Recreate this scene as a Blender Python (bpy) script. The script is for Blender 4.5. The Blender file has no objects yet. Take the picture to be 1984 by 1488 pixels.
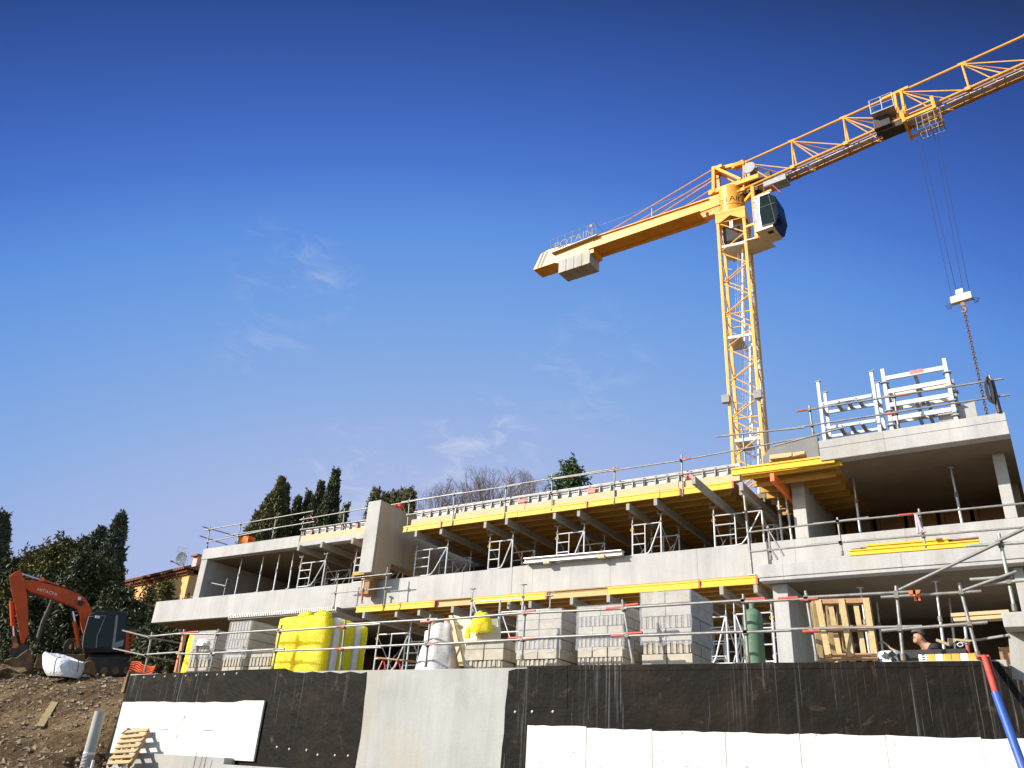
import bpy, bmesh, math, random
from mathutils import Vector, Matrix
rnd = random.Random(7)
R = math.radians
sc = bpy.context.scene
col = sc.collection
# ---------------------------------------------------------------- camera, sky, sun, exposure
SRC_W, SRC_H, FPX = 1984.0, 1488.0, 1573.26
YAW, PIT, ROL = R(-34.357), R(26.566), R(3.921)
CAMZ = 1.6
fwd = Vector((math.sin(YAW)*math.cos(PIT), math.cos(YAW)*math.cos(PIT), math.sin(PIT)))
rt0 = Vector((math.cos(YAW), -math.sin(YAW), 0)); up0 = rt0.cross(fwd)
rt = rt0*math.cos(ROL) + up0*math.sin(ROL); up = up0*math.cos(ROL) - rt0*math.sin(ROL)
cd = bpy.data.cameras.new('camera'); cam = bpy.data.objects.new('camera', cd); col.objects.link(cam)
cd.sensor_width = 36; cd.sensor_fit = 'HORIZONTAL'; cd.lens = FPX/SRC_W*36
cd.clip_start = .1; cd.clip_end = 3000
m = Matrix.Identity(4)
for i in range(3):
    m[i][0], m[i][1], m[i][2] = rt[i], up[i], -fwd[i]
cam.matrix_world = m; cam.location = (0, 0, CAMZ)
sc.camera = cam
SUN_AZ, SUN_EL = R(-138), R(27)          # direction to the sun, azimuth measured from +Y towards +X
sd = Vector((math.sin(SUN_AZ)*math.cos(SUN_EL), math.cos(SUN_AZ)*math.cos(SUN_EL), math.sin(SUN_EL)))
ld = bpy.data.lights.new('sun', 'SUN'); ld.energy = 4.6; ld.angle = R(.5); ld.color = (1, .945, .865)
lo = bpy.data.objects.new('sun', ld); col.objects.link(lo)
lo.rotation_euler = sd.to_track_quat('Z', 'Y').to_euler(); lo.location = (-20, -20, 40)
w = bpy.data.worlds.new('World'); sc.world = w; w.use_nodes = True
nt = w.node_tree; N = nt.nodes; L = nt.links; N.clear()
sky = N.new('ShaderNodeTexSky'); sky.sky_type = 'NISHITA'; sky.sun_disc = False
sky.sun_elevation = SUN_EL; sky.sun_rotation = SUN_AZ % (2*math.pi)
sky.altitude = 100; sky.air_density = 1.0; sky.dust_density = .5; sky.ozone_density = 2.5
tc = N.new('ShaderNodeTexCoord'); sx = N.new('ShaderNodeSeparateXYZ'); L.new(tc.outputs['Generated'], sx.inputs[0])
def wmath(op, a, b=0.0):
    n = N.new('ShaderNodeMath'); n.operation = op
    for i, v in enumerate((a, b)):
        if isinstance(v, (int, float)): n.inputs[i].default_value = v
        else: L.new(v, n.inputs[i])
    return n.outputs[0]
def wdot(v):
    n = N.new('ShaderNodeVectorMath'); n.operation = 'DOT_PRODUCT'; L.new(tc.outputs['Generated'], n.inputs[0]); n.inputs[1].default_value = v; return n.outputs['Value']
def wrange(src, a, b, c=0, d=1, smooth=True):
    n = N.new('ShaderNodeMapRange'); n.interpolation_type = 'SMOOTHSTEP' if smooth else 'LINEAR'
    for i, v in enumerate((a, b, c, d)): n.inputs[i+1].default_value = v
    L.new(src, n.inputs[0]); return n.outputs[0]
# hazy bright horizon to the north-west that deepens into dark blue away from it; the physical sky takes over behind
tilt = wdot((1.1185, -1.5973, 1.0))
rp = N.new('ShaderNodeValToRGB'); L.new(wrange(tilt, -2.2, .4, smooth=False), rp.inputs[0])
SKY = [(-2.0, (184, 199, 234)), (-1.5, (168, 186, 229)), (-1.3, (139, 174, 228)), (-1.1, (114, 160, 226)), (-.95, (97, 146, 223)), (-.8, (75, 120, 206)), (-.65, (62, 101, 184)), (-.45, (47, 78, 149)), (-.3, (38, 60, 110)), (.1, (32, 50, 92))]
e = rp.color_ramp.elements
while len(e) < len(SKY): e.new(.5)
SKY_GAIN = .13*2**.7
for q, (p, c) in zip(e, SKY):
    q.position = (p+2.2)/2.6; q.color = tuple((((v/255+.055)/1.055)**2.4)/SKY_GAIN/5 for v in c) + (1,)
s5 = N.new('ShaderNodeVectorMath'); s5.operation = 'SCALE'; s5.inputs[3].default_value = 5; L.new(rp.outputs[0], s5.inputs[0])
mu = N.new('ShaderNodeMix'); mu.data_type = 'RGBA'; L.new(wrange(tilt, .0, .7), mu.inputs[0]); L.new(s5.outputs[0], mu.inputs[6]); L.new(sky.outputs[0], mu.inputs[7])
# thin wisps of cirrus and one soft low cloud
CLOUDS = [((-.6842, .5008, .5301), .9970, .10), ((-.6557, .5406, .527), .9980, .14), ((-.7187, .5283, .452), .9975, .12), ((-.4146, .7808, .4674), .9945, .12), ((-.5532, .7511, .3602), .9955, .42), ((-.6724, .6665, .3219), .9960, .34)]
mp = N.new('ShaderNodeMapping'); mp.inputs['Scale'].default_value = (7, 7, 16); mp.inputs['Rotation'].default_value = (.2, .55, .3)
L.new(tc.outputs['Generated'], mp.inputs[0])
n1 = N.new('ShaderNodeTexNoise'); n1.inputs['Scale'].default_value = 2.6; n1.inputs['Detail'].default_value = 9; n1.inputs['Roughness'].default_value = .62; n1.inputs['Distortion'].default_value = .6
L.new(mp.outputs[0], n1.inputs['Vector'])
mask = None
for v, c0, w_ in CLOUDS:
    k = wmath('MULTIPLY', wrange(wdot(v), c0, 1.0), w_); mask = k if mask is None else wmath('ADD', mask, k)
wisp = wmath('MULTIPLY', wrange(n1.outputs[0], .47, .74), mask)
mc = N.new('ShaderNodeMix'); mc.data_type = 'RGBA'; L.new(wisp, mc.inputs[0]); L.new(mu.outputs[2], mc.inputs[6]); mc.inputs[7].default_value = (3.9, 3.85, 4.0, 1)
bg = N.new('ShaderNodeBackground'); bg.inputs[1].default_value = .13; L.new(mc.outputs[2], bg.inputs[0])
ow = N.new('ShaderNodeOutputWorld'); L.new(bg.outputs[0], ow.inputs[0])
sc.view_settings.view_transform = 'Standard'; sc.view_settings.look = 'None'
sc.view_settings.exposure = .7; sc.view_settings.gamma = 1
try: sc.cycles.max_bounces = 6; sc.cycles.diffuse_bounces = 3; sc.cycles.transparent_max_bounces = 12
except Exception: pass

# ---------------------------------------------------------------- pixel of the survey photo -> point on a real plane
def ray(px, py):
    return rt*((px-SRC_W/2)/FPX) - up*((py-SRC_H/2)/FPX) + fwd
O = Vector((0, 0, CAMZ))
def atY(px, py, Y):
    d = ray(px, py); return O + d*(Y/d.y)
def atZ(px, py, z):
    d = ray(px, py); return O + d*((z-CAMZ)/d.z)
class Plane:
    """vertical plane through p with horizontal direction u; maps a survey pixel to (along, height)."""
    def __init__(s, p, u):
        s.p = Vector(p); s.u = Vector(u).normalized(); s.n = Vector((-s.u.y, s.u.x, 0))
    def pt(s, px, py, off=0):
        d = ray(px, py); q = s.p + s.n*off
        return O + d*((q-O).dot(s.n)/d.dot(s.n))
    def sz(s, px, py, off=0):
        v = s.pt(px, py, off); return ((v-s.p).dot(s.u), v.z)
    def at(s, a, z, off=0):
        v = s.p + s.u*a + s.n*off; return Vector((v.x, v.y, z))

# ---------------------------------------------------------------- mesh building
WL = {}
def org(o): return WL.get(o.name, Vector((0, 0, 0))) if o else Vector((0, 0, 0))
class MB:
    def __init__(s): s.v = []; s.f = []; s.m = []
    def add(s, vs, fs, mi=0):
        b = len(s.v); s.v += [Vector(v) for v in vs]
        for f in fs: s.f.append([b+i for i in f]); s.m.append(mi)
        return s
    def box(s, x0, x1, y0, y1, z0, z1, mi=0):
        vs = [(x, y, z) for z in (z0, z1) for y in (y0, y1) for x in (x0, x1)]
        return s.add(vs, [(0, 2, 3, 1), (4, 5, 7, 6), (0, 1, 5, 4), (2, 6, 7, 3), (0, 4, 6, 2), (1, 3, 7, 5)], mi)
    def obox(s, c, ax, h, mi=0):
        c = Vector(c); vs = []
        for k in (-1, 1):
            for j in (-1, 1):
                for i in (-1, 1): vs.append(c + ax[0]*(i*h[0]) + ax[1]*(j*h[1]) + ax[2]*(k*h[2]))
        return s.add(vs, [(0, 2, 3, 1), (4, 5, 7, 6), (0, 1, 5, 4), (2, 6, 7, 3), (0, 4, 6, 2), (1, 3, 7, 5)], mi)
    def frame(s, p, q, hint=(0, 0, 1)):
        t = (Vector(q)-Vector(p)); t.normalize(); h = Vector(hint)
        if abs(t.dot(h)) > .97: h = Vector((1, 0, 0)) if abs(t.x) < .9 else Vector((0, 1, 0))
        a = t.cross(h).normalized(); b = a.cross(t).normalized(); return t, a, b
    def bar(s, p, q, wd, ht, hint=(0, 0, 1), mi=0):
        p = Vector(p); q = Vector(q); t, a, b = s.frame(p, q, hint)
        return s.obox((p+q)/2, (t, a, b), ((q-p).length/2, wd/2, ht/2), mi)
    def tube(s, p, q, r=.024, n=8, r2=None, mi=0):
        return s.path([p, q], r, n, mi, r2)
    def path(s, pts, r=.024, n=8, mi=0, r2=None, closed=False):
        pts = [Vector(p) for p in pts]; k = len(pts); b0 = len(s.v); vs = []
        prev = None
        for i, p in enumerate(pts):
            t = (pts[min(i+1, k-1)] - pts[max(i-1, 0)]).normalized()
            if prev is None:
                _, a, b = s.frame(p, p+t)
            else:
                a = (prev - t*prev.dot(t)).normalized(); b = a.cross(t)
            prev = a
            rr = r[i] if isinstance(r, (list, tuple)) else (r if r2 is None else r + (r2-r)*i/(k-1))
            for j in range(n):
                an = 2*math.pi*j/n; vs.append(p + a*(rr*math.cos(an)) + b*(rr*math.sin(an)))
        fs = []
        for i in range(k-1):
            for j in range(n):
                j2 = (j+1) % n; fs.append((i*n+j, i*n+j2, (i+1)*n+j2, (i+1)*n+j))
        fs.append(tuple(range(n-1, -1, -1))); fs.append(tuple((k-1)*n+j for j in range(n)))
        return s.add(vs, fs, mi)
    def prism(s, poly, d, mi=0):
        poly = [Vector(p) for p in poly]; d = Vector(d); n = len(poly)
        fs = [tuple(range(n)), tuple(range(2*n-1, n-1, -1))] + [(i, (i+1) % n, n+(i+1) % n, n+i) for i in range(n)]
        return s.add(poly + [p+d for p in poly], fs, mi)
    def lathe(s, prof, c, n=20, ax=(0, 0, 1), mi=0):
        c = Vector(c); t = Vector(ax).normalized(); _, a, b = s.frame(c, c+t, (0, 0, 1) if abs(t.z) < .9 else (1, 0, 0))
        vs = [c + t*z + a*(r*math.cos(2*math.pi*j/n)) + b*(r*math.sin(2*math.pi*j/n)) for r, z in prof for j in range(n)]
        k = len(prof); fs = [(i*n+j, i*n+(j+1) % n, (i+1)*n+(j+1) % n, (i+1)*n+j) for i in range(k-1) for j in range(n)]
        fs += [tuple(range(n)), tuple((k-1)*n+j for j in range(n))]
        return s.add(vs, fs, mi)
    def build(s, name, mats, parent=None, smooth=False, bevel=0, at=None):
        o_ = org(parent) if parent else (Vector(at) if at is not None else Vector((0, 0, 0)))
        if not parent and at is None and s.v:
            xs = [v.x for v in s.v]; ys = [v.y for v in s.v]; zs = [v.z for v in s.v]
            o_ = Vector(((min(xs)+max(xs))/2, (min(ys)+max(ys))/2, min(zs)))
        me = bpy.data.meshes.new(name)
        me.from_pydata([tuple(v-o_) for v in s.v], [], s.f)
        mats = mats if isinstance(mats, (list, tuple)) else [mats]
        for mt in mats: me.materials.append(mt)
        me.polygons.foreach_set('material_index', s.m)
        if len(s.f) < 60000:
            bm = bmesh.new(); bm.from_mesh(me); bmesh.ops.recalc_face_normals(bm, faces=bm.faces); bm.to_mesh(me); bm.free()
        me.polygons.foreach_set('use_smooth', [bool(smooth)]*len(me.polygons))
        if smooth:
            try: me.set_sharp_from_angle(angle=R(40))
            except Exception: pass
        me.update()
        o = bpy.data.objects.new(name, me); col.objects.link(o)
        if parent: o.parent = parent
        else: o.location = o_
        WL[o.name] = o_
        if bevel:
            b = o.modifiers.new('bevel', 'BEVEL'); b.width = bevel; b.segments = 2; b.limit_method = 'ANGLE'
        return o
def tag(o, label=None, cat=None, group=None, kind=None):
    if label: o['label'] = label
    if cat: o['category'] = cat
    if group: o['group'] = group
    if kind: o['kind'] = kind
    return o
def thing(name, label, cat, loc, group=None):
    o = bpy.data.objects.new(name, None); col.objects.link(o); o.empty_display_size = .3
    o.location = loc; WL[o.name] = Vector(loc); return tag(o, label, cat, group)
def copy_tree(o, loc=None, parent=None):
    c = o.copy(); col.objects.link(c)
    if parent: c.parent = parent
    if loc is not None: c.location = loc
    for ch in list(o.children): copy_tree(ch, None, c)
    return c

# ---------------------------------------------------------------- materials
def nodes(name):
    mt = bpy.data.materials.new(name); mt.use_nodes = True
    t = mt.node_tree; return mt, t, t.nodes, t.links, t.nodes['Principled BSDF']
def ramp(N, L, src, stops):
    r = N.new('ShaderNodeValToRGB'); L.new(src, r.inputs[0]); e = r.color_ramp.elements
    while len(e) < len(stops): e.new(.5)
    for q, (p, c) in zip(e, stops): q.position = p; q.color = (c[0], c[1], c[2], 1) if not isinstance(c, (int, float)) else (c, c, c, 1)
    return r.outputs[0]
def noise(N, L, src, scale, detail=4, rough=.55, dist=0):
    n = N.new('ShaderNodeTexNoise'); n.inputs['Scale'].default_value = scale; n.inputs['Detail'].default_value = detail
    n.inputs['Roughness'].default_value = rough; n.inputs['Distortion'].default_value = dist
    if src is not None: L.new(src, n.inputs['Vector'])
    return n.outputs[0]
def mapping(N, L, src, scale=(1, 1, 1), rot=(0, 0, 0), loc=(0, 0, 0)):
    n = N.new('ShaderNodeMapping'); n.inputs['Scale'].default_value = scale; n.inputs['Rotation'].default_value = rot; n.inputs['Location'].default_value = loc
    L.new(src, n.inputs[0]); return n.outputs[0]
def mix(N, L, fac, a, b, mode='MIX'):
    n = N.new('ShaderNodeMix'); n.data_type = 'RGBA'; n.blend_type = mode
    for s_, v in ((n.inputs[0], fac), (n.inputs[6], a), (n.inputs[7], b)):
        if isinstance(v, (int, float)): s_.default_value = v
        elif isinstance(v, tuple): s_.default_value = (v[0], v[1], v[2], 1)
        else: L.new(v, s_)
    return n.outputs[2]
def math_(N, L, op, a, b=0.0):
    n = N.new('ShaderNodeMath'); n.operation = op
    for i, v in enumerate((a, b)):
        if isinstance(v, (int, float)): n.inputs[i].default_value = v
        else: L.new(v, n.inputs[i])
    return n.outputs[0]
def bump(N, L, B, h, strength=.3, dist=.02):
    n = N.new('ShaderNodeBump'); n.inputs['Strength'].default_value = strength; n.inputs['Distance'].default_value = dist
    L.new(h, n.inputs['Height']); L.new(n.outputs[0], B.inputs['Normal'])
def coords(N, L, world=False, rand=True):
    if world: return N.new('ShaderNodeNewGeometry').outputs['Position']
    t = N.new('ShaderNodeTexCoord').outputs['Object']
    if not rand: return t
    oi = N.new('ShaderNodeObjectInfo'); v = N.new('ShaderNodeVectorMath'); v.operation = 'ADD'; L.new(t, v.inputs[0])
    s = N.new('ShaderNodeVectorMath'); s.operation = 'SCALE'; L.new(oi.outputs['Random'], s.inputs[3]); s.inputs[0].default_value = (37, 23, 51)
    L.new(s.outputs[0], v.inputs[1]); return v.outputs[0]
def plain(name, c, rough=.6, metal=0, var=.15, scale=6, bmp=0, spec=.4, dirt=None, dirt_amt=.5):
    """painted / plastic / metal surface with wear: tone noise, optional dirt colour in patches."""
    mt, t, N, L, B = nodes(name); co = coords(N, L)
    n = noise(N, L, co, scale, 5, .6)
    cc = ramp(N, L, n, [(.3, tuple(x*(1-var) for x in c)), (.7, tuple(min(1, x*(1+var)) for x in c))])
    if dirt:
        d = ramp(N, L, noise(N, L, co, scale*.45, 7, .7), [(.5, 0), (.66, dirt_amt)])
        cc = mix(N, L, d, cc, dirt)
    L.new(cc, B.inputs['Base Color']); B.inputs['Roughness'].default_value = rough; B.inputs['Metallic'].default_value = metal
    B.inputs['Specular IOR Level'].default_value = spec
    if bmp: bump(N, L, B, noise(N, L, co, scale*6, 4), bmp, .01)
    return mt
def concrete(name, c=(.475, .457, .43), streak=.42, seams=0, stain=(.36, .30, .20), st_amt=.55):
    mt, t, N, L, B = nodes(name); co = coords(N, L, world=True)
    n = noise(N, L, co, .7, 8, .62)
    cc = ramp(N, L, n, [(.28, tuple(x*.84 for x in c)), (.5, c), (.74, tuple(x*1.1 for x in c))])
    sv = mapping(N, L, co, (1.3, 1.3, .12)); s = noise(N, L, sv, 1.6, 7, .7, .4)
    cc = mix(N, L, streak, cc, ramp(N, L, s, [(.35, .55), (.62, 1.0)]), 'MULTIPLY')
    big = ramp(N, L, noise(N, L, mapping(N, L, co, (1, 1, .35)), .45, 4, .6, .4), [(.56, 0), (.72, st_amt)])
    cc = mix(N, L, big, cc, stain)
    fine = noise(N, L, co, 26, 5, .65)
    cc = mix(N, L, .35, cc, ramp(N, L, fine, [(.3, .72), (.65, 1.05)]), 'MULTIPLY')
    if seams:
        sxn = N.new('ShaderNodeSeparateXYZ'); L.new(co, sxn.inputs[0])
        u = math_(N, L, 'FRACT', math_(N, L, 'DIVIDE', sxn.outputs[0], seams))
        k = math_(N, L, 'LESS_THAN', u, .009)
        cc = mix(N, L, math_(N, L, 'MULTIPLY', k, .45), cc, (.2, .18, .15))
    L.new(cc, B.inputs['Base Color']); B.inputs['Roughness'].default_value = .88; B.inputs['Specular IOR Level'].default_value = .25
    bump(N, L, B, math_(N, L, 'ADD', fine, math_(N, L, 'MULTIPLY', n, 2.0)), .25, .012)
    return mt
def wood(name, c, var=.25, grain=(1, 1, 1), rough=.7, stain=.3):
    mt, t, N, L, B = nodes(name); co = coords(N, L)
    n = noise(N, L, mapping(N, L, co, grain), 9, 6, .6, .5)
    cc = ramp(N, L, n, [(.3, tuple(x*(1-var) for x in c)), (.55, c), (.75, tuple(min(1, x*(1+var*.6)) for x in c))])
    d = ramp(N, L, noise(N, L, co, 1.3, 5, .65), [(.5, 0), (.72, stain)])
    cc = mix(N, L, d, cc, tuple(x*.55 for x in c))
    L.new(cc, B.inputs['Base Color']); B.inputs['Roughness'].default_value = rough; B.inputs['Specular IOR Level'].default_value = .3
    bump(N, L, B, n, .2, .006); return mt
M = {}
M['concrete'] = concrete('cast_concrete', seams=2.5)
M['concrete_plain'] = concrete('rough_concrete', (.47, .45, .415), .4)
M['concrete_wall'] = concrete('retaining_wall_concrete', (.405, .40, .37), .35, 0, (.40, .35, .25), .6)
M['concrete_fin'] = concrete('stained_bounce_concrete', (.64, .47, .30), .3, 0, (.38, .26, .16), .7)  # stained concrete browned further, painting warm bounce light into the fin body
M['concrete_dark'] = concrete('inner_concrete_shaded', (.20, .15, .10), .3, 0, (.2, .15, .09), .5)  # dark brown copy of the concrete; room shade is put into the colour
M['concrete_soffit'] = concrete('soffit_concrete_shaded', (.23, .18, .12), .2, 0, (.18, .12, .06), .5)  # plywood-stained soffits, darkened further so the colour carries their shade
M['block'] = plain('block_concrete', (.42, .375, .30), .92, 0, .16, 5, .5, .2, (.36, .31, .22), .5)
M['block_dark'] = plain('block_gap', (.09, .08, .06), .95, 0, .2, 5)
M['galv'] = plain('galvanised_steel', (.50, .50, .50), .42, .55, .22, 7, .1, .5, (.34, .30, .25), .5)
M['alu'] = plain('aluminium', (.66, .67, .68), .38, .35, .1, 5)
M['tube'] = plain('scaffold_tube', (.27, .26, .245), .5, .45, .28, 6, .15, .5, (.33, .28, .20), .65)
M['tube_green'] = plain('greenish_tube', (.36, .40, .33), .55, .35, .2, 6, .15, .5, (.30, .30, .22), .5)
M['coupler'] = plain('coupler_steel', (.20, .175, .14), .6, .4, .3, 12, .2)
M['red'] = plain('red_paint', (.50, .065, .042), .5, 0, .2, 8, 0, .5)
M['orange'] = plain('orange_paint', (.80, .17, .03), .5, 0, .15, 8)
M['blue'] = plain('blue_paint', (.03, .09, .36), .42, 0, .15, 8, 0, .5, (.12, .14, .2), .4)
M['yel_beam'] = wood('yellow_formwork_beam', (.80, .49, .03), .16, (1, 6, 6), .5, .18)
M['tan_beam'] = wood('unpainted_beam', (.55, .39, .17), .2, (1, 6, 6), .65, .25)
M['plank'] = wood('pale_plank', (.60, .43, .24), .18, (1, 6, 8), .7, .18)
M['plank_dark'] = wood('brown_timber', (.34, .19, .09), .3, (1, 6, 8))
M['pallet'] = wood('pallet_wood', (.47, .34, .16), .28, (4, 4, 1), .75, .4)
M['grey_beam'] = wood('grey_timber_beam', (.36, .33, .28), .25, (6, 1, 6), .75, .4)
M['ply'] = wood('plywood_deck', (.40, .22, .06), .25, (1, 1, 1), .6, .4)
M['sec_beam'] = wood('secondary_beam', (.50, .28, .06), .25, (1, 6, 6), .6, .3)
M['form_grey'] = plain('grey_form_panel', (.60, .58, .53), .6, 0, .12, 4, 0, .3, (.42, .38, .3), .45)
M['grey_upstand'] = plain('grey_upstand_face', (.20, .195, .185), .75, 0, .1, 2, .1)  # even grey, darker than the pale concrete around it
M['form_rib'] = plain('form_panel_rib', (.34, .33, .31), .6, .2, .2, 6)
M['crane'] = plain('crane_yellow', (.80, .37, .035), .42, 0, .10, 2, 0, .5, (.42, .20, .06), .5)
M['crane_mast'] = plain('crane_yellow_glare', (.84, .45, .10), .42, 0, .07, 2, 0, .5, (.6, .33, .1), .25)  # crane yellow made paler, painting strong sun and haze onto the mast
M['crane_dark'] = plain('crane_dark_parts', (.06, .05, .045), .5, .3, .3, 4)
M['frame_alu'] = plain('white_aluminium', (.60, .61, .62), .45, .1, .12, 4, 0, .4, (.42, .41, .38), .35)
M['white'] = plain('white_paint', (.78, .77, .74), .5, 0, .05, 4)
M['off_white'] = plain('off_white_panel', (.74, .66, .50), .5, 0, .07, 4)
M['black'] = plain('black_parts', (.022, .021, .02), .55, 0, .3, 6)
M['grey_paint'] = plain('grey_paint', (.30, .30, .29), .5, .1, .15, 5)
M['exc'] = plain('excavator_orange', (.62, .085, .015), .5, 0, .12, 2, 0, .22, (.22, .06, .03), .55)
M['exc_dark'] = plain('excavator_dark', (.045, .04, .035), .6, .2, .3, 4, .2, .4, (.12, .08, .05), .6)
M['rust'] = plain('rusty_steel', (.21, .115, .05), .7, .3, .35, 5, .3, .4, (.10, .06, .03), .7)
M['chrome'] = plain('chrome_rod', (.75, .75, .76), .2, .9, .05, 5)
M['skin'] = plain('skin', (.52, .25, .15), .55, 0, .1, 12)
M['hair'] = plain('grey_hair', (.10, .085, .075), .8, 0, .3, 40, .5)
M['shirt'] = plain('dark_shirt', (.022, .022, .024), .85, 0, .25, 14, .3)
M['hivis'] = plain('orange_workwear', (.90, .20, .02), .75, 0, .12, 10, .3)
M['trousers'] = plain('dark_trousers', (.04, .045, .06), .85, 0, .2, 10, .3)
M['helmet_red'] = plain('red_helmet', (.80, .09, .02), .35, 0, .05, 6)
M['gas'] = plain('green_cylinder_paint', (.105, .19, .11), .6, 0, .22, 5, .15, .4, (.30, .36, .26), .45)
M['cardboard'] = plain('cardboard_tube', (.52, .36, .2), .85, 0, .12, 6, .2)
M['rope'] = plain('steel_rope', (.05, .05, .055), .5, .5, .2, 10)
M['chain'] = plain('rusty_chain', (.20, .12, .09), .6, .5, .3, 12)
M['leg_red_blue'] = M['blue']
M['strap'] = plain('pink_strap', (.60, .42, .47), .8, 0, .2, 10)
M['bucket_white'] = plain('white_pail', (.75, .77, .78), .45, 0, .06, 4)
M['orange_wrap'] = plain('orange_wrap', (.80, .36, .06), .45, 0, .22, 6, .3)
M['straw'] = plain('bark', (.11, .085, .06), .9, 0, .35, 8, .6)
M['twig'] = plain('bare_twig', (.16, .105, .075), .9, 0, .3, 8)
def glassy(name, c, rough=.08, alpha=1.0):
    mt, t, N, L, B = nodes(name); B.inputs['Base Color'].default_value = (*c, 1); B.inputs['Roughness'].default_value = rough
    B.inputs['Specular IOR Level'].default_value = .28; B.inputs['Alpha'].default_value = alpha; return mt
M['glass'] = glassy('dark_cab_glass', (.012, .014, .012), .12, .85)
M['glass_crane'] = glassy('green_tinted_glass', (.008, .018, .016), .05, .8)
def leaf(name, c1, c2, c3):
    mt, t, N, L, B = nodes(name); co = coords(N, L, rand=False)
    n = noise(N, L, co, 1.1, 3, .6); n2 = noise(N, L, co, 9, 2)
    cc = ramp(N, L, n, [(.3, c1), (.5, c2), (.72, c3)])
    cc = mix(N, L, .4, cc, ramp(N, L, n2, [(.3, .5), (.7, 1.2)]), 'MULTIPLY')
    L.new(cc, B.inputs['Base Color']); B.inputs['Roughness'].default_value = .6; B.inputs['Specular IOR Level'].default_value = .25
    return mt
M['leaf_dark'] = leaf('dark_leaf', (.032, .04, .017), (.062, .07, .028), (.125, .12, .045))
M['leaf_olive'] = leaf('olive_leaf', (.05, .05, .014), (.12, .105, .028), (.22, .175, .05))
M['leaf_conifer'] = leaf('conifer_leaf', (.05, .062, .038), (.095, .112, .066), (.15, .165, .10))
M['leaf_cypress'] = leaf('cypress_leaf', (.075, .078, .030), (.135, .128, .048), (.21, .185, .072))
M['leaf_green'] = leaf('green_leaf', (.035, .062, .020), (.07, .115, .036), (.12, .165, .052))
def film(name, tint, op):
    mt, t, N, L, B = nodes(name); co = coords(N, L)
    B.inputs['Base Color'].default_value = (*tint, 1); B.inputs['Roughness'].default_value = .22; B.inputs['Specular IOR Level'].default_value = .8
    a = ramp(N, L, noise(N, L, mapping(N, L, co, (1, 1, 2.2)), 2.2, 4, .55, .8), [(.3, op*.7), (.7, min(1, op*1.3))])
    L.new(a, B.inputs['Alpha'])
    bump(N, L, B, noise(N, L, mapping(N, L, co, (1.5, 1.5, 4)), 2.5, 3, .5, 1.2), .3, .02); return mt
M['film'] = film('stretch_film', (.62, .63, .66), .27)
M['film_thick'] = film('white_polythene', (.76, .745, .715), .66)
def membrane():
    mt, t, N, L, B = nodes('bitumen_membrane'); co = coords(N, L, world=True)
    n = noise(N, L, co, .8, 6, .6)
    cc = ramp(N, L, n, [(.3, (.006, .0045, .003)), (.55, (.011, .0078, .005)), (.75, (.026, .018, .011))])
    sv = mapping(N, L, co, (9, 1, .20)); s = noise(N, L, sv, 1.4, 6, .72, .7)
    area = ramp(N, L, noise(N, L, mapping(N, L, co, (1, 1, .25)), .75, 3, .5), [(.44, .0), (.66, 1)])
    k = math_(N, L, 'MULTIPLY', ramp(N, L, s, [(.56, 0), (.74, .34)]), area)
    cc = mix(N, L, k, cc, (.42, .42, .43))
    sv2 = mapping(N, L, co, (40, 1, .35)); s2 = noise(N, L, sv2, 1.2, 3, .6)
    k2 = math_(N, L, 'MULTIPLY', ramp(N, L, s2, [(.645, 0), (.69, .6)]), area)
    cc = mix(N, L, k2, cc, (.55, .56, .57))
    br = ramp(N, L, noise(N, L, co, 2.3, 7, .7, .6), [(.60, 0), (.72, .45)])
    cc = mix(N, L, br, cc, (.15, .10, .065))
    L.new(cc, B.inputs['Base Color']); B.inputs['Roughness'].default_value = .62; B.inputs['Specular IOR Level'].default_value = .09
    bump(N, L, B, math_(N, L, 'ADD', noise(N, L, co, 3, 5), n), .6, .05); return mt
M['membrane'] = membrane()
def insul():
    mt, t, N, L, B = nodes('white_polystyrene'); co = coords(N, L, world=True)
    cc = ramp(N, L, noise(N, L, co, 1.1, 5, .6), [(.3, (.59, .565, .515)), (.7, (.65, .63, .58))])
    sp = ramp(N, L, noise(N, L, mapping(N, L, co, (3.2, 1, 3.2)), 2.6, 2, .5, .8), [(.70, 0), (.73, .7)])
    cc = mix(N, L, sp, cc, (.16, .15, .13))
    L.new(cc, B.inputs['Base Color']); B.inputs['Roughness'].default_value = .9; B.inputs['Specular IOR Level'].default_value = .1
    bump(N, L, B, noise(N, L, co, 45, 3), .15, .004); return mt
M['insul'] = insul()
M['foam_white'] = plain('foam_white', (.86, .82, .74), .85, 0, .05, 4)
for n_ in M['foam_white'].node_tree.nodes:
    if n_.type == 'BSDF_PRINCIPLED': n_.inputs['Subsurface Weight'].default_value = .8; n_.inputs['Subsurface Radius'].default_value = (1, .9, .75); n_.inputs['Subsurface Scale'].default_value = .9
M['foam_yellow'] = plain('cream_board', (.76, .68, .50), .85, 0, .05, 4)
def yellow_wrap():
    mt, t, N, L, B = nodes('yellow_film_wrap'); co = coords(N, L)
    n = noise(N, L, co, 2.2, 6, .65, .8)
    cc = ramp(N, L, n, [(.3, (.70, .50, .006)), (.55, (.82, .63, .010)), (.75, (.86, .70, .03))])
    sp = ramp(N, L, noise(N, L, co, 4.5, 3, .6), [(.66, 0), (.72, .5)])
    cc = mix(N, L, sp, cc, (.45, .27, .01))
    L.new(cc, B.inputs['Base Color']); B.inputs['Roughness'].default_value = .34; B.inputs['Specular IOR Level'].default_value = .3
    B.inputs['Subsurface Weight'].default_value = .9; B.inputs['Subsurface Radius'].default_value = (1, .8, .15); B.inputs['Subsurface Scale'].default_value = 1.2
    bump(N, L, B, noise(N, L, mapping(N, L, co, (1, 1, 1.6)), 5, 6, .65, 1.4), .8, .06); return mt
M['yellow'] = yellow_wrap()
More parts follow.
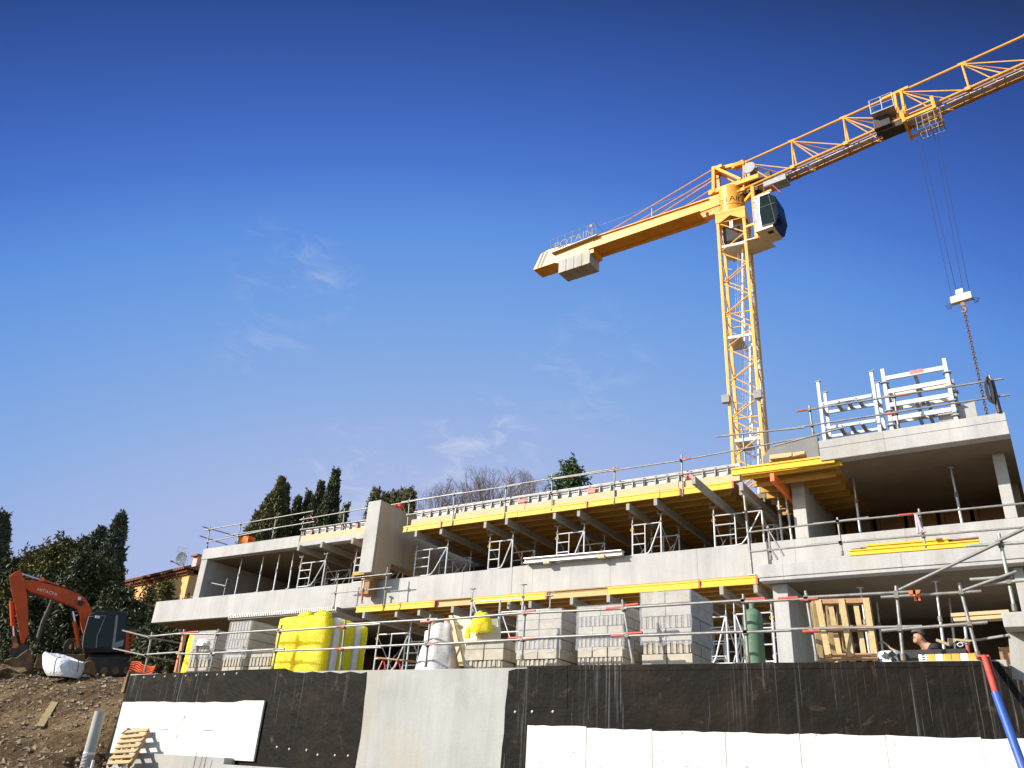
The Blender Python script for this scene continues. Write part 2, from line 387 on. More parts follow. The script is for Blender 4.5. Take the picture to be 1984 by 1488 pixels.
def bulk_bag():
    mt, t, N, L, B = nodes('woven_bag'); co = coords(N, L)
    L.new(ramp(N, L, noise(N, L, co, 3, 5, .6), [(.3, (.66, .66, .66)), (.7, (.78, .78, .78))]), B.inputs['Base Color'])
    B.inputs['Roughness'].default_value = .7
    bump(N, L, B, noise(N, L, mapping(N, L, co, (1, 1, 2)), 6, 5, .6, 1.5), .8, .06); return mt
M['bag'] = bulk_bag()
def soil():
    mt, t, N, L, B = nodes('rubbly_soil'); co = coords(N, L, world=True)
    n = noise(N, L, co, .5, 9, .72, .6)
    cc = ramp(N, L, n, [(.30, (.045, .026, .012)), (.45, (.13, .078, .036)), (.60, (.25, .165, .08)), (.78, (.36, .27, .16))])
    f = noise(N, L, co, 7, 8, .72)
    cc = mix(N, L, .8, cc, ramp(N, L, f, [(.28, .10), (.5, .8), (.7, 1.9)]), 'MULTIPLY')
    v = N.new('ShaderNodeTexVoronoi'); v.inputs['Scale'].default_value = 9; L.new(co, v.inputs['Vector'])
    st = ramp(N, L, v.outputs['Distance'], [(.0, 1), (.23, .9), (.30, 0)])
    pk = ramp(N, L, noise(N, L, co, 5, 2), [(.56, 0), (.62, .75)])
    cc = mix(N, L, math_(N, L, 'MULTIPLY', st, pk), cc, (.36, .30, .22))
    L.new(cc, B.inputs['Base Color']); B.inputs['Roughness'].default_value = .95; B.inputs['Specular IOR Level'].default_value = .15
    bump(N, L, B, math_(N, L, 'ADD', math_(N, L, 'MULTIPLY', f, 1.6), math_(N, L, 'MULTIPLY', n, 1.2)), 1.0, .12); return mt
M['soil'] = soil()
M['stone'] = plain('stone', (.32, .25, .165), .95, 0, .55, 9, .6, .15)
def pvc():
    return plain('grey_pvc', (.36, .36, .33), .45, 0, .06, 3, 0, .4, (.25, .2, .14), .35)
M['pvc'] = pvc()
M['stucco'] = plain('orange_stucco', (.80, .42, .155), .9, 0, .08, 3, .2)
M['render_pink'] = plain('pink_render', (.60, .40, .32), .9, 0, .1, 3, .2)
M['tile'] = plain('roof_tile', (.30, .12, .07), .85, 0, .4, 12, .3, .2, (.38, .24, .15), .5)
M['net'] = plain('orange_net', (.85, .13, .04), .6, 0, .1, 8)
M['dish'] = plain('dish_white', (.74, .74, .74), .5, 0, .04, 3)
M['sticker'] = plain('red_sticker', (.70, .20, .17), .6, 0, .35, 25)
M['sign_grey'] = plain('sign_letter_grey', (.10, .125, .16), .6, .1, .15, 6)
M['letter_dark'] = plain('letter_dark', (.05, .045, .04), .5, 0, .1, 6)
M['letter_red'] = plain('letter_red', (.65, .16, .02), .6, 0, .1, 6)
M['cloth_tan'] = plain('tan_sheet', (.40, .33, .2), .85, 0, .2, 6, .3)
M['bright_steel'] = plain('corrugated_zinc', (.62, .61, .58), .4, .4, .12, 5)

# ---------------------------------------------------------------- lettering
_tx = {}
def text_geo(s, size=1.0):
    """flat lettering as (list of 2D points, faces), centred on x, baseline 0"""
    if s not in _tx:
        cu = bpy.data.curves.new('lettering', 'FONT'); cu.body = s; cu.align_x = 'CENTER'; cu.size = 1
        ob = bpy.data.objects.new('lettering', cu); col.objects.link(ob)
        dg = bpy.context.evaluated_depsgraph_get(); me = bpy.data.meshes.new_from_object(ob.evaluated_get(dg))
        _tx[s] = ([v.co.copy() for v in me.vertices], [tuple(p.vertices) for p in me.polygons])
        bpy.data.objects.remove(ob); bpy.data.curves.remove(cu); bpy.data.meshes.remove(me)
    vs, fs = _tx[s]; return [(v.x*size, v.y*size) for v in vs], fs
def letters(s, size, c, ux, uy, name, mat, parent, thick=.006, bold=1.0):
    vs, fs = text_geo(s, size); c = Vector(c); ux = Vector(ux); uy = Vector(uy); nn = ux.cross(uy)
    b = MB(); b.add([c + ux*(x*bold) + uy*y for x, y in vs], fs)
    o = b.build(name, mat, parent)
    return o
# ================================================================ SETTING: terrain
from mathutils import noise as mnoise
def lerp_tab(x, tab):
    if x <= tab[0][0]: return tab[0][1]
    for (a, va), (b, vb) in zip(tab, tab[1:]):
        if x <= b: return va + (vb-va)*(x-a)/(b-a)
    return tab[-1][1]
BANK = [(-60, -.4), (3, 0), (10.5, .85), (12.4, 1.40), (14.0, 2.15), (16.0, 3.45), (17.5, 4.24), (20, 4.55), (23, 4.98), (30, 5.8), (45, 8.2), (90, 15), (400, 40)]
FRONT = [(-60, -.4), (3, 0), (10.5, .85), (13.3, 1.45), (14, 1.5), (29, 2.9), (31, 5.5), (45, 8.2), (90, 15), (400, 40)]
def sstep(a, b, x):
    t = max(0, min(1, (x-a)/(b-a))); return t*t*(3-2*t)
def gz(x, y, rough=True):
    wgt = sstep(-22.6, -21.5, x)
    z = lerp_tab(y, BANK)*(1-wgt) + lerp_tab(y, FRONT)*wgt
    if rough and y < 40:
        k = 1 if x < -12 and y < 24 else .3
        z += k*(.16*mnoise.noise((x*.55, y*.55, 1.3)) + .10*mnoise.noise((x*1.6, y*1.6, 4.1)) + .055*mnoise.noise((x*4.3, y*4.3, 7.7)) + .03*mnoise.noise((x*9, y*9, 2.2)))
    return z
def axis(breaks):
    out = []
    for a, b, st in breaks:
        n = max(1, round((b-a)/st)); out += [a + (b-a)*i/n for i in range(n)]
    return out + [breaks[-1][1]]
gx = axis([(-900, -200, 100), (-200, -60, 10), (-60, -40, 1), (-40, -19, .14), (-19, -12, .3), (-12, 6, 1), (6, 60, 6), (60, 200, 20), (200, 900, 100)])
gy = axis([(-300, -40, 40), (-40, 4, 4), (4, 10, .6), (10, 22, .14), (22, 34, .8), (34, 90, 4), (90, 400, 40), (400, 1200, 100)])
b = MB(); nx = len(gx)
b.v = [Vector((x, y, gz(x, y))) for y in gy for x in gx]
b.f = [(j*nx+i, j*nx+i+1, (j+1)*nx+i+1, (j+1)*nx+i) for j in range(len(gy)-1) for i in range(nx-1)]
b.m = [0]*len(b.f)
tag(b.build('ground', M['soil'], smooth=False, at=(0, 0, 0)), 'bare brown rubbly earth of the building site', None, None, 'structure')
# loose stones on the bank: nobody could count them
b = MB()
for i in range(3600):
    x = rnd.uniform(-38, -20.2); y = rnd.uniform(11.0, 18.6)
    s = .02 + .095*rnd.random()**3.0
    z = gz(x, y) + s*.2
    pts = [Vector((rnd.gauss(0, 1), rnd.gauss(0, 1), rnd.gauss(0, .7))) for _ in range(6)]
    base = [Vector((1, 0, 0)), Vector((-1, 0, 0)), Vector((0, 1, 0)), Vector((0, -1, 0)), Vector((0, 0, .8)), Vector((0, 0, -.8))]
    vs = [Vector((x, y, z)) + (q + p*.22)*s for q, p in zip(base, pts)]
    b.add(vs, [(0, 2, 4), (2, 1, 4), (1, 3, 4), (3, 0, 4), (2, 0, 5), (1, 2, 5), (3, 1, 5), (0, 3, 5)])
tag(b.build('loose_stones', M['stone'], at=(0, 0, 0)), 'loose stones scattered over the earth bank', 'stones', None, 'stuff')

# ================================================================ RETAINING WALL
YW = 14.0
TZ = 3.72
WT0, WT1 = 3.812, 3.712       # wall top at its left and right end
def wx(px, py): return atY(px, py, YW).x
rw = thing('retaining_wall', 'long concrete retaining wall partly coated in black waterproofing at the front of the terrace', 'wall', (-11, YW, 1.4))
xl = wx(252, 1306); xr = wx(1912, 1280)
b = MB(); b.prism([(xl, YW, .6), (xr+.25, YW, .6), (xr+.25, YW, WT1), (xl, YW, WT0)], (0, .45, 0)); b.build('wall_body', M['concrete_wall'], rw, bevel=.012)
def sheet(px, y, th):   # polygon of survey pixels lying on the wall face, extruded to a thin membrane
    mb = MB(); pts = [atY(q[0], q[1], YW) for q in px]; pts = [Vector((p.x, y, p.z)) for p in pts]
    mb.prism(pts, (0, th, 0)); return mb
lm = [(253, 1309)] + [(253+i*20, 1308-.9*i + rnd.uniform(-.6, .6)) for i in range(1, 16)] + \
     [(570, 1302), (590, 1304), (606, 1301), (625, 1304), (640, 1301), (660, 1305), (680, 1301), (700, 1305), (711, 1302), (709, 1330), (706, 1352), (703.5, 1380), (701, 1405), (698, 1430), (694, 1452), (690, 1475), (686, 1500), (560, 1490), (205, 1470)]
sheet(lm, YW-.012, .010).build('waterproof_membrane', M['membrane'], rw)
rm = [(986, 1300), (1000, 1296), (1030, 1295), (1040, 1291), (1060, 1290), (1100, 1289.5), (1111, 1292), (1200, 1288), (1300, 1287), (1400, 1286), (1500, 1284), (1620, 1283.5), (1760, 1282), (1905, 1281), (1935, 1282), (1940, 1290), (1955, 1292), (1961, 1316), (1984, 1318), (2010, 1317), (2030, 1440), (1800, 1520), (966, 1530), (970, 1488), (973, 1450), (977, 1420), (979, 1370), (984, 1330)]
sheet(rm, YW-.012, .010).build('waterproof_membrane', M['membrane'], rw)
ov = [(1101, 1289), (1905, 1280.5), (1906, 1290), (1700, 1294), (1400, 1297.5), (1240, 1299), (1104, 1299)]
sheet(ov, YW-.020, .006).build('membrane_strip', M['membrane'], rw)
ov = [(1022, 1291), (1100, 1289.5), (1100, 1372), (1024, 1371)]
sheet(ov, YW-.019, .005).build('membrane_strip', M['membrane'], rw)
wash = [(280+20.3*i, 1312.5-.75*i) for i in range(8)] + [(436, 1306.5), (460, 1305), (537.6, 1447.5), (561.5, 1451.5), (595, 1453.5), (616.5, 1462.5), (650, 1463.5), (675.5, 1464.5), (999, 1379.5), (1032, 1379), (1072, 1379)]
for q in wash:
    p = atY(q[0], q[1], YW); mb = MB()
    mb.lathe([(.0, 0), (.024, 0), (.023, .008), (.011, .010), (.011, .022), (0, .022)], (p.x, YW-.014, p.z), 8, (0, -1, 0)); mb.build('fixing_washer', M['form_grey'], rw)
fz = atY(430, 1470, YW).z
mb = MB(); x0, x1 = wx(285, 1475), wx(642, 1484)
mb.box(x0, x0+3.3, YW-.34, YW-.02, .8, fz+.02); mb.build('footing', M['concrete_wall'], rw, bevel=.01)
mb = MB(); mb.box(x0+3.32, x1, YW-.40, YW-.02, .8, fz-.12); mb.build('footing', M['concrete_plain'], rw, bevel=.01)
for q in ((372, 1476, .5), (392, 1478, .35)):
    p = atY(q[0], q[1], YW-.5)
    mb = MB(); mb.tube((p.x, YW-.42, p.z-.4), (p.x+.03, YW-.45, p.z+q[2]*.4), .008, 6); mb.build('rebar_stub', M['rust'], rw)

# insulation boards glued to the wall
def board(x0, x1, z0, z1, label, grp, notch=0):
    mb = MB(); n = 7; th = .05
    top = [(x0 + (x1-x0)*i/n, z1 + rnd.uniform(-.012, .012)) for i in range(n+1)]
    if notch: top = [(x, z + (notch if x > x0 + (x1-x0)*.66 else 0)) for x, z in top]
    poly = [Vector((x0, YW-.075, z0)), Vector((x1, YW-.075, z0))] + [Vector((x, YW-.075, z)) for x, z in reversed(top)]
    mb.prism(poly, (0, th, 0)); o = mb.build('insulation_board', M['insul'], bevel=.006)
    tag(o, label, 'insulation board', grp); return o
lx0, lx1 = wx(242, 1360)+.02, wx(517, 1359)
lz0, lz1 = fz-.02, atY(380, 1361, YW).z; zm = lz0 + (lz1-lz0)*.49
jx = [lx0, lx0+1.55, lx0+3.0, lx1]; jx2 = [lx0, lx0+.92, lx0+2.35, lx1]
g = 'white insulation boards on the left half of the wall'
pos = ['behind the small leaning pallet', 'in the middle', 'beside the bare black membrane']
for i in range(3):
    board(jx[i]+.004, jx[i+1]-.004, zm+.001, lz1, 'white insulation board in the upper left row, ' + ['at the earth bank end', 'middle one of three', 'next to the bare black membrane'][i], g, .03 if i == 2 else 0)
    board(jx2[i]+.004, jx2[i+1]-.004, lz0, zm-.001, 'white insulation board in the lower left row, ' + ['directly behind the small leaning pallet', 'just right of the small leaning pallet', 'next to the bare black membrane'][i], g)
g = 'white insulation boards on the right half of the wall'
seam = [1019, 1134, 1261, 1403, 1547, 1714, 1900, 2080]
ztop = [1405, 1411, 1416, 1419, 1422, 1426, 1431]
nm = ['at the far left beside the bare concrete panel', 'second from the bare concrete panel', 'third from the bare concrete panel', 'below the green cylinder',
      'below the standing pallet', 'below the crouching man', 'behind the red and blue pole']
for i in range(7):
    a = atY(seam[i], ztop[i], YW-.12); c = atY(seam[i+1], ztop[i], YW-.12)
    board(a.x+.0035, c.x-.0035, 1.25, atY((seam[i]+seam[i+1])/2, ztop[i]+1, YW-.12).z, 'white insulation board at the wall foot, ' + nm[i], g)

# bare concrete pier that closes the wall on the right
pr = thing('concrete_pier', 'bare concrete pier with a projecting head at the right end of the wall', 'pier', (0, YW, 1.0))
X0 = xr+.26
mb = MB(); mb.box(X0, 2.2, YW+.02, YW+.5, .6, TZ-.35); mb.build('pier_base', M['concrete_wall'], pr, bevel=.01)
q0 = atY(1940, 1187, YW); q1 = atY(1944, 1216, YW)
mb = MB(); mb.prism([(q0.x, YW-.02, q1.z), (2.2, YW-.02, q1.z), (2.2, YW-.02, q0.z), (q0.x, YW-.02, q0.z)], (0, 1.1, 0)); mb.build('pier_head', M['concrete_plain'], pr, bevel=.01)
qq = [atY(x, y, YW+.4) for x, y in ((1951, 1216), (1990, 1216), (1992, 1300), (1958, 1300))]
mb = MB(); mb.prism([(qq[0].x, YW+.4, q1.z), (2.2, YW+.4, q1.z), (2.2, YW+.4, TZ-.4), (qq[3].x-.02, YW+.4, TZ-.4)], (0, .5, 0)); mb.build('pier_stem', M['concrete_wall'], pr)

# terrace slab behind the wall
mb = MB(); mb.box(xl+.02, 3, YW+.46, 29.5, TZ-.3, TZ-.012)
tag(mb.build('terrace_floor', M['concrete_plain'], at=(0, 0, 0)), 'concrete terrace floor behind the retaining wall', None, None, 'structure')

# ================================================================ BUILDING
YB = 20.0
bd = thing('unfinished_building', 'long two storey concrete building shell still under construction behind the terrace', 'building', (-15, 24, TZ))
def bx(name, x0, x1, y0, y1, z0, z1, mat='concrete', bev=.012):
    mb = MB(); mb.box(x0, x1, y0, y1, z0, z1); return mb.build(name, M[mat], bd, bevel=bev)
ZS, ZP = 6.69, 7.52           # parapet foot and top
XL = atY(303, 1166, YB).x
XR = 1.6
bx('parapet', XL, -13.2, YB, YB+.22, ZS, ZP); bx('parapet', -13.195, XR, YB, YB+.22, ZS+.04, ZP+.02)
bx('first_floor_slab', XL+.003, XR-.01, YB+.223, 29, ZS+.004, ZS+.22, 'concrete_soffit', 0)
bx('end_parapet', XL+.003, XL+.22, YB+.223, 26, ZS+.23, ZP-.003)
# rear and inner walls
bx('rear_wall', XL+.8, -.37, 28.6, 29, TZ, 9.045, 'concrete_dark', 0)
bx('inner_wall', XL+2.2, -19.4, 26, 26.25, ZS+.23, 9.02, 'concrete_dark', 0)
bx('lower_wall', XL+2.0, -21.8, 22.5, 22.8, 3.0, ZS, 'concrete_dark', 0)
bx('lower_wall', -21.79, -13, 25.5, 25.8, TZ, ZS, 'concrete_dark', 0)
# left bay
xc0, xc1 = atY(394, 1066, YB).x, atY(402.5, 1083, YB).x
ZR0, ZR1 = 9.035, 9.465
xplank = atY(581, 1040, YB).x
bx('end_wall', xc0, xc0+.36, YB+.02, 26, ZP-.6, ZR0-.002, 'concrete_plain')
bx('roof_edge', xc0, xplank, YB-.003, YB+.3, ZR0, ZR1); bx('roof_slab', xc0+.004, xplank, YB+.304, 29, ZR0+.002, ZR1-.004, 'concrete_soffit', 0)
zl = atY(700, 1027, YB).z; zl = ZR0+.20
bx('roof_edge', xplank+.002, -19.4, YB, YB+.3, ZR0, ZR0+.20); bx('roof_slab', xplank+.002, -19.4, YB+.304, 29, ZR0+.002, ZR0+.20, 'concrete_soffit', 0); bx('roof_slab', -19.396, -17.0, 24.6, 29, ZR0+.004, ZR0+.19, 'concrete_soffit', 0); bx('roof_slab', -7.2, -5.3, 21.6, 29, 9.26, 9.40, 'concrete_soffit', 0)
# fin wall hanging over the parapet
YF = 19.40
f0 = atY(718, 974, YF); f1 = atY(742, 975, YF)
XF0, XF1 = f0.x, f1.x
def atX(px, py, X):
    d = ray(px, py); return O + d*(X/d.x)
zfb = atY(699, 1112, YF).z
side = [atX(742, 975.5, XF1), atX(777, 994, XF1)]
ztop = f0.z
nt_ = [atX(709, 1113, XF1), atX(755, 1090, XF1), atX(757, 1090, XF1), atX(804, 1108, XF1)]
yo = nt_[1].y
zop = atX(757, 1092, XF1).z
poly = [(YF, ztop), (24.5, ztop-.15), (24.5, zop), (yo+.1, zop), (yo+.1, ZP-.3), (YB+.225, ZP-.3), (YB+.225, ZP+.025), (YB-.003, ZP+.025), (YB-.003, zfb), (YF, zfb)]
mb = MB(); mb.box(XF0, XF1, YF-.10, YF-.002, zfb, ztop); mb.build('fin_front', M['concrete_plain'], bd, bevel=.012)
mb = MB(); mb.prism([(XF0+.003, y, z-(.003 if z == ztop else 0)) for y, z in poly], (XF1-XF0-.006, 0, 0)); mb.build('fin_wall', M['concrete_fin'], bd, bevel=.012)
# right block
YR = 18.93
xr0 = atY(1585, 852, YR).x; xr1 = atY(1948, 803, YR).x
ZT = 9.56
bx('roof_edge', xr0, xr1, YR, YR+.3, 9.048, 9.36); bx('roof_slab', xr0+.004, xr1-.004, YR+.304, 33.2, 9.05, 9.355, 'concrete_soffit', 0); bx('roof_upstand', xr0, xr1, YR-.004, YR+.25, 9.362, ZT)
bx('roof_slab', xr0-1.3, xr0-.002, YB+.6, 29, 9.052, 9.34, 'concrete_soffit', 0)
bx('roof_upstand', xr1-.25, xr1, YR+.252, 33.2, 9.362, ZT-.003); bx('rear_wall', xr0+.3, xr1-.3, 32.8, 33.1, 3.5, 9.045, 'concrete_dark', 0)
def column(px0, px1, py, Y, depth, z0, z1, mat='concrete_plain'):
    a = atY(px0, py, Y).x; c = atY(px1, py, Y).x
    return bx('column', a, c, Y, Y+depth, z0, z1, mat)
column(1531, 1556, 930, YB+.01, 3.2, ZP+.022, 9.049)
column(1921, 1945, 880, YB+.01, .4, ZP+.022, 9.049)
YS = 18.75
xs0 = atY(1467, 1105, YS).x
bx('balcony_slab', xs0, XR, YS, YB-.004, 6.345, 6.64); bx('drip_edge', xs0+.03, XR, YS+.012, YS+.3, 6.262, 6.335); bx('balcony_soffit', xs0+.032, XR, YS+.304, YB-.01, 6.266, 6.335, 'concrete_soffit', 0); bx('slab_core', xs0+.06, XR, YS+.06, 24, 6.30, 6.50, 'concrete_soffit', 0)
column(1496, 1525, 1132, YS+.35, 4.0, TZ, 6.258)
column(1970, 1990, 1140, YS+.35, .5, TZ, 6.258)
# inner walls of the right block
bx('inner_wall', -1.2, -.37, 26, 26.2, TZ, 9.04, 'concrete_dark', 0)
bx('inner_wall', -6.0, -1.21, 27.2, 27.4, TZ, 9.04, 'concrete_dark', 0)
bx('side_wall', -.36, -.10, 22.2, 32.79, 3.5, 9.045, 'concrete_dark', 0)
bx('stair_wall', xr0-.02, xr0+.2, 23.2, 27, ZS+.23, 9.04, 'concrete_dark', 0)
# grey wall panel rising behind the yellow platform beside the roof
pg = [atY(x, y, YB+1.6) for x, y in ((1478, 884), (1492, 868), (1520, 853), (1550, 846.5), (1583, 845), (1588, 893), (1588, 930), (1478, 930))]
mb = MB(); mb.prism(pg, (0, .2, 0)); mb.build('stair_upstand', M['grey_upstand'], bd)

# timber formwork still standing inside the right block
fw = thing('timber_shuttering', 'dim timber shuttering panels standing inside the upper right room', 'shuttering', (-2.5, 21.8, ZS+.25))
YQ = 23.6; zq = atY(1700, 982, YQ).z
for i in range(5):
    x0 = atY(1635, 990, YQ).x+i*.8; mb = MB(); mb.box(x0, x0+.70, YQ+.12, YQ+.15, ZS+.3, zq-.05); mb.build('panel', M['plank_dark'], fw)
    mb = MB(); mb.box(x0, x0+.09, YQ+.02, YQ+.117, ZS+.3, zq); mb.build('stud', M['plank_dark'], fw)
mb = MB(); mb.bar(atY(1672, 987, YQ), atY(1856, 958, YQ), .1, .2); mb.build('waling', M['sec_beam'], fw)
a = atY(1600, 962, YQ); mb = MB(); mb.box(a.x, a.x+.16, YQ-.2, YQ-.04, ZS+.25, a.z); mb.build('post', M['tan_beam'], fw); mb = MB(); mb.box(a.x+.2, a.x+.34, YQ, YQ+.14, ZS+.25, a.z-.15); mb.build('post', M['tan_beam'], fw)

# corrugated sheet ends showing under the parapet on the left
a = atY(441, 1195, YB-.25); c = atY(652, 1173.5, YB-.25)
z0_ = 6.58; mb = MB(); n = 58; pts = []
for i in range(n):
    x = a.x + (c.x-a.x)*i/n; dx = (c.x-a.x)/n
    pts += [(x, 0), (x+dx*.42, 0), (x+dx*.5, .12), (x+dx*.92, .12)]
k = len(pts); vs = []
for yy in (YB-.25, YB+1.2):
    for th in (0, .004): vs += [Vector((x, yy, z0_+z+th)) for x, z in pts]
fs = []
for i in range(k-1):
    fs += [(i, i+1, k+i+1, k+i), (2*k+i, 2*k+i+1, 3*k+i+1, 3*k+i), (i, i+1, 2*k+i+1, 2*k+i), (k+i, k+i+1, 3*k+i+1, 3*k+i)]
mb.add(vs, fs); mb.box(a.x, c.x, YB-.2, YB+1.2, z0_-.05, z0_-.004)
for i in range(n):
    x = a.x + (c.x-a.x)*i/n; dx = (c.x-a.x)/n
    mb.box(x+dx*.5, x+dx*.95, YB-.255, YB-.2, z0_-.002, z0_+.123, 1)
cs = thing('corrugated_sheet', 'corrugated metal decking with its wavy edge showing under the left parapet', 'metal sheet', ((a.x+c.x)/2, YB, z0_))
mb.build('sheet', [M['grey_beam'], M['bright_steel']], cs)

# ================================================================ FORMWORK DECKS
def deck(name, label, ends, segs, zbeam, zprim, y0, ydeep, yseg, n_sec, plate):
    t = thing(name, label, 'formwork', (-12, y0, zprim))
    xs = [atY(px, py, y0).x for px, py in ends]
    for i, x in enumerate(xs):
        if x is None: continue
        mb = MB(); mb.box(x-.05, x+.05, y0-.05+rnd.uniform(-.06, .06), ydeep, zprim, zbeam-.004); mb.build('primary_beam', M['grey_beam'], t, bevel=.004)
    xa, xb = segs[0][0], segs[-1][1]
    for i in range(n_sec):
        y = yseg + .42 + i*.5
        if y > ydeep: break
        mb = MB(); mb.box(xa+rnd.uniform(0, .4), xb-rnd.uniform(0, .3), y-.04, y+.04, zbeam, zbeam+.19); mb.build('secondary_beam', M['sec_beam'], t)
    mb = MB(); mb.box(xa, xb, yseg-.02, ydeep, zbeam+.2, zbeam+.222); mb.build('plywood', M['ply'], t)
    for i, (sa, sb, mt, dy, dz) in enumerate(segs):
        mb = MB(); y = yseg+dy
        h0, h1 = zbeam+dz, zbeam+dz+.196
        mb.box(sa, sb, y-.03, y+.03, h0, h0+.045); mb.box(sa, sb, y-.03, y+.03, h1-.045, h1); mb.box(sa+.002, sb-.002, y-.016, y+.016, h0+.046, h1-.046)
        e = mb.build('edge_beam', M[mt], t, bevel=.004)
        mb = MB(); mb.box(sb-.04, sb+.004, y-.034, y+.034, h0-.003, h1+.003); mb.build('end_cap', M['red'], e)
    return t
def sx_(p, Y, py=1000): return atY(p, py, Y).x
yl = [1187, 1168, 1163, 1148, 1145, 1130, 1118]
def X(px, py, Y): return atY(px, py, Y).x
up_ends = [(808, 1033), (855, 1021), (942, 1011), (985, 1005), (1076, 995), (1121.5, 988.7), (1216.4, 975), (1272.5, 971), (1436, 935)]
us = [(782, 1028), (856, 1019), (1005, 1000), (1139, 982), (1281, 963), (1320, 958), (1422, 943)]
useg = [(X(*us[i], YB-.02), X(*us[i+1], YB-.02), 'yel_beam', (-.02, .0, -.03, -.01, -.03, 0)[i], (0, .02, 0, .02, .0, .02)[i]) for i in range(6)]
deck('slab_formwork', 'yellow edged timber formwork deck of the upper roof between the fin and the crane', up_ends, useg, 9.03, 8.83, YB, 28.4, YB-.02, 16, True)
lo_ends = [(710, 1183), (768.7, 1176.5), (813, 1172), (880.7, 1166.5), (917, 1161), (989.4, 1157.7), (1029, 1154), (1111, 1147.7), (1181.7, 1144), (1273, 1138), (1333, 1134.8), (1399.7, 1130), (1464, 1128)]
ls = [(692, 1178), (845, 1163), (918, 1157), (1061, 1147), (1179, 1137), (1357, 1127), (1468, 1117)]
lseg = [(X(*ls[i], YB-.12), X(*ls[i+1], YB-.12), ('yel_beam', 'tan_beam', 'yel_beam', 'tan_beam', 'yel_beam', 'yel_beam')[i], (-.02, .06, -.02, .05, -.02, .0)[i], (0, .01, 0, .01, 0, .01)[i]) for i in range(6)]
deck('slab_formwork', 'timber formwork deck with yellow and plain edge beams under the first floor parapet', lo_ends, lseg, 6.475, 6.27, YB-.1, 27, YB-.12, 14, True)

# edge shuttering on the roof decks: plank + grey ribbed panels
def shutter(label, xa, xb, yp, zp0, zp1, zt, step, jumps):
    t = thing('edge_shuttering', label, 'shuttering', ((xa+xb)/2, yp, zp0))
    xs = [xa] + jumps + [xb]
    for i in range(len(xs)-1):
        mb = MB(); d = (i % 2)*.012; mb.box(xs[i]+.002, xs[i+1]-.002, yp-d, yp+.05-d, zp0+.012*(i % 2), zp1+.012*(i % 2)); mb.build('plank', M['plank'], t, bevel=.004)
    n = max(1, round((xb-xa)/2.5)); dx = (xb-xa)/n; yq = yp+.16
    for i in range(n):
        x0 = xa+i*dx+.004; x1 = xa+(i+1)*dx-.004
        mb = MB(); mb.box(x0, x1, yq, yq+.03, zp0, zt); p = mb.build('grey_panel', M['form_grey'], t)
        mb = MB(); k = max(1, round(dx/step))
        for j in range(k+1):
            xx = x0 + (x1-x0)*j/k; mb.box(xx-.016, xx+.016, yq-.075, yq-.002, zp0, zt)
        mb.box(x0, x1, yq-.085, yq-.077, zt-.035, zt); mb.box(x0, x1, yq-.03, yq-.004, zt-.13, zt-.11)
        mb.build('ribs', M['form_rib'], p)
    return t
zt1 = atY(1100, 947, YB+.1).z; 
sa = shutter('grey ribbed edge shuttering above the yellow roof deck', X(797, 1010, YB), X(1432, 905, YB), YB, 9.25, 9.45, zt1, .36, [X(893, 1000, YB), X(1017, 985, YB), X(1136, 970, YB), X(1315, 945, YB)])
sb = shutter('short grey ribbed edge shuttering beside the fin wall', xplank+.02, XF0-.02, YB+.02, ZR0+.202, ZR1-.03, atY(700, 1010, YB+.1).z, .36, [])
for px, py in ((1010, 973), (1146, 952), (1335, 927)):
    p = atY(px, py, YB+.08); mb = MB(); mb.box(p.x-.12, p.x+.12, YB+.074, YB+.082, p.z-.13, p.z+.1); mb.build('sticker', M['sticker'], sa)
for px, py in ((690, 1019), (602, 1031)):
    p = atY(px, py, YB+.08); mb = MB(); mb.box(p.x-.05, p.x+.05, YB+.094, YB+.102, p.z-.1, p.z+.12); mb.build('sticker', M['red'], sb)
for px, py in ((930, 990), (1065, 972), (1232, 947), (1284, 941), (1366, 929), (820, 1003)):
    p = atY(px, py, YB); mb = MB(); mb.prism([(p.x-.14, YB+.02, 9.455), (p.x+.12, YB+.02, 9.455), (p.x+.14, YB+.02, p.z+.06), (p.x+.08, YB+.02, p.z+.08)], (0, .05, 0)); mb.build('wedge', M['plank'], sa)
# yellow platform at the crane side
pf = thing('beam_platform', 'bundle of yellow beams cantilevered in front of the right roof below the crane', 'platform', (-4.8, 19, 8.9))
YP = 19.0
def ybeam(name, p, q, Y, parent, mt='yel_beam', h=.2):
    a = atY(*p, Y); c = atY(*q, Y); mb = MB()
    z = Vector((0, 0, 1))
    for dz, hh, wd in ((-.075, .045, .08), (.075, .045, .08), (0, .10, .035)): mb.bar(a+z*dz*(h/.2), c+z*dz*(h/.2), wd, hh*(h/.2)+.001)
    return mb.build(name, M[mt], parent, bevel=.004)
ybeam('beam', (1418, 915), (1617, 889), YP, pf); ybeam('beam', (1438, 923), (1632, 893), YP+.25, pf); ybeam('beam', (1545, 905), (1631, 897.5), YP+.12, pf, h=.1)
for i in range(6): 
    mb = MB(); y = YP+.6+i*.5; a = X(1445, 910, YP); mb.box(a, a+2.0, y-.04, y+.04, 8.86, 9.04); mb.build('beam', M['sec_beam'], pf)
mb = MB(); a = X(1497, 912, YP-.2); mb.box(a-.05, a+.05, YP-.3, 24, 8.62, 8.82); mb.build('cross_beam', M['orange'], pf)
mb = MB(); a = X(1436, 930, YP); mb.box(a-.05, a+.05, YP-.05, 26, 8.58, 8.80); mb.build('cross_beam', M['grey_beam'], pf)
mb = MB(); a = X(1445, 912, YP); mb.box(a, a+2.1, YP+.3, 23.5, 9.045, 9.065); mb.build('deck_board', M['ply'], pf)
ps = thing('plank_stack', 'short stack of pale planks lying on the yellow platform beside the crane mast', 'planks', (-4.5, 19.6, 9.1))
